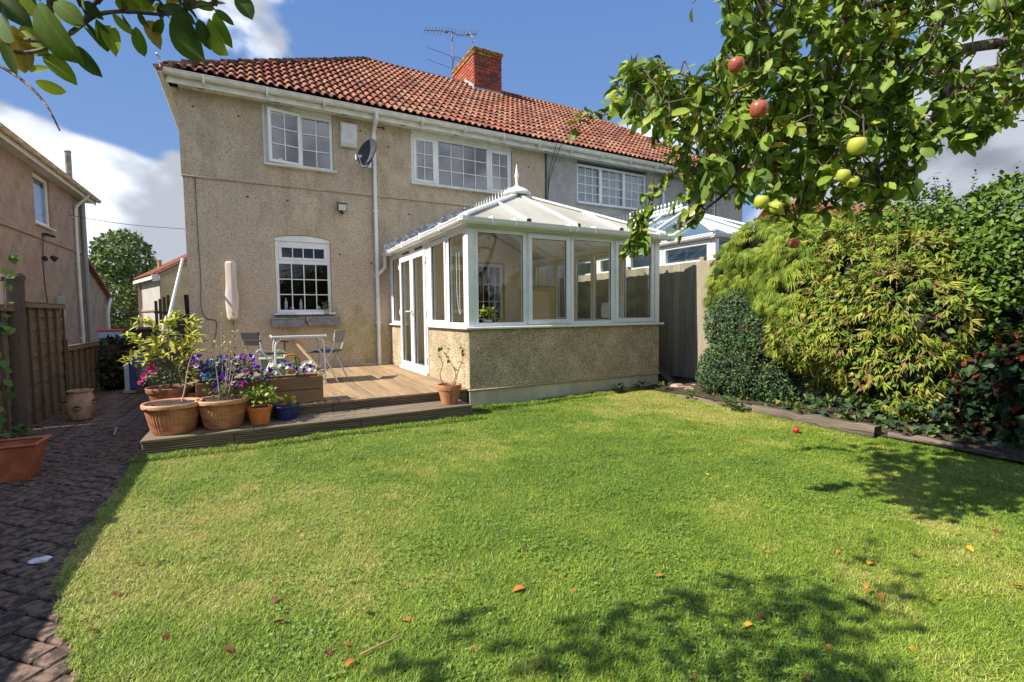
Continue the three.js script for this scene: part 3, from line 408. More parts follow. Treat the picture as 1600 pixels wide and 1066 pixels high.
{
  shell(house2, XJ + 0.002, XE, M.grey, [rect(8.21, 10.56, 4.08, 5.14), rect(12.1, 13.4, 4.08, 5.14)], [rect(8.9, 11.6, 0.3, 2.3)], false);
  roofOf(house2, XJ, XR, false, 33); eaves(house2, XJ, XE + 0.12, false);
  const L3 = (a, b, n) => [a, b, 4.13, 5.0, n, 4, false];
  const w = windowUnit(house2, { x0: 8.215, x1: 10.555, y0: 4.085, y1: 5.05, z: -0.02, sill: true, mullions: [[8.95, 9.03, 4.13, 5.0], [9.74, 9.82, 4.13, 5.0]], lights: [L3(8.265, 8.95, 3), L3(9.03, 9.74, 3), L3(9.82, 10.505, 3)], sillMat: M.upvc });
  for (const [a, b] of [[8.27, 8.94], [9.04, 9.73], [9.83, 10.5]]) part(w, 'net_curtain', curtainGeo(a, b, 4.14, 4.99, -0.09, 11, 0.014, a), M.net);
  windowUnit(house2, { x0: 12.11, x1: 13.39, y0: 4.085, y1: 5.05, z: -0.02, sill: true, lights: [[12.16, 13.34, 4.13, 5.0, 2, 3, false]] });
  windowUnit(house2, { x0: 8.905, x1: 11.595, y0: 0.305, y1: 2.295, z: -0.05, lights: [[8.955, 11.545, 0.36, 2.245, 2, 1, false]] });
  part(house2, 'downpipe', [bar(11.1, 11.17, 0.1, 5.0, 0.03, 0.1, { c: 0.012 }), beam(V(11.135, 4.98, 0.065), V(11.135, 5.2, 0.35), 0.07, 0.07)], M.upvc);
  part(house2, 'waste_pipe', bar(12.0, 12.09, 0.1, 5.1, 0.03, 0.12, { c: 0.02 }), M.upvc);
  part(house2, 'party_joint', bar(XJ - 0.03, XJ + 0.02, 2.6, 5.14, 0.02, 0.045, { c: 0.01 }), M.cable);
  for (const dx of [0.05, 0.2]) part(house2, 'cable', tube([V(XJ + dx, 5.3, 0.44), V(XJ + dx * 0.7, 5.1, 0.34), V(XJ + 0.05 + dx * 0.3, 4.6, 0.05), V(XJ + 0.05, 4.2, 0.04), V(XJ + 0.045, 3.4, 0.04)], 0.008, 5), M.cable);
}

// ---------------------------------------------------------------- conservatory
{
  const X0 = 3.457, X1 = 6.957, Z1 = 4.02, SY = 1.1, HY = 2.46;
  const con = thing('conservatory', 'white framed conservatory on a low pebbledash wall, with hipped translucent roof and finial', 'conservatory');
  const T = 0.16;
  part(con, 'dwarf_wall', [bar(X0, X1, 0.28, SY, Z1 - T, Z1, { c: 0.012 }), bar(X1 - T, X1, 0.28, SY, 0.002, Z1 - T - 0.001, { c: 0 }), bar(X0, X0 + T, 0.28, SY, 2.39, Z1 - T - 0.001, { c: 0.012 }), bar(X0 - 0.012, X1 + 0.012, 0.27, 0.29, Z1 - 0.05, Z1 + 0.022, { c: 0.008 })], M.consWall);
  part(con, 'dwarf_wall', bar(X0, X0 + T, 0.28, SY, 0.002, 0.79, { c: 0.012 }), M.consWall); part(con, 'sill', bar(X0 - 0.055, X0 + 0.15, SY + 0.0012, SY + 0.033, 0.004, 0.8, { c: 0.008 }), M.upvc);
  part(con, 'plinth', [bar(X0 + 0.01, X1 - 0.005, -0.1, 0.268, Z1 - 0.2, Z1 - 0.012, { c: 0.006 }), bar(X1 - 0.2, X1 - 0.006, -0.1, 0.268, 0.01, Z1 - 0.201, { c: 0 })], M.plinth);
  part(con, 'sill', [bar(X0 - 0.055, X1 + 0.055, SY + 0.001, SY + 0.034, Z1 - 0.16, Z1 + 0.06, { c: 0.008 }), bar(X0 - 0.055, X0 + 0.15, SY + 0.0012, SY + 0.033, 2.375, Z1 - 0.161, { c: 0.008 }), bar(X1 - 0.15, X1 + 0.055, SY + 0.0012, SY + 0.033, 0.004, Z1 - 0.161, { c: 0.008 })], M.upvc);
  part(con, 'interior_floor', bar(X0 + 0.02, X1 - 0.02, 0.2, 0.31, 0.002, Z1 - T - 0.01, { c: 0 }), std({ map: grimTex([0.3, 0.24, 0.17], [0.4, 0.33, 0.25], 141, 4, 1) }));
  const B = SY + 0.034, pw = 0.075;
  for (const [x, z] of [[X0, Z1], [X1, Z1]]) part(con, 'corner_post', bar(x - (x > 5 ? 0.105 : 0), x + (x > 5 ? 0 : 0.105), B, HY, z - 0.105, z, { c: 0.01 }), M.upvc);
  part(con, 'wall_post', [bar(X0, X0 + 0.07, B, HY, 0.004, 0.17, { c: 0.008 }), bar(X1 - 0.07, X1, B, HY, 0.004, 0.12, { c: 0.008 })], M.upvc);
  part(con, 'eaves_beam', [bar(X0 - 0.01, X1 + 0.01, HY + 0.001, HY + 0.1, Z1 - 0.1, Z1 + 0.012), bar(X0 - 0.01, X0 + 0.1, HY + 0.0012, HY + 0.099, 0.004, Z1 - 0.101), bar(X1 - 0.1, X1 + 0.01, HY + 0.0012, HY + 0.099, 0.004, Z1 - 0.101)], M.upvc);
  const panel = (x, z, turn, w, h, opening, y = B, label) => {          // glazed unit starting at x z and running along its own +x
    const g = new THREE.Group(); g.name = 'window'; g.position.set(x, y, z); g.rotation.y = turn; con.add(g); if (label) g.userData.label = label;
    const f = opening ? [...frameBars(0, w, 0, h, 0.04, -0.07, -0.012), ...frameBars(0.022, w - 0.022, 0.022, h - 0.022, 0.062, -0.055, 0.008)] : frameBars(0, w, 0, h, 0.055, -0.07, -0.01), q = opening ? 0.084 : 0.055;
    part(g, 'frame', f, M.upvc);
    part(g, 'gasket', frameBars(q - 0.002, w - q + 0.002, q - 0.002, h - q + 0.002, 0.006, -0.035, -0.018), M.rubber);
    part(g, 'pane', quad3(V(q, q, -0.028), V(w - q, q, -0.028), V(w - q, h - q, -0.028), V(q, h - q, -0.028)), M.glass);
    if (opening) part(g, 'handle', [bar(w - 0.06, w - 0.045, h * 0.42, h * 0.55, -0.1, -0.075)], M.upvc);
    return g;
  };
  const H = HY - B;
  const fx = [3.565, 4.375, 5.145, 5.975, 6.85], ft = [0, 1, 0, 1];
  for (let i = 0; i < 4; i++) panel(fx[i], Z1, 0, fx[i + 1] - fx[i] - 0.004, H, ft[i]);
  // left side (faces -x): runs along +z seen from inside, so turn by -90 degrees
  const left = (z0, z1, o, y = B, h = H) => panel(X0, z0, -Math.PI / 2, z1 - z0 - 0.004, h, o, y);
  left(0.174, 0.79, 0); left(2.5, 3.25, 1); left(3.26, 3.91, 0);
  part(con, 'frame_post', bar(X0, X0 + 0.07, B, HY, 2.386, 2.496, { c: 0.008 }), M.upvc);
  // french doors
  const dr = new THREE.Group(); dr.name = 'french_door'; dr.userData.label = 'pair of white glazed doors onto the deck'; dr.position.set(X0, 0.305, 0.795); dr.rotation.y = -Math.PI / 2; con.add(dr);
  const dw = 1.575, dh = HY - 0.305 - 0.045;
  part(dr, 'door_frame', [bar(0, 0.045, 0, dh, -0.075, 0.004), bar(dw - 0.045, dw, 0, dh, -0.075, 0.004), bar(0.045, dw - 0.045, dh - 0.045, dh, -0.075, 0.003), bar(-0.02, dw + 0.02, -0.02, 0.045, -0.075, 0.045)], M.upvc);
  part(dr, 'trickle_vent', [bar(0.2, 0.6, dh + 0.005, dh + 0.03, -0.02, 0.012), bar(0.95, 1.35, dh + 0.005, dh + 0.03, -0.02, 0.012)], M.rubber);
  part(dr, 'door_head', bar(0, dw, dh + 0.001, dh + 0.044, -0.07, -0.004), M.upvc);
  for (const k of [0, 1]) {
    const a = k ? dw / 2 + 0.002 : 0.047, b = k ? dw - 0.047 : dw / 2 - 0.002, lw = 0.088;
    part(dr, 'door_leaf', frameBars(a, b, 0.05, dh - 0.047, lw, -0.045, 0.024), M.upvc);
    part(dr, 'gasket', frameBars(a + lw - 0.002, b - lw + 0.002, 0.05 + lw - 0.002, dh - 0.047 - lw + 0.002, 0.006, -0.02, -0.004), M.rubber);
    part(dr, 'pane', quad3(V(a + lw, 0.05 + lw, -0.012), V(b - lw, 0.05 + lw, -0.012), V(b - lw, dh - 0.047 - lw, -0.012), V(a + lw, dh - 0.047 - lw, -0.012)), M.glass);
    const hx = k ? a + 0.042 : b - 0.042;
    part(dr, 'handle', [bar(hx - 0.018, hx + 0.018, 0.9, 1.1, 0.024, 0.036, { c: 0.006 }), tube([V(hx, 1.06, 0.03), V(hx, 1.06, 0.075), V(hx + (k ? 0.03 : -0.03), 1.06, 0.085), V(hx + (k ? 0.13 : -0.13), 1.065, 0.08)], 0.011, 6)], M.upvc);
    for (const y of [0.2, 1.0, 1.85]) part(dr, 'hinge', bar(k ? b - 0.01 : a - 0.03, k ? b + 0.03 : a + 0.01, y, y + 0.1, 0.005, 0.034, { c: 0.006 }), M.upvc);
  }
  // right side: fixed panes, a door with a cat flap, panes to the corner (face +x)
  const right = (z0, z1, o, y = B, h = H) => panel(X1, z1, Math.PI / 2, z1 - z0 - 0.004, h, o, y);
  right(0.13, 0.95, 0); right(0.96, 1.7, 1); right(1.71, 2.3, 0); const cf = right(2.31, 3.1, 0); right(3.11, 3.91, 1);
  part(cf, 'cat_flap', [slabWithHoles([[0.28, 0.08], [0.5, 0.08], [0.52, 0.14], [0.52, 0.3], [0.47, 0.36], [0.31, 0.36], [0.26, 0.3], [0.26, 0.14]], [rect(0.315, 0.465, 0.13, 0.31)], 0.03, 0.004).translate(0, 0, -0.035), bar(0.313, 0.467, 0.128, 0.312, -0.06, -0.05)], M.upvc);
  // inside: plastered house wall, folded screens
  const RXi = (3.40 + 7.01) / 2; part(con, 'interior_wall', slabWithHoles([[X0 + 0.08, 0.31], [X1 - 0.08, 0.31], [X1 - 0.08, 2.58], [RXi, 3.38], [X0 + 0.08, 2.58]], [rect(5.08, 6.14, 0.312, 2.48)], 0.012).translate(0, 0, 0.016), M.plaster);
  part(con, 'blind_cord', tube([V(X0 + 0.1, 2.2, 3.4), V(X0 + 0.1, 1.5, 3.42), V(X0 + 0.12, 1.3, 3.46), V(X0 + 0.1, 1.5, 3.5), V(X0 + 0.1, 2.2, 3.5)], 0.005, 4), M.upvc);
  // roof
  const EX0 = 3.40, EX1 = 7.01, EZ = 4.1, EY = 2.585, RX = (EX0 + EX1) / 2, HZ = 2.28, HUBY = 3.44;
  const A = V(EX0, EY, EZ), Bq = V(EX1, EY, EZ), hub = V(RX, HUBY, HZ), R0q = V(RX, HUBY, 0.005), Lw = V(EX0, EY, 0.005), Rw = V(EX1, EY, 0.005);
  const roofs = [];
  const seg = (a, b, c, d, label) => part(con, 'roof_panel', slab3([a, b, c, ...(d ? [d] : [])], 0.02), M.poly, label);
  const sideAt = (s, z) => { const x = s ? EX1 : EX0; if (z <= HZ) return V(RX, HUBY, z); const t = (EZ - z) / (EZ - HZ); return V(mixn(x, RX, t), mixn(EY, HUBY, t), z); };
  for (const s of [0, 1]) { const zs = [0.005, 0.75, 1.51, HZ, 3.0, 3.55, EZ]; for (let i = 0; i < 6; i++) { const x = s ? EX1 : EX0, p = [V(x, EY, zs[i]), V(x, EY, zs[i + 1]), sideAt(s, zs[i + 1]), sideAt(s, zs[i])]; if (i === 5) seg(p[0], p[1], p[3]); else seg(...p); } }
  const frontAt = (x) => { const t = x <= RX ? (x - EX0) / (RX - EX0) : (EX1 - x) / (EX1 - RX); return V(x, mixn(EY, HUBY, t), mixn(EZ, HZ, t)); };
  const xs = [EX0, 4.355, RX, 6.03, EX1];
  for (let i = 0; i < 4; i++) { const p = [V(xs[i], EY, EZ), V(xs[i + 1], EY, EZ), frontAt(xs[i + 1]), frontAt(xs[i])]; if (i === 0) seg(p[0], p[1], p[2]); else if (i === 3) seg(p[0], p[1], p[3]); else seg(...p); }
  const up = (p, k = 0.02) => p.clone().add(V(0, k, 0));
  const rafter = (a, b, w, n = 'rafter') => part(con, n, beam(up(a), up(b), w, 0.045, { c: 0.012 }), M.upvc);
  rafter(A, hub, 0.1, 'hip_bar'); rafter(Bq, hub, 0.1, 'hip_bar');
  for (const x of [4.355, RX, 6.03]) { const q = V(x, EY, EZ), b = frontAt(x); rafter(q, b, 0.055); part(con, 'rafter_cap', box(0.07, 0.05, 0.03, x, EY + 0.015, EZ + 0.02, { c: 0.008 }), M.rust); }
  for (const s of [0, 1]) for (const z of [0.04, 0.75, 1.51, HZ, 3.0, 3.55]) rafter(V(s ? EX1 : EX0, EY, z), sideAt(s, z), 0.055);
  part(con, 'ridge', [beam(up(hub, 0.03), up(R0q, 0.03), 0.16, 0.06, { c: 0.02 })], M.upvc);
  part(con, 'roof_hub', lathe([[0.001, 0.16], [0.05, 0.155], [0.12, 0.13], [0.2, 0.09], [0.25, 0.04], [0.255, 0.0], [0.2, -0.01]], 20, hub.x, hub.y - 0.01, hub.z), M.upvc);
  part(con, 'finial', lathe([[0.001, 0.42], [0.012, 0.38], [0.02, 0.31], [0.033, 0.24], [0.042, 0.2], [0.03, 0.16], [0.02, 0.13], [0.034, 0.115], [0.02, 0.1], [0.03, 0.05], [0.045, 0.03], [0.045, 0.0]], 14, hub.x, hub.y + 0.13, hub.z), M.upvc);
  const spike = mergeGeometries([clean(lathe([[0.001, 0.17], [0.006, 0.13], [0.014, 0.085], [0.006, 0.06], [0.012, 0.045], [0.006, 0.03], [0.008, 0]], 8)), clean(box(0.008, 0.02, 0.06, 0, 0.05, 0))]);
  for (let i = 0; i < 15; i++) { const m = part(con, 'cresting_spike', spike, M.upvc); m.position.set(RX, HUBY + 0.06, 0.15 + i * 0.128); }
  part(con, 'gutter', [gutterGeo(V(EX1 + 0.05, EY - 0.045, EZ + 0.05), V(EX0 - 0.05, EY - 0.045, EZ + 0.05), 0.055), gutterGeo(V(EX0 - 0.05, EY - 0.046, EZ + 0.1), V(EX0 - 0.05, EY - 0.046, 0.05), 0.055), box(0.13, 0.12, 0.13, EX0 - 0.05, EY - 0.05, EZ + 0.05, { c: 0.03 }), box(0.13, 0.12, 0.13, EX1 + 0.05, EY - 0.05, EZ + 0.05, { c: 0.03 })], M.upvc);
  for (const x of [3.75, 4.1, 5.0, 5.12, 5.45, 6.2, 6.75]) part(con, 'gutter_bracket', box(0.03, 0.125, 0.13, x, EY - 0.05, EZ + 0.05, { c: 0.02 }), M.upvc);
  for (const z of [0.4, 1.5, 2.5, 3.4]) part(con, 'gutter_bracket', box(0.13, 0.125, 0.03, EX0 - 0.05, EY - 0.05, z, { c: 0.02 }), M.upvc);
  part(con, 'flashing', slab3([V(EX0 - 0.05, EY + 0.02, 0.02), V(RX, HUBY + 0.1, 0.02), V(RX, HUBY + 0.25, 0.02), V(EX0 - 0.05, EY + 0.17, 0.02)], 0.012), M.lead);
  part(con, 'downpipe', [bar(EX0 - 0.08, EX0 - 0.02, EY - 0.33, EY - 0.06, 0.06, 0.12, { c: 0.012 }), beam(V(EX0 - 0.05, EY - 0.31, 0.09), V(3.22, EY - 0.46, 0.07), 0.06, 0.06, { c: 0.012 })], M.upvc);
}
// things on show inside the conservatory
const basket = (x, z, y0, h, w, d, label) => { const g = thing('storage_screen', label, 'screen', [x, y0, z], 0, null); part(g, 'panel', box(w, h, d, 0, h / 2, 0, { c: 0.01 }), M.cream); part(g, 'edging', [...frameBars(-w / 2 - 0.012, w / 2 + 0.012, 0.002, h + 0.012, 0.03, -d / 2 - 0.008, d / 2 + 0.008)], std({ rgb: [0.52, 0.4, 0.22] })); return g; };
basket(5.62, 2.2, 0.311, 1.43, 0.62, 0.03, 'pale cream panel screen standing in the conservatory, left of the two').rotation.y = -0.15;
basket(6.2, 1.6, 0.311, 1.55, 0.6, 0.03, 'pale cream panel screen standing in the conservatory, right of the two').rotation.y = 0.1;

// ---------------------------------------------------------------- deck and step
{
  const d = thing('deck', 'timber deck with one ridged step between the house wall and the lawn', 'deck'), r = rng(44);
  const variants = [0, 1, 2, 3].map(i => std({ map: woodTex([[0.19, 0.105, 0.045], [0.23, 0.13, 0.06], [0.16, 0.095, 0.045], [0.21, 0.12, 0.055]][i], [[0.46, 0.32, 0.185], [0.5, 0.36, 0.215], [0.4, 0.29, 0.175], [0.44, 0.315, 0.19]][i], 151 + i), bumpMap: woodBump, bumpScale: 0.003, roughness: 0.8 }));
  part(d, 'joists', [bar(0.0, 3.44, 0.0, 0.24, 0.01, 0.06), bar(0.0, 3.44, 0.0, 0.24, 1.9, 1.96), bar(0, 0.05, 0, 0.24, 0.07, 3.9), bar(1.6, 1.65, 0, 0.24, 0.07, 1.88)], M.darkWood);
  for (let i = 0; i < 23; i++) { const x = 0.0 + i * 0.1502; part(d, 'deck_board', bar(x, Math.min(x + 0.1435, 3.452), 0.272 + (r() - 0.5) * 0.003, 0.3 + (r() - 0.5) * 0.003, 0.0135, 3.99 + r() * 0.006, { grain: 2, c: 0.004 }), variants[i % 4]); }
  const ridged = (x0, x1, y0, y1, z) => { const g = [bar(x0, x1, y0, y1, z - 0.026, z - 0.018, { grain: 0, c: 0.002 })], n = 6; for (let i = 0; i < n; i++) { const a = mixn(y0, y1, (i + 0.2) / n), b = mixn(y0, y1, (i + 0.8) / n); g.push(bar(x0 + 0.001, x1 - 0.001, a, b, z - 0.0175, z + 0.003 + (r() - 0.5) * 0.003, { grain: 0, c: 0.004 })); } return g; };
  for (const [a, b] of [[0.0, 1.72], [1.725, 3.44]]) part(d, 'fascia_board', ridged(a, b, 0.15, 0.27, 3.985), M.deckOld);
  part(d, 'fascia_board', bar(0, 3.44, 0.0, 0.148, 3.94, 3.97, { grain: 0 }), M.darkWood);
  for (let k = 0; k < 3; k++) { let x = -0.02; for (const x2 of [[1.35, 3.31], [2.1, 3.31], [0.9, 2.7, 3.31]][k]) { part(d, 'step_board', bar(x, x2 - 0.004, 0.15 + (r() - 0.5) * 0.003, 0.178 + (r() - 0.5) * 0.004, 4.0 + k * 0.158, 4.152 + k * 0.158, { grain: 0, c: 0.005 }), M.deckOld); x = x2; } }
  for (const [a, b] of [[-0.015, 0.72], [0.725, 1.95], [1.955, 3.3]]) part(d, 'step_riser', [...ridged(a, b, 0.012, 0.148, 4.455)], M.deckOld);
  part(d, 'step_end', [bar(3.28, 3.304, 0.0, 0.148, 4.0, 4.43, { grain: 2 }), bar(-0.012, 0.012, 0.0, 0.148, 3.99, 4.43, { grain: 2 })], M.deckOld);
}
// ---------------------------------------------------------------- fences
{
  const r = rng(61);
  // overlap panels on the left boundary, seen from the batten side
  const pf = thing('garden_fence', 'weathered overlap panel fence with round-topped dark post along the left of the path', 'fence');
  function panel(z0, z1, top, label, boards = 9, bottom = 0.0) {
    const g = new THREE.Group(); g.name = 'fence_panel'; g.position.set(-1.5, 0, (z0 + z1) / 2); g.rotation.y = Math.PI / 2; pf.add(g); if (label) g.userData.label = label; const w = z1 - z0, h = top - bottom, n = boards;
    for (let i = 0; i < n; i++) { const y = bottom + h * (i + 0.5) / n, k = h / n * 1.16; part(g, 'slat', box(w, k, 0.012, 0, y, -0.012 + (r() - 0.5) * 0.006, { rx: -0.075, grain: 0, c: 0.003, rz: (r() - 0.5) * 0.006 }), M.fenceWood); }
    for (let i = 0; i < 6; i++) { const x = mixn(-w / 2 + 0.02, w / 2 - 0.02, i / 5); part(g, 'batten', box(0.024, h, 0.026, x, bottom + h / 2, 0.02, { grain: 1, rz: (r() - 0.5) * 0.01 }), M.battenWood); }
    part(g, 'top_rail', [box(w, 0.055, 0.02, 0, top - 0.03, 0.04, { grain: 0 }), box(w + 0.01, 0.018, 0.07, 0, top + 0.01, 0.012, { grain: 0 })], M.fenceWood);
    return g;
  }
  panel(0.62, 2.21, 1.5, 'tall panel');
  panel(-1.0, 0.6, 0.88, 'low panel', 6);
  panel(2.25, 4.1, 1.45);
  for (let i = 0; i < 4; i++) { panel(4.2 + i * 1.85, 6.0 + i * 1.85, 1.45); part(pf, 'post', bar(-1.55, -1.44, 0, 1.5, 4.09 + i * 1.85, 4.21 + i * 1.85, { grain: 1 }), M.darkWood); }
  part(pf, 'post', [tube([V(-0.02, -0.1, 0.12), V(0, 0.9, 0.05), V(0.0, 1.76, -0.02)], 0.105, 9, 4).translate(-1.49, 0, 2.26), box(0.2, 0.12, 0.2, -1.49, 1.78, 2.24, { c: 0.04, rx: 0.15 })], M.darkWood, 'thick dark post with a slanting top');
  part(pf, 'post', bar(-1.545, -1.455, 0, 1.0, 0.59, 0.63, { grain: 1 }), M.darkWood);
  // feather edge fence on the right boundary
  const f = thing('boundary_fence', 'tall grey feather-edge fence of upright boards right of the conservatory', 'fence', [7.62, 0, 0], 0);
  for (let i = 0, z = -0.1; z < 5.6; i++, z += 0.118) part(f, 'board', box(0.018, 2.1 + (r() - 0.5) * 0.02, 0.128, -0.004 - (i % 2) * 0.008, 1.11, z, { grain: 1, ry: 0.06, c: 0.004 }), r() > 0.45 ? M.greyWood : M.greenWood);
  part(f, 'rail', [bar(0.02, 0.07, 0.5, 0.58, -0.1, 5.6, { grain: 2 }), bar(0.02, 0.07, 1.9, 1.98, -0.1, 5.6, { grain: 2 })], M.greyWood);
  part(f, 'gravel_board', bar(-0.045, -0.02, 0.0, 0.16, -0.1, 5.6, { grain: 2 }), M.darkWood);
  for (const z of [0.5, 2.35, 4.2, 5.5]) part(f, 'post', bar(0.075, 0.165, 0, 2.24, z, z + 0.09, { grain: 1 }), M.greyWood);
}
// ---------------------------------------------------------------- bed edging, soil, debris
{
  const bed = new THREE.PlaneGeometry(4.6, 10, 40, 80).rotateX(-Math.PI / 2), p = bed.attributes.position;
  for (let i = 0; i < p.count; i++) { const x = p.getX(i), z = p.getZ(i); p.setY(i, 0.04 * fbm3(x * 3, 1, z * 3, 4) + 0.05 * step(-2.3, -1.9, x)); }
  bed.computeVertexNormals(); bed.translate(8.72, 0.03, 7); boxUV(bed); struct('soil_bed', bed, M.soil);
  const strip = new THREE.PlaneGeometry(1.6, 4.2, 20, 40).rotateX(-Math.PI / 2).translate(7.7, 0.02, 1.9); boxUV(strip); struct('side_strip', strip, M.soil);
  const sl = (a, b, h, label) => { const g = tube(Array.from({ length: 26 }, (_, i) => a.clone().lerp(b, i / 25)), h * 0.7, 4, 50); g.translate(0, 0, 0); const q = g.attributes.position; { const P = q; for (let i = 0; i < P.count; i++) { const t = clamp((P.getZ(i) - a.z) / (b.z - a.z)), cx = mixn(a.x, b.x, t), cy = mixn(a.y, b.y, t), ang = Math.atan2(P.getY(i) - cy, P.getX(i) - cx) + Math.PI / 4, rr = h * 0.72; P.setXYZ(i, cx + Math.cos(ang) * rr * 0.95, cy + Math.sin(ang) * rr, P.getZ(i)); } } for (let i = 0; i < q.count; i++) { const x = q.getX(i), y = q.getY(i), z = q.getZ(i); q.setXYZ(i, x + 0.035 * (noise3(x * 8, y * 8, z * 5) - 0.5), y + 0.035 * (noise3(x * 5 + 3, y * 9, z * 4.6) - 0.5) - 0.02 * step(0.75, 0.9, noise3(3, 1, z * 7)), z); } g.computeVertexNormals(); return single('timber_edging', g, M.sleeper, label, 'timber edging', 'weathered sleepers edging the right bed'); };
  sl(V(6.4, 0.05, 4.95), V(6.5, 0.055, 6.1), 0.1, 'weathered sleeper edging the bed in front of the clipped round bush');
  sl(V(6.47, 0.06, 6.12), V(6.39, 0.065, 7.5), 0.14, 'weathered sleeper with a sawn end edging the bed below the ground ivy');
  sl(V(6.49, 0.05, 7.56), V(6.56, 0.03, 8.35), 0.075, 'low rotten sleeper edging the bed, nearest of the three');
  const r = rng(15);
  single('loose_plank', beam(V(7.05, 0.1, 4.25), V(7.32, 0.42, 3.5), 0.13, 0.03), M.darkWood, 'dark old plank leaning in the gap between the conservatory and the fence', 'plank');
  for (let i = 0; i < 5; i++) single('rubble_stone', blob(0.07 + r() * 0.05, 1.3, 0.7, 1, 0.5, i * 3, 1).translate(6.75 + r() * 0.75, 0.06, 4.35 + r() * 0.5), std({ map: grimTex([0.2, 0.14, 0.1], [0.42, 0.3, 0.22], 160 + i, 8, 0.4) }), ['large', 'small', 'low', 'broken', 'flat'][i] + ' stone in the rubble at the corner of the bed by the conservatory', 'stone', 'rubble by the bed corner');
}
const boxes = [];

// ---------------------------------------------------------------- house on the left, houses far behind
{
  const h = thing('house', 'pinkish pebbledash house beyond the left fence, with white gutter and two pipes', 'house', [-3.6, 0, 0], Math.PI / 2);
  const lx = (px, py) => -on(px, py, 'x', -3.6).z, ly = (px, py) => on(px, py, 'x', -3.6).y;
  const w0 = lx(50, 300), w1 = lx(77, 330), wy0 = ly(51, 348), wy1 = ly(52, 268), band = ly(60, 371), Z1 = 9.9;
  part(h, 'wall', [slabWithHoles(rect(0.7, Z1, -0.2, band), [], 0.28), slabWithHoles(rect(0.68, Z1, band - 0.01, 4.95), [rect(w0, w1, wy0, wy1)], 0.3).translate(0, 0, 0.025), bar(0.68, Z1, band - 0.03, band, -0.02, 0.04, { c: 0.01 }),
    slabWithHoles([[Z1 + 0.001, -0.2], [12.4, -0.2], [12.4, 2.15], [Z1 + 0.001, 3.15]], [], 0.28).translate(0, 0, -0.02), bar(0.7, 0.98, -0.2, 4.95, -8, -0.281, { c: 0 }), bar(Z1 - 0.28, Z1, -0.2, 4.95, -8, -0.282, { c: 0 }), bar(0.981, Z1 - 0.281, -0.2, 4.95, -8, -7.7, { c: 0 })], M.pinkish);
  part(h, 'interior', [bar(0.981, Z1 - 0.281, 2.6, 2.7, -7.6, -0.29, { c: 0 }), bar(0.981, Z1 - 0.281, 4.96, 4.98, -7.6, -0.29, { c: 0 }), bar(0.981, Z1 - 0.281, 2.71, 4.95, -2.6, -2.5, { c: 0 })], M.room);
  part(h, 'soffit', bar(0.4, Z1 + 0.25, 4.955, 4.97, -0.1, 0.3, { c: 0 }), M.upvcOld);
  part(h, 'fascia', bar(0.4, Z1 + 0.25, 4.9, 5.06, 0.3, 0.325), M.upvcOld);
  const gm = std({ map: grimTex([0.45, 0.37, 0.24], [0.66, 0.6, 0.46], 171, 5, 1) });
  part(h, 'gutter', gutterGeo(V(Z1 + 0.27, 5.05, 0.39), V(0.3, 5.05, 0.39), 0.06), gm);
  const roof = part(h, 'roof', [slab3([V(0.3, 5.04, 0.34), V(Z1 + 0.3, 5.04, 0.34), V(Z1 - 3.7, 7.6, -3.7), V(4.3, 7.6, -3.7)], 0.06), slab3([V(0.3, 5.06, 0.36), V(4.3, 7.6, -3.7), V(0.3, 5.06, -8)], 0.06), slab3([V(Z1 + 0.3, 5.06, 0.36), V(Z1 - 3.7, 7.6, -3.7), V(Z1 + 0.3, 5.06, -8)], 0.06)], tileMats[2]);
  part(h, 'extension_roof', [slab3([V(Z1 - 0.02, 3.2, 0.12), V(12.75, 2.05, 0.12), V(12.75, 2.05, -4), V(Z1 - 0.02, 3.2, -4)], 0.09)], tileMats[3]);
  const wu = windowUnit(h, { x0: w0 + 0.01, x1: w1 - 0.01, y0: wy0 + 0.01, y1: wy1 - 0.01, z: -0.03, sill: true, sillMat: M.upvc, lights: [[w0 + 0.06, w1 - 0.06, wy0 + 0.06, wy1 - 0.06, 1, 1, true]], glass: M.glassUpper });
  part(wu, 'net_curtain', curtainGeo(w0 + 0.06, w1 - 0.06, wy0 + 0.06, wy1 - 0.06, -0.1, 8, 0.012, 5), M.net);
  const px = lx(118, 420), dp = part(h, 'downpipe', [tube([V(px, -0.1, 0.08), V(px, 4.5, 0.08), V(px, 4.62, 0.1), V(px + 0.02, 4.95, 0.36), V(px + 0.02, 5.02, 0.38)], 0.042, 10, 24)], M.upvc);
  for (const y of [4.3, 3.0, 0.7]) part(dp, 'pipe_clip', box(0.12, 0.04, 0.06, px, y, 0.05), M.upvc);
  const sx = lx(128, 420), grey = std({ rgb: [0.3, 0.31, 0.32], roughness: 0.5 });
  part(h, 'soil_pipe', [tube([V(sx, -0.1, 0.1), V(sx, 2.4, 0.1), V(sx, 4.94, 0.1)], 0.062, 10, 4), lathe([[0.062, 0], [0.078, 0.01], [0.078, 0.16], [0.062, 0.17]], 12, sx, 1.8, 0.1)], grey);
  part(h, 'vent_pipe', [tube([V(sx - 0.5, 5.0, -0.05), V(sx - 0.5, 6.25, -0.05)], 0.075, 10, 2), lathe([[0.001, 0.06], [0.08, 0.03], [0.09, 0]], 12, sx - 0.5, 6.24, -0.05)], std({ map: grimTex([0.2, 0.2, 0.18], [0.36, 0.36, 0.33], 173, 6, 0.5) }));
  const e = lx(163, 480); part(h, 'downpipe', [tube([V(e, -0.1, 0.1), V(e, 1.6, 0.1), V(e + 0.25, 2.0, 0.14)], 0.05, 8, 16)], M.upvc);
  const lp = on(67, 404, 'x', -3.58), l2 = on(65, 366, 'x', -3.58);
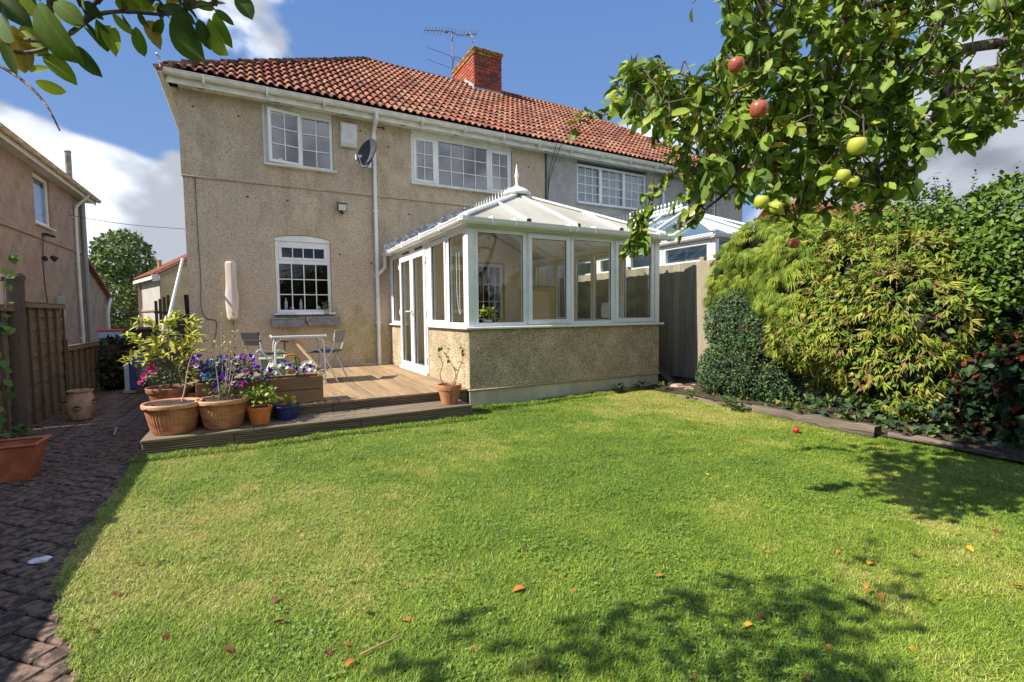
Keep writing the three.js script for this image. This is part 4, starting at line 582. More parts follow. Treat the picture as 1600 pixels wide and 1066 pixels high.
  part(h, 'outside_light', [box(0.1, 0.12, 0.1, -lp.z, lp.y, 0.06, { c: 0.03 }), lathe([[0.05, 0], [0.075, -0.12], [0.001, -0.13]], 10).rotateX(-0.9).translate(-lp.z + 0.06, lp.y + 0.06, 0.16)], M.dark);
  part(h, 'camera', [box(0.06, 0.06, 0.1, -l2.z, l2.y, 0.05), tube([V(-l2.z, l2.y, 0.1), V(-l2.z + 0.2, l2.y - 0.02, 0.2)], 0.035, 8, 2)], M.dark);
  part(h, 'cable', tube([V(-lp.z, lp.y - 0.06, 0.012), V(-lp.z + 0.05, 2.1, 0.012), V(-lp.z + 0.2, 1.4, 0.012), V(-lp.z + 0.22, 0.8, 0.012)], 0.01, 4), M.cable);
  part(h, 'cable', tube([V(-lp.z, lp.y, 0.02), V(-lp.z + 0.02, l2.y - 0.3, 0.03), V(-l2.z, l2.y, 0.04)], 0.01, 4), M.cable);
  const hp = on(92, 472, 'x', -3.58); part(h, 'meter_box', box(0.55, 0.7, 0.08, -hp.z, hp.y - 0.2, 0.04, { c: 0.01 }), std({ map: grimTex([0.3, 0.33, 0.31], [0.42, 0.45, 0.42], 175, 4, 0.5) }));
}
{
  const C = at(250, 460, 22); C.y = 0; const P = at(221, 460, 25); P.y = 0;
  const A = P.clone().sub(C).normalize(); // eaves wall runs away to the left
  const g = thing('house', 'small cream rendered house far behind the gap, with an orange tiled roof', 'house', [C.x, 0, C.z]);
  const B = V(-A.z, 0, A.x); if (B.x < 0) B.negate();
  const W = C.distanceTo(P), eave = 3.3, dB = 7, ridge = eave + dB / 2 * 0.62, L = (a, b, y) => A.clone().multiplyScalar(a).addScaledVector(B, b).setY(y);
  const prism = (pts, th, n) => slab3(pts, th);
  const mA = std({ map: grimTex([0.36, 0.33, 0.3], [0.44, 0.4, 0.37], 181, 4, 2) }), mB = std({ map: grimTex([0.5, 0.4, 0.24], [0.62, 0.5, 0.31], 183, 4, 2) });
  part(g, 'wall', [quad3(L(0, 0, -0.5), L(W, 0, -0.5), L(W, 0, eave), L(0, 0, eave)), quad3(L(W, 0, -0.5), L(W, dB, -0.5), L(W, dB, eave), L(W, 0, eave))], mA);
  const gp = [L(0, 0.02, -0.5), L(0, dB, -0.5), L(0, dB, eave), L(0, dB / 2, ridge), L(0, 0.02, eave)], T = []; for (let i = 1; i < 4; i++) T.push(gp[0], gp[i], gp[i + 1]);
  const gg = new THREE.BufferGeometry(); gg.setAttribute('position', new THREE.BufferAttribute(new Float32Array(T.flatMap(p => [p.x, p.y, p.z])), 3)); gg.computeVertexNormals(); boxUV(gg); part(g, 'gable', gg, mB);
  const rf = part(g, 'roof', [slab3([L(-0.15, -0.3, eave - 0.1), L(W + 0.2, -0.3, eave - 0.1), L(W + 0.2, dB / 2, ridge + 0.1), L(-0.15, dB / 2, ridge + 0.1)], 0.1), slab3([L(-0.15, dB + 0.3, eave - 0.1), L(W + 0.2, dB + 0.3, eave - 0.1), L(W + 0.2, dB / 2, ridge + 0.1), L(-0.15, dB / 2, ridge + 0.1)], 0.1)], tileMats[3]);
  const rolls = []; for (let a = 0; a < W; a += 0.32) rolls.push(tube([L(a, -0.3, eave - 0.06), L(a, dB / 2, ridge + 0.13)], 0.085, 5, 1)); stuff(part(rf, 'roof_tile', rolls, tileMats[1]));
  part(g, 'fascia', [beam(L(-0.15, -0.28, eave - 0.18), L(W + 0.2, -0.28, eave - 0.18), 0.04, 0.16), beam(L(-0.12, -0.28, eave - 0.2), L(-0.12, -0.02, eave - 0.16), 0.08, 0.3)], M.upvcOld);
  part(g, 'verge_board', beam(L(-0.1, -0.1, eave - 0.06), L(-0.1, dB / 2, ridge - 0.02), 0.05, 0.18), std({ rgb: [0.5, 0.42, 0.28] }));
  part(g, 'downpipe', beam(L(W - 0.1, -0.1, -0.5), L(W - 0.1, -0.1, eave - 0.2), 0.09, 0.09), std({ rgb: [0.5, 0.3, 0.26] }));
  part(g, 'string_course', beam(L(0, -0.03, 1.65), L(W, -0.03, 1.65), 0.08, 0.09), std({ rgb: [0.36, 0.22, 0.18] }));
  part(g, 'flue', lathe([[0.1, 0], [0.09, 0.7], [0.12, 0.72], [0.001, 0.8]], 10, L(W * 0.7, 0.6, 0).x, eave + 0.2, L(W * 0.7, 0.6, 0).z), M.clay);
  // roofs showing over the hedge on the right
  for (const [px, py, label] of [[1420, 300, 'orange tiled roof of a house showing behind the tall right hedge'], [1285, 292, 'sliver of orange roof behind the apple leaves above the bamboo']]) {
    const c = at(px, py, 34), q = thing('house', label, 'house', [c.x, 0, c.z], -YAW), ey = c.y - 2.5;
    part(q, 'wall', bar(-2.2, 2.2, 0, ey + 0.1, -6, 0, { c: 0 }), mB);
    const rr = part(q, 'roof', [slab3([V(-2.5, ey, 0.4), V(2.5, ey, 0.4), V(2.2, ey + 2.2, -3), V(-2.2, ey + 2.2, -3)], 0.12), slab3([V(-2.5, ey, -6.4), V(2.5, ey, -6.4), V(2.2, ey + 2.2, -3), V(-2.2, ey + 2.2, -3)], 0.12)], tileMats[3]);
    const rl = []; for (let x = -2.3; x < 2.4; x += 0.33) rl.push(tube([V(x, ey + 0.04, 0.4), V(x * 0.9, ey + 2.24, -3)], 0.08, 5, 1)); stuff(part(rr, 'roof_tile', rl, tileMats[1]));
  }
}
// ---------------------------------------------------------------- conservatory next door
{
  const X0 = 8.1, X1 = 11.0, Z1 = 4.15, c = thing('conservatory', 'white neighbouring conservatory with cresting and bluish glass roof beyond the grey fence', 'conservatory'), EY = 2.66, RX = 9.55, HUB = V(RX, 3.55, 2.25);
  part(c, 'dwarf_wall', [bar(X0, X1, 0, 0.9, Z1 - 0.15, Z1, { c: 0 }), bar(X0, X0 + 0.15, 0, 0.9, 0.01, Z1 - 0.151, { c: 0 })], M.grey);
  const pan = (z0, z1, y0, y1) => { const g = new THREE.Group(); g.name = 'window'; g.position.set(X0, y0, z0); g.rotation.y = -Math.PI / 2; c.add(g); part(g, 'frame', frameBars(0, z1 - z0, 0, y1 - y0, 0.07, -0.07, 0.01), M.upvc); part(g, 'pane', quad3(V(0.07, 0.07, -0.03), V(z1 - z0 - 0.07, 0.07, -0.03), V(z1 - z0 - 0.07, y1 - y0 - 0.07, -0.03), V(0.07, y1 - y0 - 0.07, -0.03)), M.glass); };
  for (const [a, b] of [[0.05, 1.0], [1.01, 2.0], [2.01, 2.98], [2.99, 4.1]]) { pan(a, b, 0.91, 2.17); pan(a, b, 2.18, 2.58); }
  part(c, 'frame', [bar(X0, X0 + 0.1, 0.9, 2.6, Z1 - 0.05, Z1 + 0.05), bar(X0 - 0.02, X0 + 0.1, 2.59, EY, 0.01, Z1), bar(X0 + 0.1, X1, 2.59, EY, Z1 - 0.1, Z1), bar(X0 + 0.1, X1, 0.9, 1.0, Z1 - 0.1, Z1), bar(9.6, 9.7, 1.0, 2.59, Z1 - 0.1, Z1)], M.upvc);
  part(c, 'gutter', [gutterGeo(V(X0 - 0.06, EY, Z1 + 0.1), V(X0 - 0.06, EY, 0.02), 0.06), gutterGeo(V(X1, EY, Z1 + 0.06), V(X0 - 0.1, EY, Z1 + 0.06), 0.06)], M.upvc);
  const side = [V(X0 - 0.05, EY + 0.04, 0.02), V(X0 - 0.05, EY + 0.04, Z1 + 0.05), HUB, V(RX, HUB.y, 0.02)], rgt = side.map(p => V(2 * RX - p.x, p.y, p.z));
  part(c, 'roof_panel', slab3([side[0], V(X0 - 0.05, EY + 0.04, 2.25), HUB, side[3]], 0.015), M.blueGlass); part(c, 'roof_panel', slab3([V(X0 - 0.05, EY + 0.04, 2.25), side[1], HUB], 0.015), M.blueGlass); part(c, 'roof_panel', slab3([side[1], rgt[1], HUB], 0.015), M.blueGlass); part(c, 'roof_panel', slab3([rgt[0], rgt[1], HUB, rgt[3]], 0.015), M.blueGlass);
  const k = V(0, 0.03, 0), rb = (a, b, w = 0.06) => part(c, 'rafter', beam(a.clone().add(k), b.clone().add(k), w, 0.05, { c: 0.012 }), M.upvc);
  rb(side[1], HUB, 0.1); rb(rgt[1], HUB, 0.1); for (const z of [0.05, 0.8, 1.55, 2.25]) rb(V(X0 - 0.05, EY + 0.04, z), V(RX, HUB.y, z)); rb(V(X0 - 0.05, EY + 0.04, 3.2), side[1].clone().lerp(HUB, 0.52)); for (const x of [8.8, 9.55, 10.3]) rb(V(x, EY + 0.04, Z1 + 0.05), V(x, mixn(EY, HUB.y, 1 - Math.abs(x - RX) / (RX - X0)), mixn(Z1, 2.25, 1 - Math.abs(x - RX) / (RX - X0))));
  part(c, 'ridge', beam(HUB.clone().add(V(0, 0.06, 0.1)), V(RX, HUB.y + 0.06, 0.02), 0.14, 0.08, { c: 0.02 }), M.upvc);
  const sp = mergeGeometries([clean(new THREE.CylinderGeometry(0.006, 0.012, 0.2, 6).translate(0, 0.1, 0)), clean(box(0.01, 0.05, 0.1, 0, 0.07, 0, { c: 0.01 })), clean(new THREE.OctahedronGeometry(0.03).scale(0.5, 1.4, 1).translate(0, 0.17, 0))]);
  for (let i = 0; i < 18; i++) { const m = part(c, 'cresting_spike', sp, M.upvc); m.position.set(RX, HUB.y + 0.09, 0.12 + i * 0.118); }
}
// ---------------------------------------------------------------- fittings on the house
{
  const a = thing('satellite_dish', 'dark grey satellite dish beside the white downpipe under the eaves', 'satellite dish');
  const g = new THREE.SphereGeometry(0.62, 24, 12, 0, Math.PI * 2, 0, 0.42).translate(0, -0.62, 0).scale(1, 1, 1.12), g2 = g.clone().scale(0.985, 1, 0.985).translate(0, -0.012, 0);
  const aim = V(-0.88, 0.22, 0.42).normalize(), q = new THREE.Quaternion().setFromUnitVectors(V(0, 1, 0), aim.clone().negate()), c = V(3.02, 4.39, 0.4);
  const dishM = std({ map: grimTex([0.028, 0.034, 0.05], [0.05, 0.058, 0.075], 191, 6, 0.3), roughness: 0.5 });
  part(a, 'reflector', [clean(g).applyQuaternion(q).translate(c.x, c.y, c.z), clean(g2).applyQuaternion(q).translate(c.x, c.y, c.z)], dishM);
  part(a, 'rim', new THREE.TorusGeometry(0.252, 0.007, 6, 40).rotateX(Math.PI / 2).translate(0, -0.054, 0).scale(1, 1, 1.12).applyQuaternion(q).translate(c.x, c.y, c.z), M.rubber);
  part(a, 'arm', tube([c.clone().add(V(0.05, -0.1, 0)), c.clone().add(V(-0.08, -0.27, 0.04)), c.clone().add(V(-0.2, -0.16, 0.12))], 0.014, 6), M.rubber);
  part(a, 'receiver', [tube([c.clone().add(V(-0.25, -0.12, 0.14)), c.clone().add(V(-0.17, -0.1, 0.1))], 0.03, 8, 2), tube([c.clone().add(V(-0.27, -0.1, 0.15)), c.clone().add(V(-0.27, -0.2, 0.16))], 0.022, 8, 2)], M.steel);
  for (const d of [0, 0.05]) part(a, 'lead', tube([c.clone().add(V(-0.26 + d, -0.14, 0.15)), c.clone().add(V(-0.23 + d, -0.24, 0.13)), c.clone().add(V(-0.15 + d, -0.27, 0.08)), c.clone().add(V(0.0, -0.22, 0.0))], 0.006, 4), M.white);
  part(a, 'wall_bracket', [tube([c.clone().add(V(0.03, 0, -0.02)), V(3.09, 4.36, 0.2), V(3.09, 4.36, 0.04)], 0.02, 8), bar(3.03, 3.15, 4.24, 4.48, 0.026, 0.04)], M.steel);
  const al = thing('alarm_box', 'white alarm box with a faded printed panel below the eaves, left of the dish', 'alarm box', [2.72, 4.79, 0.026]);
  part(al, 'cover', slabWithHoles([[-0.15, -0.215], [0.135, -0.215], [0.15, 0.215], [-0.14, 0.215]], [], 0.06, 0.012).translate(0, 0, 0.075), std({ map: grimTex([0.56, 0.56, 0.5], [0.68, 0.68, 0.64], 193, 5, 0.3), roughness: 0.5 }));
  const face = (() => { const n = 128, r = rng(4); const rows = Array.from({ length: 14 }, () => [0.1 + r() * 0.1, 0.45 + r() * 0.45, r()]); return tex(n, 1, (u, v) => { const row = Math.floor(v * 14), f = v * 14 - row, [a, b, t] = rows[row]; let c = [0.68, 0.66, 0.68]; if (t > 0.35 && f > 0.3 && f < 0.7 && u > a && u < b && pn2(u * 40, row, 40, 6) > 0.3) c = [0.5, 0.44, 0.5]; if (Math.hypot(u - 0.6, v - 0.35) < 0.16) c = lerp3(c, [0.7, 0.46, 0.55], 0.5); return c; }); })();
  const fg = quad3(V(-0.12, -0.1, 0.09), V(0.11, -0.1, 0.09), V(0.12, 0.19, 0.09), V(-0.12, 0.19, 0.09)); fg.setAttribute('uv', new THREE.BufferAttribute(new Float32Array([0, 0, 1, 0, 1, 1, 0, 0, 1, 1, 0, 1]), 2)); part(al, 'printed_panel', fg, std({ map: face, roughness: 0.5 }));
  const fl = thing('floodlight', 'small black floodlight with a motion sensor on the wall above the arched window', 'floodlight', [2.545, 3.37, 0]);
  part(fl, 'housing', [box(0.17, 0.14, 0.07, 0, 0.02, 0.13, { c: 0.012, rx: 0.25 }), box(0.2, 0.012, 0.1, 0, 0.1, 0.14, { rx: 0.25 })], M.rubber);
  part(fl, 'lens', box(0.145, 0.115, 0.006, 0, 0.012, 0.168, { rx: 0.25, c: 0.002 }), phys({ rgb: [0.55, 0.6, 0.55], roughness: 0.12, clearcoat: 1 }));
  part(fl, 'bracket', [bar(-0.02, 0.02, -0.06, 0.06, 0.005, 0.1)], M.rubber); part(fl, 'sensor', [blob(0.035, 1, 0.8, 1, 0, 1, 2).translate(0, -0.085, 0.1)], M.rubber);
  // covered rotary airer hanging on the wall
  const ra = thing('airer_cover', 'long white fabric-covered rotary airer hanging flat on the wall left of the arched window', 'clothes airer', [0.645, 1.75, 0.02]);
  const prof = [[0.001, -0.5], [0.068, -0.495], [0.082, -0.46], [0.1, -0.25], [0.104, -0.08], [0.088, 0.06], [0.082, 0.28], [0.086, 0.48], [0.072, 0.52], [0.001, 0.53]];
  const cg = lathe(prof, 24), cp = cg.attributes.position; for (let i = 0; i < cp.count; i++) { const x = cp.getX(i), y = cp.getY(i), z = cp.getZ(i), k = 1 + 0.12 * (noise3(x * 20 + 3, y * 5, z * 20) - 0.5) + 0.05 * Math.sin(Math.atan2(z, x) * 5); cp.setXYZ(i, x * k, y, z * k * 0.85); } cg.computeVertexNormals();
  part(ra, 'fabric_cover', cg.translate(0, 0, 0.085), std({ map: grimTex([0.52, 0.44, 0.38], [0.66, 0.57, 0.5], 195, 6, 0.6), roughness: 0.95 })); part(ra, 'cord', [tube([V(0, -0.47, 0.07), V(0.005, -0.56, 0.03), V(0, -0.68, 0.02)], 0.006, 4), box(0.05, 0.016, 0.012, 0, -0.56, 0.012)], M.cable);
  for (const [x0, x1, dy, label] of [[1.245, 1.8, 0, 'slate grey plastic window box under the arched window, left one with low seedlings'], [1.85, 2.44, 0.02, 'slate grey plastic window box under the arched window, right one with a taller feathery plant']]) {
    const w = x1 - x0, b = thing('window_box', label, 'window box', [(x0 + x1) / 2, 1.105 + dy, 0.1], 0, 'slate grey window boxes'), taper = (g) => { const p = g.attributes.position; for (let i = 0; i < p.count; i++) { const k = p.getY(i) > 0.08 ? 1 : 0.94; p.setX(i, p.getX(i) * k); p.setZ(i, p.getZ(i) * k); } g.computeVertexNormals(); return g; };
    part(b, 'trough', taper(mergeGeometries([clean(box(w, 0.16, 0.012, 0, 0.08, 0.09)), clean(box(w, 0.16, 0.012, 0, 0.08, -0.075)), clean(box(0.012, 0.16, 0.15, w / 2 - 0.006, 0.08, 0.008)), clean(box(0.012, 0.16, 0.15, -w / 2 + 0.006, 0.08, 0.008)), clean(box(w, 0.012, 0.16, 0, 0.006, 0.008)), clean(box(w + 0.015, 0.022, 0.025, 0, 0.152, 0.096))])), M.slate);
    part(b, 'soil', box(w - 0.03, 0.02, 0.14, 0, 0.12, 0.008), M.soil); b.userData.w = undefined; delete b.userData.w; boxes.push(b);
  }
  const wire = single('overhead_cable', tube([at(100, 335, 14), at(140, 342, 13.5), at(210, 352, 12.6), V(-0.02, 3.5, -4.6)], 0.007, 4, 8), M.cable, 'thin overhead cable crossing the gap between the two houses', 'cable');
  const ae = thing('tv_aerial', 'pair of television aerials on a thin mast behind the brick chimney', 'aerial'), m = M.aerialMetal, zz = -4.9;
  part(ae, 'mast', tube([V(6.93, 8.0, zz), V(6.94, 10.38, zz)], 0.02, 6, 2), m);
  part(ae, 'boom', tube([V(6.0, 10.14, zz + 0.03), V(6.93, 10.33, zz + 0.03), V(7.1, 10.29, zz + 0.03), V(7.8, 10.5, zz + 0.03)], 0.014, 5, 12), m);
  for (let i = 0; i < 17; i++) { const t = i / 16, x = mixn(6.02, 7.78, t), y = t < 0.52 ? mixn(10.145, 10.33, t / 0.52) : mixn(10.3, 10.5, (t - 0.52) / 0.48); part(ae, 'element', tube([V(x, y - 0.045, zz - 0.14), V(x, y + 0.045, zz + 0.16)], 0.007, 4, 1), m); }
  for (const x of [6.72, 7.46]) part(ae, 'dipole_box', box(0.09, 0.06, 0.08, x, x < 7 ? 10.29 : 10.4, zz + 0.03), m);
  part(ae, 'reflector', [tube([V(7.58, 10.75, zz), V(7.68, 10.48, zz + 0.04)], 0.012, 4, 2), tube([V(7.68, 10.48, zz), V(7.66, 10.2, zz)], 0.012, 4, 2), tube([V(7.6, 10.55, zz - 0.1), V(7.66, 10.2, zz + 0.1)], 0.01, 4, 2)], m);
  part(ae, 'arm', [tube([V(6.1, 9.66, zz), V(6.93, 9.58, zz)], 0.009, 4, 2), tube([V(6.09, 9.3, zz), V(6.93, 9.2, zz)], 0.009, 4, 2)], m);
  part(ae, 'boom', [tube([V(6.95, 9.35, zz), V(7.02, 9.6, zz), V(7.4, 9.55, zz)], 0.012, 5, 6), tube([V(6.86, 9.55, zz), V(7.4, 9.48, zz)], 0.009, 4, 2)], m);
}

// ---------------------------------------------------------------- leaves
function leafGeo(len, wid, o = {}) {                                    // along +y, face towards +z
  const n = o.n ?? 3, P = [], fold = o.fold ?? 0.25, curl = o.curl ?? 0.2, tip = o.tip ?? 0.9, row = [];
  for (let i = 0; i <= n; i++) { const t = i / n, w = wid / 2 * Math.pow(Math.sin(Math.PI * clamp(Math.pow(t, tip), 0.0, 1)), o.pow ?? 0.75) * (i === n ? 0.05 : 1) + (i === 0 ? wid * 0.04 : 0), z = -curl * len * t * t; row.push([[-w, t * len, z + fold * w], [0, t * len, z], [w, t * len, z + fold * w]]); }
  for (const q of row) for (const v of q) P.push(...v); const I = []; for (let i = 0; i < n; i++) for (let k = 0; k < 2; k++) { const a = i * 3 + k, b = a + 1, c = a + 4, d = a + 3; I.push(a, b, c, a, c, d); }
  const g = new THREE.BufferGeometry(); g.setAttribute('position', new THREE.BufferAttribute(new Float32Array(P), 3)); g.setIndex(I); g.computeVertexNormals(); const uv = []; for (let i = 0; i < P.length; i += 3) uv.push(P[i] / wid + 0.5, P[i + 1] / len); g.setAttribute('uv', new THREE.BufferAttribute(new Float32Array(uv), 2)); return g;
}
const leafMap = tex(128, 1, (u, v) => { const m = Math.abs(u - 0.5), vein = Math.abs(((v - m * 0.9) * 9) % 1 - 0.5), k = 0.85 + 0.3 * pf2(u, v, 8, 3, 7); let c = [k, k, k]; if (m < 0.03) c = mul3(c, 1.35); else if (vein < 0.09) c = mul3(c, 1.15); if (pf2(u, v, 7, 3, 12) > 0.68) c = [c[0] * 1.2, c[1] * 0.9, c[2] * 0.7]; return mul3(c, 0.8); });
const leafMat = (o = {}) => phys({ map: leafMap, specularIntensity: 0.45, roughness: 0.5, transmission: 0.22, thickness: 0, ...o });
const LM = leafMat({ roughness: 0.5 }), LMmatte = leafMat({ roughness: 0.7 }), LMgloss = leafMat({ roughness: 0.3 });
const basis = (dir, nrm) => { const y = dir.clone().normalize(), x = V(0, 0, 0).crossVectors(y, nrm); if (x.lengthSq() < 1e-6) x.set(1, 0, 0); x.normalize(); return new THREE.Matrix4().makeBasis(x, y, V(0, 0, 0).crossVectors(x, y)); };
const rdir = (r) => { const z = r() * 2 - 1, a = r() * 6.2832, s = Math.sqrt(1 - z * z); return V(s * Math.cos(a), z, s * Math.sin(a)); };
function foliage(parent, name, geo, mat, list) {                        // list of {p, d, n, s, c}: nobody could count these
  const m = new THREE.InstancedMesh(geo, mat, list.length), col = new THREE.Color(); m.name = name;
  list.forEach((l, i) => { const b = basis(l.d, l.n); b.scale(V(l.s, l.s, l.s)).setPosition(l.p); m.setMatrixAt(i, b); m.setColorAt(i, col.setRGB(...l.c)); });
  stuff(m); parent.add(m); return m;
}
const pick = (r, cols, j = 0.18) => { const c = cols[Math.floor(r() * cols.length)], k = 1 - j + 2 * j * r(); return [c[0] * k, c[1] * k, c[2] * k]; };
// leaves spread through the outer shell of lumpy ellipsoids / boxes; dir(r, n, p) gives the way a leaf hangs
function shellLeaves(lumps, count, r, o) {
  const out = [], area = lumps.map(l => l[3] * l[4] + l[4] * l[5] + l[3] * l[5]), tot = area.reduce((a, b) => a + b, 0), inside = (p, k) => lumps.some((l, i) => i !== k && ((p.x - l[0]) / l[3]) ** 2 + ((p.y - l[1]) / l[4]) ** 2 + ((p.z - l[2]) / l[5]) ** 2 < 0.8);
  lumps.forEach((l, k) => { const n = Math.round(count * area[k] / tot); for (let i = 0; i < n; i++) {
    const q = rdir(r); if (q.x > 0.75 && r() < 0.75) continue; const pw = o.boxy ?? 1, e = V(Math.sign(q.x) * Math.abs(q.x) ** pw, Math.sign(q.y) * Math.abs(q.y) ** pw, Math.sign(q.z) * Math.abs(q.z) ** pw), bump = 1 + (o.lump ?? 0.25) * (fbm3(q.x * 3 + k * 7, q.y * 3, q.z * 3, 3) - 0.5), dep = 1 - (o.depth ?? 0.3) * r() * r();
    const p = V(l[0] + e.x * l[3] * bump * dep, l[1] + e.y * l[4] * bump * dep, l[2] + e.z * l[5] * bump * dep); if (p.y < 0.02 || inside(p, k)) continue;
    const gap = fbm3(p.x * (o.gapF ?? 4), p.y * (o.gapF ?? 4), p.z * (o.gapF ?? 4) + 9, 2); if (gap < (o.gap ?? 0.36)) continue;
    const nn = V(q.x / l[3], q.y / l[4], q.z / l[5]).normalize(), d = o.dir(r, nn, p); out.push({ p, d, n: nn.clone().addScaledVector(rdir(r), o.rough ?? 0.7).add(V(0, 0.3, 0)).normalize(), s: (o.s0 ?? 0.7) + (o.s1 ?? 0.6) * r(), c: o.col(r, p, nn, dep) });
  } });
  return out;
}
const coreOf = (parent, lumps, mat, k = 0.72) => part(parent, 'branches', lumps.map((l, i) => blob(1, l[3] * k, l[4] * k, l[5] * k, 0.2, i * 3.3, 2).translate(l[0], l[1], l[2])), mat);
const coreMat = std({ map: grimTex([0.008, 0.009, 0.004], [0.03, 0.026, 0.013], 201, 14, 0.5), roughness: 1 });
const stemsOf = (parent, x, z, n, h, r, sp, mat = M.twig) => part(parent, 'stem', Array.from({ length: n }, () => { const a = x + (r() - 0.5) * sp, b = z + (r() - 0.5) * sp; return tube([V(a, 0, b), V(a + (r() - 0.5) * 0.2, h * 0.5, b + (r() - 0.5) * 0.2), V(a + (r() - 0.5) * 0.5, h, b + (r() - 0.5) * 0.5)], [0.025, 0.008], 5, 4); }), mat);
{
  // clipped round bush
  let r = rng(301), lumps = [[7.05, 0.65, 5.62, 0.48, 0.66, 0.6], [7.0, 1.1, 5.48, 0.4, 0.56, 0.46], [6.98, 0.9, 5.75, 0.36, 0.5, 0.4], [7.02, 0.4, 5.25, 0.38, 0.42, 0.4], [7.1, 0.45, 6.0, 0.36, 0.45, 0.36]];
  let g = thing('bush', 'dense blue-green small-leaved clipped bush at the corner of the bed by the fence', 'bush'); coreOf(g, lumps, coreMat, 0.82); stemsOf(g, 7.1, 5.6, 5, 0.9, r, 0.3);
  foliage(g, 'leaves', leafGeo(0.034, 0.02, { n: 2 }), LM, shellLeaves(lumps, 30000, r, { lump: 0.3, depth: 0.28, gap: 0.3, gapF: 7, dir: (r, n) => n.clone().multiplyScalar(0.7).add(rdir(r)), col: (r) => pick(r, [[0.11, 0.21, 0.07], [0.08, 0.17, 0.08], [0.065, 0.14, 0.065], [0.17, 0.27, 0.05], [0.05, 0.11, 0.045]]) }));
  // golden conifer
  r = rng(302); lumps = [[7.5, 1.5, 5.5, 0.45, 0.85, 0.6], [7.4, 1.9, 5.75, 0.5, 0.62, 0.6], [7.35, 1.75, 5.15, 0.36, 0.55, 0.38], [7.15, 1.65, 6.2, 0.45, 0.7, 0.5], [7.1, 1.3, 6.35, 0.4, 0.6, 0.4], [7.4, 2.15, 5.5, 0.36, 0.45, 0.45], [7.5, 2.25, 6.2, 0.36, 0.42, 0.45]];
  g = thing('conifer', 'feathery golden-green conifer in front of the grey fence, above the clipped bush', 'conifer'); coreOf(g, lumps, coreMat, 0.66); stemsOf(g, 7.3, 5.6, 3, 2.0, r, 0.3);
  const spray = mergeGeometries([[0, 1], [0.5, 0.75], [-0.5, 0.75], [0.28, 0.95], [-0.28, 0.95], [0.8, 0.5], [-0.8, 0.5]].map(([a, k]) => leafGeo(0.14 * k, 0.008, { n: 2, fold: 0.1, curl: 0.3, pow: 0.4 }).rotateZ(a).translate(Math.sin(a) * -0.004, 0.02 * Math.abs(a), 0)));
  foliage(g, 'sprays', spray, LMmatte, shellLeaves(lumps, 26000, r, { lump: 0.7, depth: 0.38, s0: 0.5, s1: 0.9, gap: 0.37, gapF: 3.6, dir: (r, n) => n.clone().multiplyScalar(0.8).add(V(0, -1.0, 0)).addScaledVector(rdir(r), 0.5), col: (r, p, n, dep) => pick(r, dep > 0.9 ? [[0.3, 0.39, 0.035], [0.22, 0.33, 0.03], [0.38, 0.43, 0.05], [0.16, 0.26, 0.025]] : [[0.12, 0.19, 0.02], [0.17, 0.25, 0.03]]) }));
  // bamboo
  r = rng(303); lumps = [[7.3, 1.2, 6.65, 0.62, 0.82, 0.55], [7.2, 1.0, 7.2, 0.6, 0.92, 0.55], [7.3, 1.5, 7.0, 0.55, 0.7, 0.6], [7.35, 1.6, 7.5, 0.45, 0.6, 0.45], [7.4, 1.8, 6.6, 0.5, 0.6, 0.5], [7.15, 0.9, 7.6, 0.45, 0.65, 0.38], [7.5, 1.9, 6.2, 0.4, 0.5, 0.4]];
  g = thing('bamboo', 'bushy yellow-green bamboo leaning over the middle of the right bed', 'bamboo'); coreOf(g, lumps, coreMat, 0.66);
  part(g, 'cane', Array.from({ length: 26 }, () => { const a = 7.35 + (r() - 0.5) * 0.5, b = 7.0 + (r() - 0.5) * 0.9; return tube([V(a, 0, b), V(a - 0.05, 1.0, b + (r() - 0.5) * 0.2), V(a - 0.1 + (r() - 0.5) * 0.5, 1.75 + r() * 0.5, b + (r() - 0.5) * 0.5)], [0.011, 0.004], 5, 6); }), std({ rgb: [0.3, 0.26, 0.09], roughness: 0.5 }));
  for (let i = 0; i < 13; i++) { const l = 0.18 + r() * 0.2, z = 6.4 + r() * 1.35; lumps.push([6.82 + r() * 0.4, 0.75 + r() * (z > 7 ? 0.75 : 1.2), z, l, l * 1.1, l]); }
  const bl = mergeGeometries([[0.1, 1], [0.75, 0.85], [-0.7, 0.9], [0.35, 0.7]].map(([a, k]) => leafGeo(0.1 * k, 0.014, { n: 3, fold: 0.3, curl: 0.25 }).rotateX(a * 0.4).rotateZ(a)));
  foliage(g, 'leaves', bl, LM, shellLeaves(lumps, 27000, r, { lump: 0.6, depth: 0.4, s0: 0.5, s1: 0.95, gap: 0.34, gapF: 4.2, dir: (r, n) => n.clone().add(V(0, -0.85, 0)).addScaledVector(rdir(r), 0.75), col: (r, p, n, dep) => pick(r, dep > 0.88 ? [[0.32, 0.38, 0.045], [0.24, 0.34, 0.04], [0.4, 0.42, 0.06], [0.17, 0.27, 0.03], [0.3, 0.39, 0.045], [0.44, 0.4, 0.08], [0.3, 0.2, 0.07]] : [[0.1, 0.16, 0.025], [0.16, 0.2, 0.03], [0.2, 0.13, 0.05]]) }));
  foliage(g, 'bindweed', leafGeo(0.06, 0.042, { pow: 0.5, tip: 0.7 }), LM, shellLeaves(lumps, 3200, r, { lump: 0.6, depth: 0.1, gap: 0.47, gapF: 1.6, dir: (r, n) => n.clone().add(rdir(r)), col: (r) => pick(r, [[0.2, 0.33, 0.05], [0.15, 0.27, 0.045]]) }));
  // tall hedge
  r = rng(304); lumps = [[7.95, 1.45, 7.1, 0.7, 1.22, 0.75], [7.75, 1.45, 8.0, 0.75, 1.15, 0.75], [7.7, 1.4, 8.9, 0.8, 1.08, 0.85], [7.8, 1.4, 9.8, 0.8, 1.1, 0.85], [8.1, 1.9, 6.4, 0.5, 0.72, 0.6]];
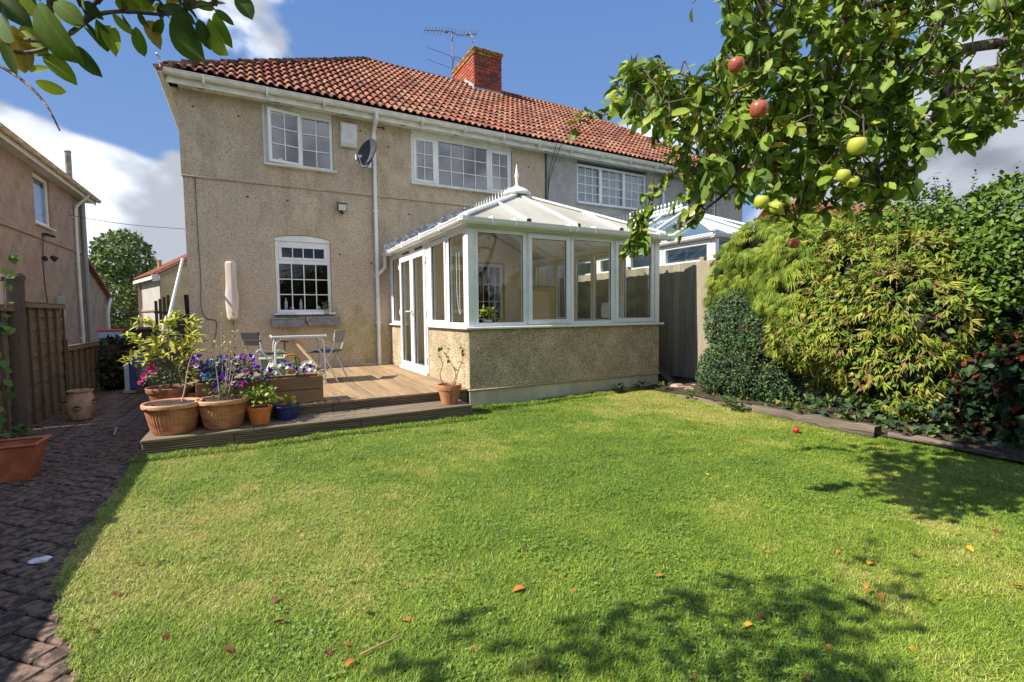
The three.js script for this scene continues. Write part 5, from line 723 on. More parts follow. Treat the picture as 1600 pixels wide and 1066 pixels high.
  g = thing('hedge', 'tall dark green leafy hedge along the right side, ragged shoots on top', 'hedge'); coreOf(g, lumps, coreMat, 0.7); stemsOf(g, 7.8, 8.4, 9, 2.2, r, 1.6);
  const top = (l) => { const o = []; for (let i = 0; i < 120; i++) { const k = lumps[Math.floor(r() * 4)], b = V(k[0] + (r() - 0.5) * 1.0, k[1] + k[4] * 0.86, k[2] + (r() - 0.5) * 1.3), h = 0.12 + r() * 0.3; for (let j = 0; j < 12; j++) o.push({ p: b.clone().add(V(0, h * j / 12, 0)), d: V(Math.cos(j * 2.4), 0.8, Math.sin(j * 2.4)), n: V(0, 1, 0.2), s: 0.75, c: pick(r, [[0.12, 0.19, 0.03], [0.09, 0.16, 0.03]]) }); } return o; };
  foliage(g, 'leaves', leafGeo(0.055, 0.033, { n: 3 }), LM, [...shellLeaves(lumps, 80000, r, { lump: 0.5, depth: 0.36, s0: 0.55, s1: 0.85, gap: 0.33, gapF: 4, dir: (r, n) => n.clone().multiplyScalar(0.6).add(rdir(r)), col: (r, p) => pick(r, [[0.12, 0.22, 0.025], [0.15, 0.26, 0.03], [0.09, 0.17, 0.025], [0.2, 0.31, 0.04]]) }), ...top()]);
  // ivy and red-leaved shrub at the right edge, ground ivy
  const ivy = (() => { const pts = [[0, 0], [0.35, -0.08], [0.5, 0.22], [0.3, 0.42], [0.2, 0.62], [0, 1], [-0.2, 0.62], [-0.3, 0.42], [-0.5, 0.22], [-0.35, -0.08]], P = []; for (let i = 0; i < pts.length; i++) { const a = pts[i], b = pts[(i + 1) % pts.length]; P.push(0, 0.35, 0, a[0], a[1], Math.abs(a[0]) * 0.25, b[0], b[1], Math.abs(b[0]) * 0.25); } const g = new THREE.BufferGeometry(); g.setAttribute('position', new THREE.BufferAttribute(new Float32Array(P.map(v => v * 0.075)), 3)); g.computeVertexNormals(); const uv = []; for (let i = 0; i < P.length; i += 3) uv.push(P[i] + 0.5, P[i + 1]); g.setAttribute('uv', new THREE.BufferAttribute(new Float32Array(uv), 2)); return g; })();
  r = rng(305); lumps = [[7.25, 0.6, 8.35, 0.5, 0.75, 0.5], [7.2, 0.7, 9.0, 0.5, 0.8, 0.5], [7.2, 0.4, 8.0, 0.45, 0.5, 0.3]];
  g = thing('ivy', 'dark glossy ivy tangled with red-tinted leaves at the right edge below the hedge', 'ivy'); coreOf(g, lumps, coreMat, 0.68);
  foliage(g, 'leaves', ivy, LMgloss, shellLeaves(lumps, 6000, r, { lump: 0.5, depth: 0.45, gap: 0.34, gapF: 4, dir: (r, n) => n.clone().add(V(0, -0.8, 0)).addScaledVector(rdir(r), 0.7), col: (r) => pick(r, [[0.03, 0.065, 0.03], [0.04, 0.085, 0.03], [0.06, 0.11, 0.03], [0.025, 0.05, 0.035], [0.2, 0.045, 0.025]]) }));
  r = rng(306); lumps = [[6.95, 0.08, 6.5, 0.38, 0.2, 0.7], [6.95, 0.1, 7.2, 0.4, 0.24, 0.6], [7.0, 0.12, 7.75, 0.4, 0.3, 0.5], [6.85, 0.06, 8.1, 0.25, 0.16, 0.35]];
  g = thing('ground_ivy', 'low ivy and weeds spilling over the sleepers below the bamboo', 'ground ivy');
  foliage(g, 'leaves', ivy, LM, shellLeaves(lumps, 3000, r, { lump: 0.6, depth: 0.6, gap: 0.36, gapF: 4, dir: (r, n) => n.clone().multiplyScalar(0.5).add(rdir(r)).add(V(-0.4, 0, 0)), s0: 0.5, col: (r) => pick(r, [[0.09, 0.16, 0.045], [0.06, 0.13, 0.05], [0.12, 0.19, 0.05], [0.05, 0.1, 0.05], [0.2, 0.22, 0.06]]) }));
  const weedSpots = [[6.42, 5.15, 'leafy weed by the bush end of the sleepers'], [6.4, 5.75, 'leafy weed in front of the first sleeper, beyond the tall one'], [6.3, 6.0, 'taller leafy weed where the two sleepers meet'], [6.6, 4.5, 'weed among the rubble by the conservatory corner'], [6.4, 4.2, 'dark weed at the foot of the conservatory plinth, right end'], [5.95, 4.15, 'low dark weed along the conservatory plinth'], [-1.3, 2.9, 'weed at the foot of the left fence, near the clay jar'], [-1.3, 1.2, 'weed behind the clay jar at the fence foot'], [-1.2, 3.4, 'small weed between the paving and left fence']];
  for (const [x, z, label] of weedSpots) { const q = thing('weed', label, 'weed', [x, groundY(x, z), z], 0, 'weeds along the edges'), L = []; for (let i = 0; i < 46; i++) { const a = r() * 6.28, e = r() * 0.1; L.push({ p: V(Math.cos(a) * e, r() * 0.13, Math.sin(a) * e), d: V(Math.cos(a), 0.5 + r() * 0.5, Math.sin(a)), n: V(0, 1, 0.1), s: 0.5 + r() * 0.5, c: pick(r, [[0.12, 0.2, 0.04], [0.09, 0.16, 0.035]]) }); } foliage(q, 'leaves', leafGeo(0.09, 0.045), LM, L); }
  // dark ivy over the low left fence, far trees
  r = rng(307); lumps = [[-1.35, 0.42, -1.45, 0.3, 0.5, 0.55], [-1.35, 0.36, -2.2, 0.32, 0.5, 0.5]];
  g = thing('ivy', 'dark ivy covering the end of the low left fence beside the passage', 'ivy'); coreOf(g, lumps, coreMat, 0.8);
  foliage(g, 'leaves', ivy, LMgloss, shellLeaves(lumps, 2600, r, { lump: 0.5, gap: 0.3, dir: (r, n) => n.clone().add(V(0, -0.7, 0)).addScaledVector(rdir(r), 0.7), col: (r) => pick(r, [[0.03, 0.06, 0.02], [0.04, 0.075, 0.025], [0.09, 0.03, 0.02]]) }));
  const tree = (name, c, R, label, cat, cols, seed, n, ls, trunkH) => { const rr = rng(seed), l = []; for (let i = 0; i < 16; i++) { const d = rdir(rr), k = 0.35 + 0.45 * rr(); l.push([c.x + d.x * R[0] * 0.6, c.y + d.y * R[1] * 0.62, c.z + d.z * R[0] * 0.6, R[0] * k, R[1] * k * 0.85, R[0] * k]); } const q = thing(name, label, cat); part(q, 'trunk', [tube([V(c.x, -0.3, c.z), V(c.x + 0.1, c.y - R[1] * 0.5, c.z), V(c.x, c.y + R[1] * 0.4, c.z)], [R[0] * 0.09, R[0] * 0.03], 8, 6), ...l.slice(0, 9).map(e => tube([V(c.x + 0.05, c.y - R[1] * 0.5, c.z), V((c.x + e[0]) / 2, (c.y + e[1]) / 2, (c.z + e[2]) / 2), V(e[0], e[1], e[2])], [R[0] * 0.04, R[0] * 0.012], 5, 4))], M.bark); foliage(q, 'crown', leafGeo(ls, ls * 0.6, { n: 2 }), LMmatte, shellLeaves(l, n, rr, { lump: 0.6, depth: 0.7, gap: 0.36, gapF: 3.2 / R[0] * 1.2, dir: (r, n) => n.clone().multiplyScalar(0.6).add(rdir(r)), col: (r) => pick(r, cols) })); };
  const t1 = at(196, 425, 42), t2 = at(203, 482, 34), t3 = at(172, 500, 36);
  tree('tree', t1, [2.6, 2.9], 'broad green tree far behind in the gap between the houses', 'tree', [[0.15, 0.23, 0.05], [0.19, 0.27, 0.07], [0.1, 0.16, 0.04], [0.26, 0.3, 0.13]], 311, 26000, 0.36);
  tree('shrub', t2, [1.9, 1.5], 'yellow-green shrub below the far tree in the gap between the houses', 'shrub', [[0.14, 0.19, 0.035], [0.17, 0.22, 0.05], [0.1, 0.14, 0.03]], 312, 20000, 0.24);
  tree('shrub', t3, [1.4, 1.1], 'smaller yellow-green shrub beside the white pipe in the gap', 'shrub', [[0.15, 0.2, 0.05], [0.12, 0.17, 0.04]], 313, 9000, 0.2);
  // garden trees and house behind the photographer are outside the picture: a hedge that the lower windows mirror
  r = rng(308); lumps = [[0, 1.3, 17, 2.4, 1.6, 1], [4, 1.6, 17.5, 2.6, 2.0, 1.1], [8, 1.5, 16, 2, 1.9, 1.2]];
  g = thing('hedge', 'dark garden hedge behind the photographer, mirrored in the lower windows', 'hedge'); coreOf(g, lumps, coreMat, 0.9);
  foliage(g, 'leaves', leafGeo(0.14, 0.09, { n: 2 }), LM, shellLeaves(lumps, 9000, r, { lump: 0.4, gap: 0.3, dir: (r, n) => n.clone().multiplyScalar(0.6).add(rdir(r)), col: (r) => pick(r, [[0.06, 0.12, 0.025], [0.08, 0.15, 0.03]]) }));
  // climber on the left fence
  r = rng(309); g = thing('climbing_plant', 'pale green climbing plant straggling up the left fence near the round post', 'climbing plant', [0, 0, 0]);
  const pts = [V(-1.35, 0, 3.2), V(-1.33, 0.5, 3.15), V(-1.38, 0.9, 3.0), V(-1.4, 1.4, 2.75), V(-1.45, 1.85, 2.5), V(-1.4, 2.15, 2.45)], cv = new THREE.CatmullRomCurve3(pts); part(g, 'stem', tube(pts, [0.008, 0.003], 5), M.twig);
  const gm = [leafGeo(0.11, 0.09, { pow: 0.5, tip: 0.7 }), leafGeo(0.09, 0.075, { pow: 0.5, tip: 0.7 })], cm = [[0.12, 0.22, 0.05], [0.2, 0.28, 0.05], [0.09, 0.17, 0.05]].map(c => leafMat({ color: new THREE.Color().setRGB(...c) }));
  for (let i = 0; i < 34; i++) { const p = cv.getPoint(r()), d = rdir(r).add(V(0.6, -0.2, 0.3)), m = part(g, 'leaf', gm[i % 2], cm[i % 3]); basis(d, V(0.6, 0.5, 0.6)).setPosition(p).decompose(m.position, m.quaternion, m.scale); }
}

// ---------------------------------------------------------------- pots, planters and what grows in them
const petunia = (c) => { const parts = []; for (let i = 0; i < 5; i++) parts.push(leafGeo(0.034, 0.034, { n: 3, fold: 0.12, curl: -0.1, pow: 0.55, tip: 0.65 }).rotateX(-1.15).rotateY(i * 1.2566)); return mergeGeometries(parts); };
const petG = petunia();
const flowerTex = (a, b) => tex(64, 1, (u, v) => lerp3(b, a, step(0.15, 0.55, v)));
const FM = { purple: leafMat({ map: flowerTex([0.2, 0.035, 0.5], [0.04, 0.005, 0.12]), transmission: 0.2 }), lilac: leafMat({ map: flowerTex([0.6, 0.42, 0.75], [0.2, 0.06, 0.32]), transmission: 0.2 }), white: leafMat({ map: flowerTex([0.8, 0.8, 0.75], [0.6, 0.62, 0.4]), transmission: 0.2 }), pink: leafMat({ map: flowerTex([0.75, 0.02, 0.3], [0.5, 0.01, 0.2]), transmission: 0.2 }), dark: leafMat({ map: flowerTex([0.09, 0.015, 0.24], [0.02, 0.004, 0.06]), transmission: 0.2 }), red: leafMat({ map: flowerTex([0.65, 0.1, 0.1], [0.3, 0.02, 0.05]), transmission: 0.2 }) };
function flower(parent, p, d, mat, s = 1) { const m = part(parent, 'flower', petG, mat); s *= 0.95; basis(d, Math.abs(d.x) > 0.9 ? V(0, 0, 1) : V(1, 0, 0)).setPosition(p).decompose(m.position, m.quaternion, m.scale); m.scale.setScalar(s); return m; }
function ribbedPot(parent, R, h, base, mat, ribs = 44, amp = 0.012) {
  const prof = [[0.001, 0.012], [base * 0.95, 0.0], [base, 0.012]]; for (let i = 1; i <= 8; i++) { const t = i / 8; prof.push([mixn(base, R * 0.9, Math.pow(t, 0.85)), 0.012 + (h * 0.84) * t]); }
  const body = new THREE.LatheGeometry(prof.map(([x, y]) => new THREE.Vector2(x, y)), ribs * 4), p = body.attributes.position;
  for (let i = 0; i < p.count; i++) { const a = Math.atan2(p.getZ(i), p.getX(i)), y = p.getY(i), k = 1 + amp * 2.2 * Math.max(-0.4, Math.cos(a * ribs)) * (y > 0.03 && y < h * 0.8 ? 1 : 0); p.setX(i, p.getX(i) * k); p.setZ(i, p.getZ(i) * k); } body.computeVertexNormals();
  part(parent, 'pot', body, mat); part(parent, 'rim', lathe([[R * 0.9, h * 0.84], [R * 0.985, h * 0.845], [R, h * 0.88], [R, h * 0.95], [R * 0.985, h], [R * 0.93, h], [R * 0.86, h * 0.97], [R * 0.84, h * 0.85]], 48), M.terracottaPale);
  part(parent, 'soil', blob(1, R * 0.88, 0.035, R * 0.88, 0.5, R * 9, 4, 8).translate(0, h * 0.88, 0), M.soil);
}
function plainPot(parent, R, h, base, mat, rimH = 0.2) { part(parent, 'pot', lathe([[0.001, 0.008], [base * 0.97, 0], [base, 0.008], [R * 0.93, h * (1 - rimH)], [R, h * (1 - rimH) + 0.004], [R * 1.02, h - 0.008], [R * 1.01, h], [R * 0.92, h], [R * 0.88, h * 0.8], [base * 0.8, 0.03]], 32), mat); part(parent, 'soil', blob(1, R * 0.9, 0.02, R * 0.9, 0.4, R * 5, 3, 8).translate(0, h * 0.86, 0), M.soil); }
const leafCols = { petunia: [[0.13, 0.21, 0.045], [0.1, 0.17, 0.04], [0.18, 0.25, 0.07], [0.07, 0.13, 0.03]], gold: [[0.55, 0.54, 0.05], [0.45, 0.48, 0.05], [0.65, 0.58, 0.08], [0.32, 0.4, 0.04]], lime: [[0.3, 0.4, 0.03], [0.22, 0.33, 0.03], [0.4, 0.45, 0.06]] };
const leafSet = Object.fromEntries(Object.entries(leafCols).map(([k, v]) => [k, v.map(c => leafMat({ color: new THREE.Color().setRGB(...c) }))]));
const put = (parent, geo, mat, p, d, n, s = 1) => { const m = part(parent, 'leaf', geo, mat); basis(d, n).setPosition(p).decompose(m.position, m.quaternion, m.scale); m.scale.setScalar(s); };
function bushy(parent, c, R, n, r, set, geo, up = 0.4) { for (let i = 0; i < n; i++) { const q = rdir(r); if (q.y < -0.25) q.y *= -1; const k = 0.55 + 0.45 * r(), p = V(c[0] + q.x * R[0] * k, c[1] + q.y * R[1] * k, c[2] + q.z * R[2] * k); put(parent, geo, set[Math.floor(r() * set.length)], p, q.clone().add(rdir(r).multiplyScalar(0.8)).add(V(0, up, 0)), q.clone().add(V(0, 0.8, 0.2)).addScaledVector(rdir(r), 0.5), 0.7 + r() * 0.6); } }
{
  const lp = leafGeo(0.042, 0.026), lg = leafGeo(0.085, 0.03, { curl: 0.1 }), ll = leafGeo(0.05, 0.036, { pow: 0.5 });
  let r = rng(401);
  // step pots
  let g = thing('plant_pot', 'large ribbed terracotta-coloured pot on the step, left one with bare soil and a leaning stick', 'plant pot', [0.21, 0.178, 4.2], 0.3);
  ribbedPot(g, 0.255, 0.3, 0.175, M.terracotta);
  part(g, 'stem', [tube([V(0.06, 0.27, 0.03), V(0.1, 0.4, 0.0), V(0.15, 0.62, -0.05), V(0.19, 0.75, -0.05)], [0.008, 0.004], 5), tube([V(0.12, 0.45, -0.01), V(0.05, 0.6, 0.05), V(0.08, 0.7, 0.06)], [0.004, 0.002], 4)], std({ rgb: [0.42, 0.34, 0.25] }));
  for (let i = 0; i < 16; i++) put(g, lp, leafSet.gold[i % 4], V(0.15 + (r() - 0.5) * 0.14, 0.5 + r() * 0.28, -0.04 + (r() - 0.5) * 0.1), rdir(r), V(0, 1, 0.3), 0.9);
  g = thing('plant_pot', 'large ribbed terracotta-coloured pot on the step, right one holding a spindly twiggy shrub', 'plant pot', [0.63, 0.178, 4.21]);
  ribbedPot(g, 0.24, 0.3, 0.165, M.terracotta);
  const tw = []; for (let i = 0; i < 9; i++) { const a = r() * 6.28, e = 0.1 + r() * 0.16, h = 0.5 + r() * 0.5; tw.push(tube([V(Math.cos(a) * 0.04, 0.26, Math.sin(a) * 0.04), V(Math.cos(a) * e * 0.5, 0.26 + h * 0.5, Math.sin(a) * e * 0.5), V(Math.cos(a) * e, 0.26 + h, Math.sin(a) * e)], [0.006, 0.002], 4)); for (let k = 0; k < 9; k++) { const t = 0.55 + r() * 0.5; put(g, lp, leafSet[k % 3 ? 'gold' : 'petunia'][k % 4], V(Math.cos(a) * e * t + (r() - 0.5) * 0.06, 0.26 + h * t, Math.sin(a) * e * t + (r() - 0.5) * 0.06), rdir(r).add(V(0, 0.5, 0)), V(0, 1, 0.3), 0.8); } }
  part(g, 'stem', tw, std({ rgb: [0.3, 0.2, 0.16] })); bushy(g, [0.1, 0.33, 0.02], [0.16, 0.1, 0.13], 80, r, leafSet.petunia, lp); for (let i = 0; i < 12; i++) flower(g, V(-0.12 + r() * 0.34, 0.35 + r() * 0.2, (r() - 0.2) * 0.18), V((r() - 0.5) * 1.4, 0.5 + r() * 0.5, 0.7), FM[['lilac', 'purple', 'dark', 'pink'][i % 4]], 0.95);
  // brown pot behind with the golden shrub and pink petunias
  g = thing('plant_pot', 'brown glazed pot at the deck corner with a golden-leaved shrub and magenta petunias', 'plant pot', [0.14, 0.3, 3.7]);
  plainPot(g, 0.22, 0.27, 0.15, M.brownPot); r = rng(402);
  const br = [tube([V(0, 0.22, 0), V(0.01, 0.5, 0), V(0.0, 0.95, 0)], [0.011, 0.004], 6)]; const ends = [];
  for (let i = 0; i < 24; i++) { const a = i * 2.4, y = 0.34 + 0.5 * (i / 24), e = 0.14 + 0.2 * r(), p = V(Math.cos(a) * e, y + 0.1 + 0.1 * r(), Math.sin(a) * e * 0.8); br.push(tube([V(0, y, 0), V(p.x * 0.5, y + 0.06, p.z * 0.5), p], [0.005, 0.002], 4, 3)); ends.push(p); }
  ends.push(V(0, 0.97, 0), V(0.05, 0.92, 0)); part(g, 'stem', br, std({ rgb: [0.14, 0.1, 0.07] }));
  for (const e of ends) for (let i = 0; i < 15; i++) { const d = rdir(r).add(V(e.x * 2, 0.35, e.z * 2)); put(g, lg, leafSet.gold[Math.floor(r() * 4)], e.clone().addScaledVector(rdir(r), 0.05), d, V(-0.5, 1, 0.4), 0.85 + r() * 0.55); }
  bushy(g, [0.0, 0.35, 0.05], [0.25, 0.17, 0.22], 220, r, leafSet.petunia, lp, 0.1);
  for (const [x, y, z] of [[-0.14, 0.5, 0.12], [-0.2, 0.4, 0.14], [-0.1, 0.45, 0.18], [-0.24, 0.34, 0.08], [0.18, 0.46, 0.14], [-0.16, 0.46, 0.1]]) flower(g, V(x, y, z), V(x, 0.4, 0.6), FM.pink, 1.15);
  // timber planter with petunias
  g = thing('planter', 'timber planter of two boards on the deck edge, full of purple, lilac and white petunias', 'planter', [1.0, 0.302, 3.82]);
  part(g, 'plank', bar(-0.62, 0.63, 0.002, 0.15, 0.1, 0.126, { grain: 0 }), M.planterWood); part(g, 'plank', bar(-0.62, 0.63, 0.156, 0.305, 0.1, 0.126, { grain: 0 }), M.planterWood);
  part(g, 'plank', bar(0.604, 0.63, 0.002, 0.304, -0.16, 0.099, { grain: 2 }), M.planterWood); part(g, 'plank', bar(-0.62, -0.594, 0.002, 0.304, -0.16, 0.099, { grain: 2 }), M.planterWood); part(g, 'plank', bar(-0.62, 0.63, 0.002, 0.304, -0.186, -0.161, { grain: 0 }), M.planterWood);
  part(g, 'soil', box(1.19, 0.03, 0.25, 0, 0.26, -0.03, { c: 0 }), M.soil); r = rng(403);
  bushy(g, [-0.35, 0.36, 0.08], [0.34, 0.22, 0.22], 300, r, leafSet.petunia, lp); bushy(g, [-0.22, 0.24, 0.2], [0.36, 0.2, 0.1], 170, r, leafSet.petunia, lp, -0.3); bushy(g, [0.3, 0.33, 0.02], [0.34, 0.14, 0.15], 190, r, leafSet.petunia, lp);
  const fl = (n, x0, x1, y0, y1, mats) => { for (let i = 0; i < n; i++) flower(g, V(mixn(x0, x1, r()), mixn(y0, y1, r()), 0.08 + r() * 0.14), V((r() - 0.5) * 2.0, 0.2 + 0.9 * r(), 0.7), FM[mats[Math.floor(r() * mats.length)]], 0.75 + r() * 0.45); };
  fl(52, -0.66, -0.02, 0.34, 0.6, ['purple', 'lilac', 'purple', 'dark']); fl(26, -0.55, 0.08, 0.1, 0.38, ['purple', 'lilac', 'dark']); fl(26, 0.1, 0.55, 0.36, 0.47, ['white']); fl(16, -0.05, 0.62, 0.36, 0.52, ['purple', 'lilac', 'dark']);
  g = thing('plant_tray', 'shallow brown tray of mixed red, purple and white bedding flowers behind the twiggy pot', 'planter', [0.5, 0.302, 3.72]);
  part(g, 'trough', [bar(-0.2, 0.2, 0, 0.2, 0.1, 0.12), bar(-0.2, 0.2, 0, 0.2, -0.12, -0.1), bar(-0.2, -0.18, 0, 0.2, -0.099, 0.099), bar(0.18, 0.2, 0, 0.2, -0.099, 0.099), bar(-0.18, 0.18, 0.005, 0.16, -0.099, 0.099, { c: 0 })], M.planterWood); bushy(g, [0, 0.26, 0.0], [0.26, 0.16, 0.16], 120, r, leafSet.petunia, lp);
  for (let i = 0; i < 12; i++) flower(g, V((r() - 0.5) * 0.44, 0.32 + r() * 0.14, 0.06 + r() * 0.1), V((r() - 0.5) * 0.8, 0.6, 0.7), FM[['red', 'dark', 'purple', 'white', 'lilac', 'pink'][i % 6]], 0.8);
  // small pots on the step
  g = thing('plant_pot', 'bright orange plastic pot on the step with lime green foliage', 'plant pot', [0.96, 0.178, 4.25]); plainPot(g, 0.118, 0.185, 0.09, M.orangePot); bushy(g, [0, 0.25, 0], [0.17, 0.13, 0.15], 130, r, leafSet.lime, ll);
  g = thing('plant_pot', 'squat glazed navy blue pot on the step with a few dying leaves', 'plant pot', [1.22, 0.178, 4.12]); plainPot(g, 0.13, 0.15, 0.11, M.navyPot); bushy(g, [0.02, 0.17, 0.02], [0.12, 0.08, 0.1], 22, r, leafSet.gold, ll); part(g, 'stem', [tube([V(0, 0.12, 0), V(0.08, 0.18, 0.04), V(0.17, 0.22, 0.05)], [0.005, 0.002], 4), tube([V(0, 0.12, 0), V(-0.06, 0.2, 0.02)], 0.004, 4)], M.twig);
  g = thing('plant_pot', 'weathered terracotta pot at the right end of the step with a sparse leggy climber', 'plant pot', [3.08, 0.178, 4.26]); plainPot(g, 0.15, 0.25, 0.1, M.terracotta, 0.26);
  const cs = [[V(-0.07, 0.22, 0), V(-0.13, 0.38, 0.02), V(-0.09, 0.52, 0.02), V(-0.15, 0.66, 0.02), V(-0.07, 0.74, 0)], [V(0.03, 0.22, 0), V(0.09, 0.36, 0), V(0.05, 0.48, 0), V(-0.04, 0.62, 0.02), V(0.02, 0.7, 0.02)], [V(0.06, 0.22, 0.02), V(0.12, 0.4, 0), V(0.2, 0.58, -0.02), V(0.18, 0.76, -0.02)]];
  part(g, 'stem', cs.map(c => tube(c, [0.007, 0.003], 5, 14)), std({ rgb: [0.3, 0.22, 0.15] }));
  for (const c of cs) { const cv = new THREE.CatmullRomCurve3(c); for (let i = 0; i < 11; i++) put(g, ll, leafSet[i % 3 ? 'petunia' : 'lime'][i % 3], cv.getPoint(0.35 + 0.65 * r()), rdir(r).add(V(0.2, 0, 0.3)), V(0.2, 0.8, 0.5), 0.7 + r() * 0.4); }
  // path pots
  g = thing('strawberry_jar', 'old clay strawberry jar with side pockets standing on the path by the fence', 'clay pot', [-1.05, 0, 1.85]);
  part(g, 'jar', lathe([[0.001, 0.01], [0.1, 0], [0.115, 0.02], [0.145, 0.12], [0.155, 0.22], [0.135, 0.31], [0.115, 0.345], [0.128, 0.36], [0.135, 0.385], [0.12, 0.385], [0.1, 0.35], [0.1, 0.25]], 30), M.clay); part(g, 'soil', blob(1, 0.1, 0.02, 0.1, 0.3, 2, 2).translate(0, 0.33, 0), M.soil);
  for (let i = 0; i < 5; i++) { const a = i * 1.257 + 0.3; part(g, 'pocket', [new THREE.SphereGeometry(0.05, 10, 6, 0, 6.3, Math.PI / 2, Math.PI / 2).scale(1, 1, 0.8).rotateY(-a + Math.PI / 2).translate(Math.cos(a) * 0.14, 0.24 - (i % 2) * 0.06, Math.sin(a) * 0.14)], M.clay); part(g, 'pocket_opening', new THREE.SphereGeometry(0.042, 10, 6).scale(1, 0.35, 0.9).translate(Math.cos(a) * 0.147, 0.243 - (i % 2) * 0.06, Math.sin(a) * 0.147), M.soil); }
  g = thing('trough', 'long reddish plastic trough at the left edge holding earth and a grey stone', 'trough', [-1.1, 0, 4.5]);
  const tp = (y) => mixn(0.86, 1, y / 0.28), wallP = []; for (const s of [1, -1]) { wallP.push(slab3([V(-0.42 * tp(0), 0, s * 0.15 * tp(0)), V(0.42 * tp(0), 0, s * 0.15 * tp(0)), V(0.42, 0.28, s * 0.15), V(-0.42, 0.28, s * 0.15)], 0.008), slab3([V(s * 0.42 * tp(0), 0, -0.15 * tp(0)), V(s * 0.42 * tp(0), 0, 0.15 * tp(0)), V(s * 0.42, 0.28, 0.15), V(s * 0.42, 0.28, -0.15)], 0.008)); }
  part(g, 'trough', [...wallP, bar(-0.36, 0.36, 0.002, 0.012, -0.12, 0.12)], M.redTrough); part(g, 'rim', [bar(-0.45, 0.45, 0.272, 0.295, 0.14, 0.175, { c: 0.009 }), bar(-0.45, 0.45, 0.272, 0.295, -0.175, -0.14, { c: 0.009 }), bar(0.415, 0.449, 0.273, 0.294, -0.139, 0.139, { c: 0.009 }), bar(-0.449, -0.415, 0.273, 0.294, -0.139, 0.139, { c: 0.009 })], M.redTrough); part(g, 'soil', box(0.8, 0.02, 0.27, 0, 0.18, 0), M.soil);
  single('stone', blob(0.09, 1.3, 0.7, 0.8, 0.35, 4, 2).translate(-1.05, 0.24, 4.5), std({ map: grimTex([0.2, 0.22, 0.23], [0.36, 0.38, 0.38], 411, 8, 0.3) }), 'rounded pale grey stone lying in the reddish trough at the left edge', 'stone');
  // window box plants
  boxes.forEach((b, k) => { const bx = k ? 0.02 : 0, n = k ? 26 : 30; for (let i = 0; i < n; i++) put(b, lp, leafSet.petunia[i % 4], V((r() - 0.5) * 0.48, 0.14 + r() * 0.03, 0.01 + (r() - 0.5) * 0.1), rdir(r).add(V(0, 0.8, 0)), V(0, 0.5, 1), 0.7); if (k) { part(b, 'stem', Array.from({ length: 6 }, (_, i) => tube([V(0.03 + i * 0.012, 0.12, 0), V(0.02 + i * 0.02, 0.26, 0.01), V(-0.02 + i * 0.03, 0.4 + r() * 0.08, 0.02)], [0.004, 0.002], 4)), M.twig); for (let i = 0; i < 60; i++) put(b, lp, leafSet.petunia[i % 4], V(0.06 + (r() - 0.5) * 0.14, 0.18 + r() * 0.26, (r() - 0.5) * 0.06), rdir(r).add(V(0, 0.7, 0)), V(0, 0.5, 1), 0.6); } for (const x of [-0.2, 0.1, 0.22]) flower(b, V(x, 0.2, 0.05), V(0, 0.5, 0.8), FM.red, 0.5); });
  // conservatory sill plant
  g = thing('house_plant', 'bright leafy house plant in a white pot on the conservatory window sill', 'house plant', [3.84, 1.135, 3.84]); plainPot(g, 0.06, 0.09, 0.045, M.white); bushy(g, [0, 0.15, 0], [0.11, 0.12, 0.08], 80, r, leafSet.lime, ll);
  g = thing('ornament', 'small round terracotta ornament on the conservatory sill beside the house plant', 'ornament', [4.04, 1.135, 3.85]); part(g, 'body', lathe([[0.001, 0], [0.035, 0.002], [0.05, 0.04], [0.04, 0.08], [0.02, 0.1], [0.028, 0.115], [0.001, 0.12]], 18), M.terracotta);
}
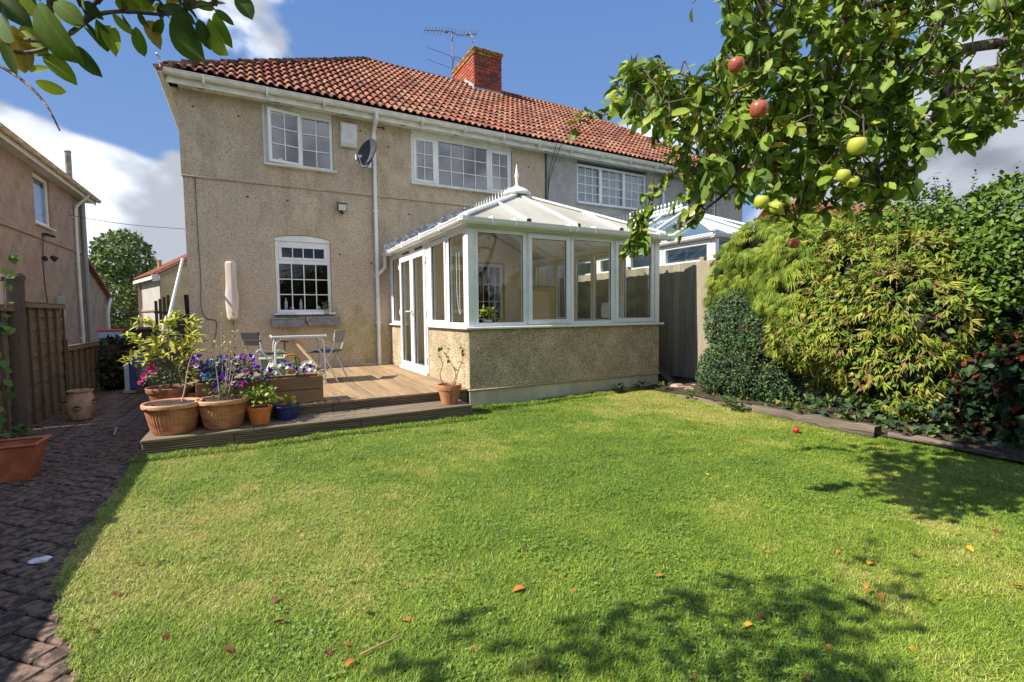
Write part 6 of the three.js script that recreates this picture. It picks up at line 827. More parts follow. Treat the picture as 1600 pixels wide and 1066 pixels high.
// ---------------------------------------------------------------- table, chairs and clutter on the deck
{
  const alu = M.paintedSteel, Y = 0.301;
  const t = thing('folding_table', 'white metal folding table with a pale glass top on the deck under the window', 'table', [1.53, Y, 2.05]);
  part(t, 'table_top', box(0.72, 0.022, 0.64, 0, 0.715, 0, { c: 0.008 }), phys({ rgb: [0.5, 0.56, 0.5], roughness: 0.1, clearcoat: 1 })); part(t, 'rim', frameBars(-0.37, 0.37, -0.33, 0.33, 0.022, -0.03, 0.0).map(g => g.rotateX(-Math.PI / 2).translate(0, 0.722, 0)), alu);
  for (const s of [-1, 1]) part(t, 'leg', tube([V(s * 0.33, 0.0, 0.3), V(s * 0.325, 0.45, 0.3), V(s * 0.31, 0.62, 0.3), V(s * 0.24, 0.69, 0.3)], 0.014, 8, 24), alu), part(t, 'leg', tube([V(s * 0.33, 0.0, -0.3), V(s * 0.325, 0.45, -0.3), V(s * 0.31, 0.62, -0.3), V(s * 0.24, 0.69, -0.3)], 0.014, 8, 24), alu);
  part(t, 'brace', [tube([V(-0.24, 0.69, 0.3), V(0.24, 0.69, 0.3)], 0.012, 6, 1), tube([V(-0.24, 0.69, -0.3), V(0.24, 0.69, -0.3)], 0.012, 6, 1)], alu);
  const chair = (x, z, turn, label, backM) => { const g = thing('folding_chair', label, 'chair', [x, Y, z], turn, 'folding chairs at the white table'); // faces +x at turn 0
    for (const s of [-1, 1]) { part(g, 'leg', tube([V(-0.24, 0, s * 0.22), V(-0.12, 0.25, s * 0.22), V(0.05, 0.5, s * 0.22), V(0.2, 0.46, s * 0.22)], 0.012, 6, 14), alu); part(g, 'leg', tube([V(0.22, 0, s * 0.2), V(0.02, 0.26, s * 0.2), V(-0.16, 0.5, s * 0.2), V(-0.21, 0.74, s * 0.2)], 0.012, 6, 14), alu); }
    part(g, 'seat', [box(0.4, 0.022, 0.4, 0.02, 0.46, 0, { c: 0.01 }), box(0.05, 0.03, 0.4, 0.21, 0.452, 0, { c: 0.012 })], std({ map: grimTex([0.06, 0.065, 0.075], [0.12, 0.125, 0.14], 421, 30, 0.3), roughness: 0.8 })); part(g, 'backrest', [box(0.03, 0.2, 0.42, -0.2, 0.69, 0, { c: 0.009, rz: 0.2 }), box(0.028, 0.03, 0.425, -0.198, 0.66, 0, { c: 0.006, rz: 0.2 })], backM); return g; };
  chair(1.08, 2.0, 0.55, 'folding chair with black back on the left of the white table', M.rubber);
  chair(1.93, 2.05, Math.PI - 0.5, 'folding chair with grey back on the right of the white table', std({ map: grimTex([0.14, 0.145, 0.15], [0.24, 0.245, 0.25], 423, 30, 0.3), roughness: 0.8 }));
  let g = thing('storage_crate', 'green-grey plastic crate on the deck behind the table', 'crate', [1.2, Y, 1.1]);
  part(g, 'crate', [bar(-0.17, 0.17, 0.0, 0.3, 0.11, 0.125), bar(-0.17, 0.17, 0, 0.3, -0.125, -0.11), bar(-0.17, -0.155, 0, 0.3, -0.109, 0.109), bar(0.155, 0.17, 0, 0.3, -0.109, 0.109), bar(-0.16, 0.16, 0.003, 0.02, -0.109, 0.109)], std({ rgb: [0.16, 0.24, 0.19], roughness: 0.5 })); part(g, 'lid', bar(-0.19, 0.19, 0.301, 0.325, -0.145, 0.145, { c: 0.008 }), std({ rgb: [0.36, 0.42, 0.38], roughness: 0.5 }));
  g = thing('hose_reel', 'orange garden hose coiled on a green stand behind the table', 'hose reel', [1.5, Y, 0.95]);
  const hm = std({ rgb: [0.5, 0.2, 0.03], roughness: 0.45 }); for (let i = 0; i < 5; i++) part(g, 'hose_coil', new THREE.TorusGeometry(0.15 - 0.005 * (i % 2), 0.013, 8, 36).rotateY(Math.PI / 2 * 0.2).translate(0.0, 0.2, -0.05 + i * 0.025), hm);
  part(g, 'stand', [tube([V(-0.12, 0, 0.08), V(-0.14, 0.36, 0.08), V(-0.1, 0.42, 0.05)], 0.02, 6), tube([V(0.1, 0, -0.06), V(0.06, 0.3, -0.06)], 0.016, 6)], std({ rgb: [0.03, 0.3, 0.12], roughness: 0.4 }));
  part(g, 'loose_hose', tube([V(0.12, 0.1, 0.08), V(0.22, 0.2, 0.1), V(0.32, 0.12, 0.06), V(0.34, 0.02, 0.12), V(0.2, 0.015, 0.18)], 0.012, 6, 24), hm);
  g = thing('spray_wand', 'black-nozzled pump sprayer standing behind the table', 'sprayer', [1.42, Y, 0.7]); part(g, 'tank', lathe([[0.001, 0], [0.085, 0.005], [0.09, 0.05], [0.09, 0.26], [0.06, 0.32], [0.03, 0.34], [0.03, 0.38], [0.001, 0.385]], 20), std({ rgb: [0.5, 0.42, 0.3], roughness: 0.4 })); part(g, 'handle', [tube([V(0, 0.36, 0), V(0.0, 0.56, 0)], 0.012, 6, 2), tube([V(-0.1, 0.58, 0), V(0.06, 0.56, 0)], 0.016, 6, 2)], M.rubber);
  const ba = on(455, 527, 'z', 0.06), bb = V(2.0, 0.31, 0.75); single('timber_batten', beam(ba, bb, 0.05, 0.03), std({ map: woodTex([0.3, 0.2, 0.11], [0.5, 0.36, 0.22], 425) }), 'pale timber batten leaning on the wall behind the table', 'batten');
  g = thing('tub', 'bright blue plastic garden tub on the deck behind the flowers', 'tub', [0.5, Y, 2.55]);
  part(g, 'tub', lathe([[0.001, 0.005], [0.13, 0], [0.14, 0.01], [0.175, 0.42], [0.185, 0.425], [0.18, 0.435], [0.168, 0.43], [0.132, 0.03]], 32), M.bluePlastic); part(g, 'handle', [tube([V(-0.175, 0.41, 0.05), V(-0.22, 0.44, 0), V(-0.175, 0.41, -0.05)], 0.012, 6), tube([V(0.175, 0.41, 0.05), V(0.22, 0.44, 0), V(0.175, 0.41, -0.05)], 0.012, 6)], M.bluePlastic);
}
// ---------------------------------------------------------------- clutter in the side passage
{
  let g = thing('compost_bag', 'navy blue plastic compost sack with white side stripe, standing in the side passage', 'sack', [-0.84, 0, -0.75]);
  const bag = box(0.42, 0.62, 0.3, 0, 0.31, 0, { c: 0.06 }), q = bag.attributes.position; for (let i = 0; i < q.count; i++) { const y = q.getY(i); q.setX(i, q.getX(i) * (1 + 0.08 * Math.sin(y * 9)) * (y > 0.5 ? 0.8 : 1)); q.setZ(i, q.getZ(i) * (y > 0.5 ? 0.5 : 1)); } bag.computeVertexNormals();
  part(g, 'sack', bag, std({ map: grimTex([0.015, 0.025, 0.13], [0.03, 0.05, 0.22], 431, 8, 0.4), roughness: 0.35 })); part(g, 'print_stripe', [box(0.07, 0.5, 0.01, -0.17, 0.26, 0.152), box(0.05, 0.03, 0.008, -0.17, 0.42, 0.159, { rz: 0.7 }), box(0.05, 0.03, 0.008, -0.17, 0.3, 0.159, { rz: -0.7 })], std({ rgb: [0.45, 0.48, 0.56], roughness: 0.4 })); part(g, 'folded_top', box(0.38, 0.1, 0.1, 0.02, 0.63, 0, { c: 0.03, rz: 0.1 }), std({ rgb: [0.14, 0.04, 0.3], roughness: 0.35 }));
  g = thing('bucket', 'dull galvanised ribbed bucket in front of the navy sack in the side passage', 'bucket', [-0.72, 0.1, -0.5]); part(g, 'bucket', lathe([[0.001, 0.2], [0.12, 0.2], [0.125, 0.21], [0.135, 0.27], [0.131, 0.28], [0.142, 0.36], [0.138, 0.37], [0.155, 0.5], [0.165, 0.505], [0.15, 0.5], [0.12, 0.24]], 24, 0, -0.1, 0), M.steel); part(g, 'handle', tube([V(-0.15, 0.38, 0), V(0, 0.3, 0.16), V(0.15, 0.38, 0)], 0.006, 5, 12), M.steel); part(g, 'stand', box(0.26, 0.1, 0.26, 0, -0.05, 0), M.darkWood);
  single('plank', beam(V(-1.05, 0.03, -0.5), V(-0.35, 0.03, -0.42), 0.09, 0.04), M.greyWood, 'pale plank lying across the path in front of the sack', 'plank');
  g = thing('gate', 'dark brown lattice gate and fence across the side passage', 'gate', [0, 0, -3.1]);
  for (let i = 0; i < 15; i++) part(g, 'slat', box(0.055, 0.9, 0.014, -1.4 + i * 0.095, 0.48, 0.01, { grain: 1 }), M.darkWood); for (let i = 0; i < 7; i++) part(g, 'slat', box(1.42, 0.05, 0.014, -0.74, 0.12 + i * 0.13, 0.026, { grain: 0 }), M.darkWood);
  part(g, 'top_rail', [beam(V(-1.46, 0.9, 0.02), V(-0.72, 0.99, 0.02), 0.07, 0.06), beam(V(-0.72, 0.97, 0.02), V(-0.03, 1.08, 0.02), 0.07, 0.06)], M.darkWood); for (const x of [-1.44, -0.72]) part(g, 'post', bar(x - 0.05, x + 0.05, 0, 1.02, -0.08, -0.002), M.darkWood);
  g = thing('bin_store', 'dark timber bin store behind the lattice gate', 'bin store', [-1.35, 0, -5.4]); part(g, 'wall', [bar(-0.45, 0.5, 0, 0.98, -0.4, 0.02)], M.darkWood); part(g, 'lid', box(1.08, 0.05, 0.55, 0.02, 1.02, -0.18, { rx: 0.06 }), M.darkWood); part(g, 'post', [bar(-0.46, -0.36, 0, 1.0, 0.021, 0.06), bar(0.4, 0.51, 0, 1.0, 0.021, 0.06)], M.fenceWood);
  g = thing('trellis_panel', 'tall narrow dark picket panel with a curved top beside the gate', 'picket panel', [-1.02, 0, -4.9], 0.25); for (let i = 0; i < 4; i++) part(g, 'picket', bar(-0.15 + i * 0.085, -0.085 + i * 0.085, 0.02, 1.72 + 0.05 * i, 0, 0.018, { grain: 1 }), M.darkWood); part(g, 'rail', [bar(-0.16, 0.24, 0.3, 0.36, -0.03, -0.001), bar(-0.16, 0.24, 1.4, 1.46, -0.03, -0.001)], M.darkWood);
  const pt = on(285, 405, 'x', -0.06), pb = on(262, 503, 'z', pt.z + 1.2), dd = pb.clone().sub(pt).multiplyScalar(1.0); g = thing('shovel', 'pale long-handled shovel leaning blade-down against the side of the house', 'shovel'); part(g, 'handle', tube([pt, pb], 0.022, 7, 2), M.white);
  const bd = dd.clone().normalize(), bt = pb.clone().addScaledVector(bd, 0.32); part(g, 'blade', beam(pb, bt, 0.03, 0.26, { c: 0.01 }), std({ rgb: [0.5, 0.5, 0.52], roughness: 0.5 })); part(g, 'support', box(0.4, bt.y, 0.3, bt.x, bt.y / 2 - 0.01, bt.z, { c: 0.01 }), M.darkWood);
  g = thing('water_butt', 'black water butt on a stand against the side wall behind the golden shrub', 'water butt', [-0.34, 0, -2.3]); part(g, 'barrel', lathe([[0.001, 0.5], [0.2, 0.5], [0.23, 0.55], [0.25, 0.9], [0.24, 1.25], [0.22, 1.3], [0.22, 1.34], [0.001, 1.36]], 24), M.dark); part(g, 'stand', lathe([[0.001, 0.499], [0.22, 0.499], [0.24, 0], [0.001, 0]], 16), M.rubber); part(g, 'strap', [new THREE.TorusGeometry(0.252, 0.01, 6, 30).rotateX(Math.PI / 2).translate(0, 0.95, 0)], M.white);
  g = thing('black_bin', 'slim black bin on top of the dark clutter by the house corner', 'bin', [-0.18, 1.361, -2.3]); part(g, 'body', lathe([[0.001, 0], [0.13, 0], [0.15, 0.4], [0.16, 0.41], [0.001, 0.43]], 4).rotateY(0.78), M.dark);
  g = thing('crate', 'pale blue plastic crate with a bright red lid beside the dark ivy', 'crate', on(174, 522, 'z', -4.6).toArray()); part(g, 'crate', box(0.46, 0.16, 0.3, 0, -0.02, 0, { c: 0.02 }), std({ rgb: [0.25, 0.42, 0.68], roughness: 0.5 })); part(g, 'lid', box(0.48, 0.05, 0.32, 0, 0.085, 0, { c: 0.015 }), std({ rgb: [0.65, 0.03, 0.09], roughness: 0.4 })); part(g, 'stand', box(0.4, 0.86, 0.28, 0, -0.54, 0), M.darkWood);
}

// ---------------------------------------------------------------- apple tree reaching in from the right, second tree from the left
const inPoly = (x, y, P) => { let c = false; for (let i = 0, j = P.length - 1; i < P.length; j = i++) if ((P[i][1] > y) !== (P[j][1] > y) && x < (P[j][0] - P[i][0]) * (y - P[i][1]) / (P[j][1] - P[i][1]) + P[i][0]) c = !c; return c; };
const appleLeaf = [leafGeo(0.066, 0.04, { n: 5, pow: 0.55, tip: 0.95, fold: 0.35, curl: 0.25 }), leafGeo(0.058, 0.038, { n: 5, pow: 0.52, tip: 0.9, fold: 0.2, curl: 0.4 }), leafGeo(0.07, 0.036, { n: 5, pow: 0.58, tip: 0.95, fold: 0.5, curl: -0.1 }), leafGeo(0.06, 0.03, { n: 5, pow: 0.6, tip: 1.0, fold: 1.0, curl: 0.55 }), leafGeo(0.064, 0.044, { n: 5, pow: 0.5, tip: 0.85, fold: -0.25, curl: 0.3 }), leafGeo(0.05, 0.036, { n: 5, pow: 0.55, tip: 0.8, fold: 0.15, curl: -0.3 })];
const appleMats = [[0.24, 0.37, 0.035], [0.31, 0.44, 0.045], [0.18, 0.29, 0.035], [0.4, 0.48, 0.06], [0.13, 0.21, 0.03], [0.6, 0.42, 0.03]].map(c => leafMat({ color: new THREE.Color().setRGB(...c), transmission: 0.32, roughness: 0.5 }));
const pickMat = (r) => { const k = r(); return k < 0.3 ? 0 : k < 0.5 ? 1 : k < 0.7 ? 2 : k < 0.83 ? 3 : k < 0.985 ? 4 : 5; };
const appleTex = tex(128, 1, (u, v) => { const blush = step(0.4, 0.8, pf2(u, v, 3, 3, 71) * 0.7 + 0.28 + 0.34 * Math.cos((u - 0.8) * 6.283)), st = 0.8 + 0.4 * pn2(u * 30, v * 2, 30, 9); let c = lerp3([0.42, 0.42, 0.07], [0.4 * st, 0.06, 0.05], blush * 0.9); if (hash(Math.floor(u * 60), Math.floor(v * 60), 5) > 0.96) c = lerp3(c, [0.6, 0.5, 0.25], 0.5); return c; });
const appleGreen = tex(128, 1, (u, v) => lerp3([0.36, 0.42, 0.04], [0.5, 0.5, 0.07], pf2(u, v, 4, 4, 73)));
function growTree(root, limbs, clusters, o) {                           // limbs: {pts, r}; clusters: points with leaf counts; twigs join each cluster to the nearest limb
  const r = rng(o.seed), geos = [], tw = [], pts = [];
  for (const l of limbs) { const cv = new THREE.CatmullRomCurve3(l.pts, false, 'centripetal'); geos.push(tube(l.pts, l.r, 9, l.pts.length * 5)); for (let i = 0; i <= 24; i++) pts.push(cv.getPoint(i / 24)); }
  part(root, 'branches', geos, M.bark, o.barkLabel);
  const leaves = [];
  for (const c of clusters) {
    let best = null, bd = 1e9; for (const p of pts) { const d = p.distanceToSquared(c.p); if (d < bd) { bd = d; best = p; } }
    const mid = best.clone().lerp(c.p, 0.55).add(V((r() - 0.5) * 0.1, 0.03 + r() * 0.06, (r() - 0.5) * 0.1)); tw.push(tube([best, mid, c.p], [0.0045, 0.0022], 5, 6)); if (pts.length < 4000) pts.push(mid.clone(), c.p.clone());
    const ax = c.p.clone().sub(mid).normalize();
    for (let i = 0; i < c.n; i++) { const a = i * 2.4 + r(), side = rdir(r), d = ax.clone().multiplyScalar(0.35).add(side).add(V(0, -0.25, 0)); leaves.push({ p: c.p.clone().addScaledVector(ax, (r() - 0.7) * 0.09).addScaledVector(rdir(r), 0.012), d, n: V(0, 1, 0).addScaledVector(rdir(r), 0.75).add(V(-0.35, 0, 0.3)), g: Math.floor(r() * o.geos.length), m: o.pick(r), s: o.s0 + o.s1 * r() }); }
  }
  part(root, 'twigs', tw, M.twig);
  const seen = (p) => { const q = proj(p); return q[2] > 0.1 && q[0] > -40 && q[0] < 1640 && q[1] > -40 && q[1] < 1100; };
  leaves.forEach(l => { l.q = (seen(l.p) ? 0 : 50) + l.p.distanceTo(EYE); }); leaves.sort((a, b) => a.q - b.q);
  const rest = o.mats.map(() => []);
  leaves.forEach((l, i) => { const b = basis(l.d, l.n).scale(V(l.s, l.s, l.s)).setPosition(l.p); if (i < 300) { const m = part(root, 'leaf', o.geos[l.g], o.mats[l.m]); b.decompose(m.position, m.quaternion, m.scale); } else rest[l.m].push(clean(o.geos[l.g].clone()).applyMatrix4(b)); });
  rest.forEach((a, i) => { if (a.length) stuff(part(root, 'foliage', a, o.mats[i])); });
}
{
  const r = rng(501), DK = 1.22, A = (x, y, d) => at(x, y, d * DK * (1 + 0.12 * step(1150, 900, x))), tree = thing('apple_tree', 'apple tree reaching in from the right with red and green apples among dense leaves', 'apple tree');
  const K = V(6.6, 2.3, 10.3);
  const limbs = [
    { pts: [V(6.9, -0.1, 10.5), V(6.8, 1.1, 10.45), K], r: [0.12, 0.09] },
    { pts: [K, A(1760, 30, 2.75), A(1600, 62, 2.45), A(1500, 78, 2.3), A(1430, 103, 2.2), A(1360, 130, 2.1), A(1270, 172, 2.05), A(1180, 192, 2.1), A(1080, 168, 2.15), A(1012, 150, 2.2), A(962, 175, 2.25), A(914, 182, 2.28)], r: (t) => mixn(0.055, 0.004, Math.pow(t, 0.5)) },
    { pts: [K, A(1760, 110, 2.7), A(1600, 106, 2.4), A(1530, 114, 2.3), A(1478, 132, 2.22), A(1474, 165, 2.18), A(1430, 215, 2.1), A(1372, 262, 2.05), A(1320, 300, 2.0), A(1262, 330, 2.0)], r: (t) => mixn(0.045, 0.004, Math.pow(t, 0.7)) },
    { pts: [A(1478, 132, 2.22), A(1500, 160, 2.3), A(1545, 190, 2.35), A(1590, 160, 2.4)], r: [0.02, 0.004] },
    { pts: [A(1270, 172, 2.05), A(1180, 240, 1.98), A(1110, 285, 1.95), A(1048, 270, 1.95), A(1030, 290, 1.95), A(1018, 316, 1.95), A(1003, 371, 1.95)], r: [0.014, 0.0035] },
    { pts: [A(1180, 240, 1.98), A(1135, 300, 1.95), A(1085, 340, 1.92), A(1060, 360, 1.9)], r: [0.009, 0.003] },
    { pts: [A(1360, 130, 2.1), A(1330, 60, 2.0), A(1300, -30, 1.95), A(1270, -200, 1.9)], r: [0.025, 0.012] },
    { pts: [A(1270, 172, 2.05), A(1225, 100, 1.95), A(1190, 20, 1.9), A(1150, -60, 1.85)], r: [0.015, 0.006] },
    { pts: [A(1430, 103, 2.2), A(1470, 40, 2.1), A(1480, -60, 2.0)], r: [0.025, 0.012] },
    { pts: [A(1372, 262, 2.05), A(1376, 300, 2.0), A(1373, 332, 2.0)], r: [0.007, 0.003] },
    { pts: [A(1320, 300, 2.0), A(1265, 280, 1.9), A(1250, 335, 1.88), A(1243, 362, 1.86)], r: [0.008, 0.003] },
    { pts: [K, V(4.8, 3.2, 10.3), V(3.2, 3.2, 10.2), V(2.0, 3.0, 10.1), V(1.0, 2.75, 9.9), V(0.3, 2.5, 9.8)], r: (t) => mixn(0.045, 0.006, Math.pow(t, 0.4)) },
    { pts: [V(3.2, 3.2, 10.2), V(2.2, 2.9, 10.4), V(1.0, 2.6, 10.4), V(-0.4, 2.45, 10.1)], r: [0.012, 0.005] },
  ];
  const P = [[1128, -60], [1680, -60], [1680, 150], [1590, 166], [1545, 215], [1500, 235], [1455, 225], [1420, 290], [1372, 318], [1300, 300], [1255, 322], [1190, 318], [1120, 300], [1065, 290], [1052, 232], [1012, 192], [962, 185], [952, 150], [982, 100], [1012, 98], [1062, 128], [1108, 112], [1132, 62]];
  const gaps = [[1540, 85, 26, 30], [1500, 60, 18, 16], [1435, 70, 12, 10], [1560, 150, 22, 14], [1445, 160, 16, 24], [1520, 185, 18, 14], [1210, 15, 10, 12]];
  const cl = []; let tries = 0;
  while (cl.length < 1250 && tries++ < 40000) { const x = 940 + r() * 740, y = -60 + r() * 390; if (!inPoly(x, y, P)) continue; if (gaps.some(([a, b, c, d]) => ((x - a) / c) ** 2 + ((y - b) / d) ** 2 < 1.2)) continue; const d = (cl.length < 800 ? 1.98 : 2.35) + (r() - 0.5) * 0.55 + (x - 1300) * 0.0006; cl.push({ p: A(x, y, d), n: 6 + Math.floor(r() * 6) }); }
  for (const [x, y, n, d] of [[905, 190, 3, 2.28], [900, 208, 2, 2.28], [930, 178, 4, 2.27], [955, 172, 4, 2.26], [1005, 345, 5, 1.95], [995, 370, 6, 1.95], [1008, 385, 6, 1.95], [985, 395, 4, 1.95], [1018, 318, 4, 1.95], [1072, 345, 5, 1.92], [1055, 362, 4, 1.9], [1090, 330, 5, 1.95], [1062, 312, 5, 1.95], [1373, 325, 4, 2.0], [1376, 300, 4, 2.0], [1362, 338, 4, 2.0], [1410, 290, 5, 2.1], [1425, 275, 4, 2.1], [1243, 345, 4, 1.86], [1258, 372, 2, 1.86], [1300, 318, 5, 1.95], [1285, 335, 4, 1.95], [1330, 330, 4, 1.95], [1225, 330, 5, 1.92], [1083, 5, 2, 1.7], [1588, 185, 4, 2.4], [1012, 330, 5, 1.96], [990, 355, 5, 1.96], [1000, 360, 6, 1.94], [978, 385, 4, 1.95], [1025, 300, 4, 1.95], [1038, 285, 5, 1.95], [1080, 300, 5, 1.95]]) cl.push({ p: A(x, y, d), n: n * 2 });
  // the part of the crown above and behind the lens that throws the dapples on the lawn
  const G = (x, y) => on(x, y, 'y', 0.03), Ph = [];
  for (const [x, y, n, w] of [[640, 1030, 4, 0.1], [700, 985, 3, 0.08], [735, 960, 3, 0.08], [760, 1000, 3, 0.08], [660, 1060, 4, 0.1], [840, 1005, 5, 0.12], [900, 985, 5, 0.1], [960, 978, 5, 0.1], [1000, 975, 4, 0.1], [880, 1050, 7, 0.15], [960, 1040, 6, 0.12], [1060, 930, 5, 0.12], [1100, 945, 4, 0.1], [1140, 905, 4, 0.1], [1030, 960, 3, 0.1], [1160, 960, 5, 0.12], [1230, 930, 6, 0.12], [1280, 925, 5, 0.1], [1260, 960, 6, 0.12], [1310, 975, 6, 0.12], [1350, 960, 5, 0.12], [1390, 960, 5, 0.12], [1400, 920, 5, 0.12], [1390, 880, 5, 0.12], [1370, 850, 3, 0.08], [1330, 1010, 6, 0.15], [1280, 1010, 5, 0.12], [1330, 1050, 4, 0.12], [1240, 1040, 5, 0.12], [1120, 1040, 5, 0.12], [1060, 1030, 5, 0.12], [1180, 1010, 5, 0.1]]) {
    const g = G(x, y); for (let i = 0; i < n * 0.62; i++) { const h = 2.4 + r() * 0.6, p = g.clone().addScaledVector(SUN, h / SUN.y).add(V((r() - 0.5) * w * 2, 0, (r() - 0.5) * w * 2)), q = proj(p); if (q[2] > 0.05 && q[0] > -150 && q[0] < 1750 && q[1] > -160 && q[1] < 1200) continue; Ph.push(p); }
  }
  for (const p of Ph) cl.push({ p, n: 4 });
  growTree(tree, limbs, cl, { seed: 502, geos: appleLeaf, mats: appleMats, pick: pickMat, s0: 0.6, s1: 0.65 });
  const body = lathe([[0.001, 0.012], [0.008, 0.004], [0.018, 0.0], [0.03, 0.008], [0.0385, 0.03], [0.038, 0.05], [0.03, 0.066], [0.016, 0.071], [0.006, 0.064], [0.001, 0.058]], 24); { const u = body.attributes.uv; for (let i = 0; i < u.count; i++) u.setXY(i, u.getX(i) / 1.2, u.getY(i) / 0.4); }
  const red = std({ map: appleTex, roughness: 0.32 }), green = std({ map: appleGreen, roughness: 0.34 }), redLabel = 'apple with a red blush';
  for (const [x, y, d, k, s, rot] of [[1150, 99, 1.55, 0, 0.85, 0], [1185, 168, 1.5, 0, 0.95, 2], [1338, 225, 1.6, 1, 1.0, 0], [1188, 313, 1.58, 1, 0.8, 1], [1240, 378, 1.8, 0, 0.7, 3], [1315, 272, 1.62, 1, 0.75, 2], [1212, 322, 1.63, 1, 0.72, 0], [1330, 282, 1.66, 1, 0.72, 1]]) {
    const p = A(x, y, d + 0.05), m = part(tree, 'apple', body, k ? green : red, k ? 'yellow-green apple' : redLabel); m.position.set(p.x, p.y - 0.043 * s, p.z); m.rotation.set(0.15, k ? rot : 0, 0.1); m.scale.setScalar(s * 0.94);
    part(m, 'stalk', tube([V(0, 0.06, 0), V(0.004, 0.075, 0), V(0.0, 0.095, 0.003)], 0.0016, 4, 3), M.twig); part(m, 'calyx', lathe([[0.001, 0.006], [0.006, 0.0035], [0.009, 0.002]], 8), M.twig);
  }
}
{
  const r = rng(521), tree = thing('plum_tree', 'drooping leafy branch hanging into the sky at the top left corner', 'fruit tree');
  const K = V(-1.1, 2.1, 10.6), d = 0.72, A = (x, y, k = 1) => at(x, y, d * k);
  const limbs = [
    { pts: [V(-1.2, -0.1, 10.9), V(-1.2, 1.0, 10.8), K], r: [0.08, 0.05] },
    { pts: [K, V(-0.3, 2.35, 10.0), A(-320, -40, 1.1), A(-120, 40), A(35, 82), A(85, 70), A(110, 52), A(135, 25), A(152, 0), A(175, -40)], r: (t) => mixn(0.02, 0.0026, Math.pow(clamp(t * 2.2), 0.5)) },
    { pts: [A(110, 52), A(150, 24), A(190, 18), A(265, 22), A(310, 10), A(335, 8)], r: [0.0035, 0.0014] },
    { pts: [A(-320, -40, 1.1), A(-80, 60), A(0, 103), A(38, 128), A(65, 155), A(80, 178), A(93, 204)], r: (t) => mixn(0.006, 0.0012, Math.pow(t, 0.3)) },
    { pts: [A(-200, -20), A(-60, 20), A(40, 62), A(105, 58)], r: [0.006, 0.002] },
    { pts: [V(-0.3, 2.35, 10.0), A(-250, -300, 1.3), A(100, -260, 1.2), A(400, -240, 1.2)], r: [0.008, 0.003] },
  ];
  const geos = [leafGeo(0.04, 0.021, { n: 7, pow: 0.55, tip: 1.15, fold: 0.3, curl: 0.2 }), leafGeo(0.034, 0.019, { n: 7, pow: 0.55, tip: 1.1, fold: 0.5, curl: 0.35 }), leafGeo(0.045, 0.02, { n: 7, pow: 0.6, fold: 0.2, curl: 0.1 })];
  const mats = [[0.15, 0.25, 0.015], [0.1, 0.17, 0.012], [0.3, 0.38, 0.02], [0.07, 0.12, 0.012], [0.45, 0.3, 0.03]].map(c => leafMat({ color: new THREE.Color().setRGB(...c), transmission: 0.5, roughness: 0.7, specularIntensity: 0.25 }));
  // individually seen leaves: stalk end x y, tip x y (where they hang in front of the sky)
  const L = [[20, 40, 32, 110, 1.0, 2.2], [60, 5, 100, 90, 0.85, 2.4], [8, 60, 20, 118, 0.9, 1.8], [35, 35, 58, 78, 1, 1.4], [70, 85, 110, 120, 1, 1.3], [45, 110, 72, 105, 1, 1], [55, 127, 100, 145, 1, 1.4], [118, 72, 148, 115, 1, 1.4], [100, 12, 120, 38, 1, 1.3], [150, 30, 172, 82, 1, 1.2], [165, 40, 178, 66, 1, 1], [175, 22, 208, 54, 1, 0.8], [212, 42, 222, 86, 1, 1.3], [232, 32, 244, 64, 1, 1.2], [255, 30, 238, 60, 1, 0.9], [270, 22, 302, 86, 1, 1.4], [278, 20, 300, 55, 1, 1.3], [310, 30, 326, 76, 1, 1.2], [325, 32, 340, 80, 1, 1.2], [335, 20, 356, 70, 1, 1.2], [335, 15, 366, 38, 1, 1.2], [372, -8, 390, 22, 1, 1.4], [250, 12, 296, 22, 1, 1.2], [180, 5, 215, 12, 1, 1.4], [200, 2, 240, 14, 1, 1.4], [130, 5, 150, 20, 1, 1.2], [30, -5, 62, 25, 0.9, 1.8], [85, 3, 122, 30, 0.9, 1.5], [0, 0, 36, 30, 0.9, 1.9], [2, 20, 10, 60, 0.9, 1.9], [300, 5, 335, 12, 1, 1.2], [260, 8, 285, -12, 1, 1.2], [320, 8, 352, 2, 1, 1], [62, 30, 55, 58, 0.9, 1.3], [85, 65, 98, 90, 1, 1.1], [215, 18, 230, 45, 1, 1.1], [190, 20, 200, 42, 1, 1]];
  const used2 = []; let seen = 0;
  const root = tree;
  growTree(root, limbs, (() => { const c = []; for (let i = 0; i < 46; i++) { const x = -420 + r() * 900, y = -340 + r() * 300; c.push({ p: at(x, y, d * (0.9 + r() * 0.6)), n: 5 }); } for (let i = 0; i < 14; i++) c.push({ p: at(-20 + r() * 390, -12 + r() * 28, d * (0.95 + r() * 0.15)), n: 3 }); return c; })(), { seed: 522, geos, mats, pick: (q) => Math.floor(q() * 4.15), s0: 0.55, s1: 0.35 });
  L.forEach(([x0, y0, x1, y1, k, w], i) => { const a = at(x0, y0, d * k * (0.97 + 0.06 * r())), b = at(x1, y1, d * k * (0.97 + 0.06 * r())), dir = b.clone().sub(a), len = dir.length(), m = part(root, 'leaf', geos[i % 3], mats[Math.floor(r() * 4.3)]); basis(dir, FWD.clone().negate().addScaledVector(rdir(r), 0.7)).setPosition(a).decompose(m.position, m.quaternion, m.scale); m.scale.set(len / 0.04 * 0.95 * clamp(w / 1.3, 0.7, 1.25), len / [0.04, 0.034, 0.045][i % 3], len / 0.04); });
}
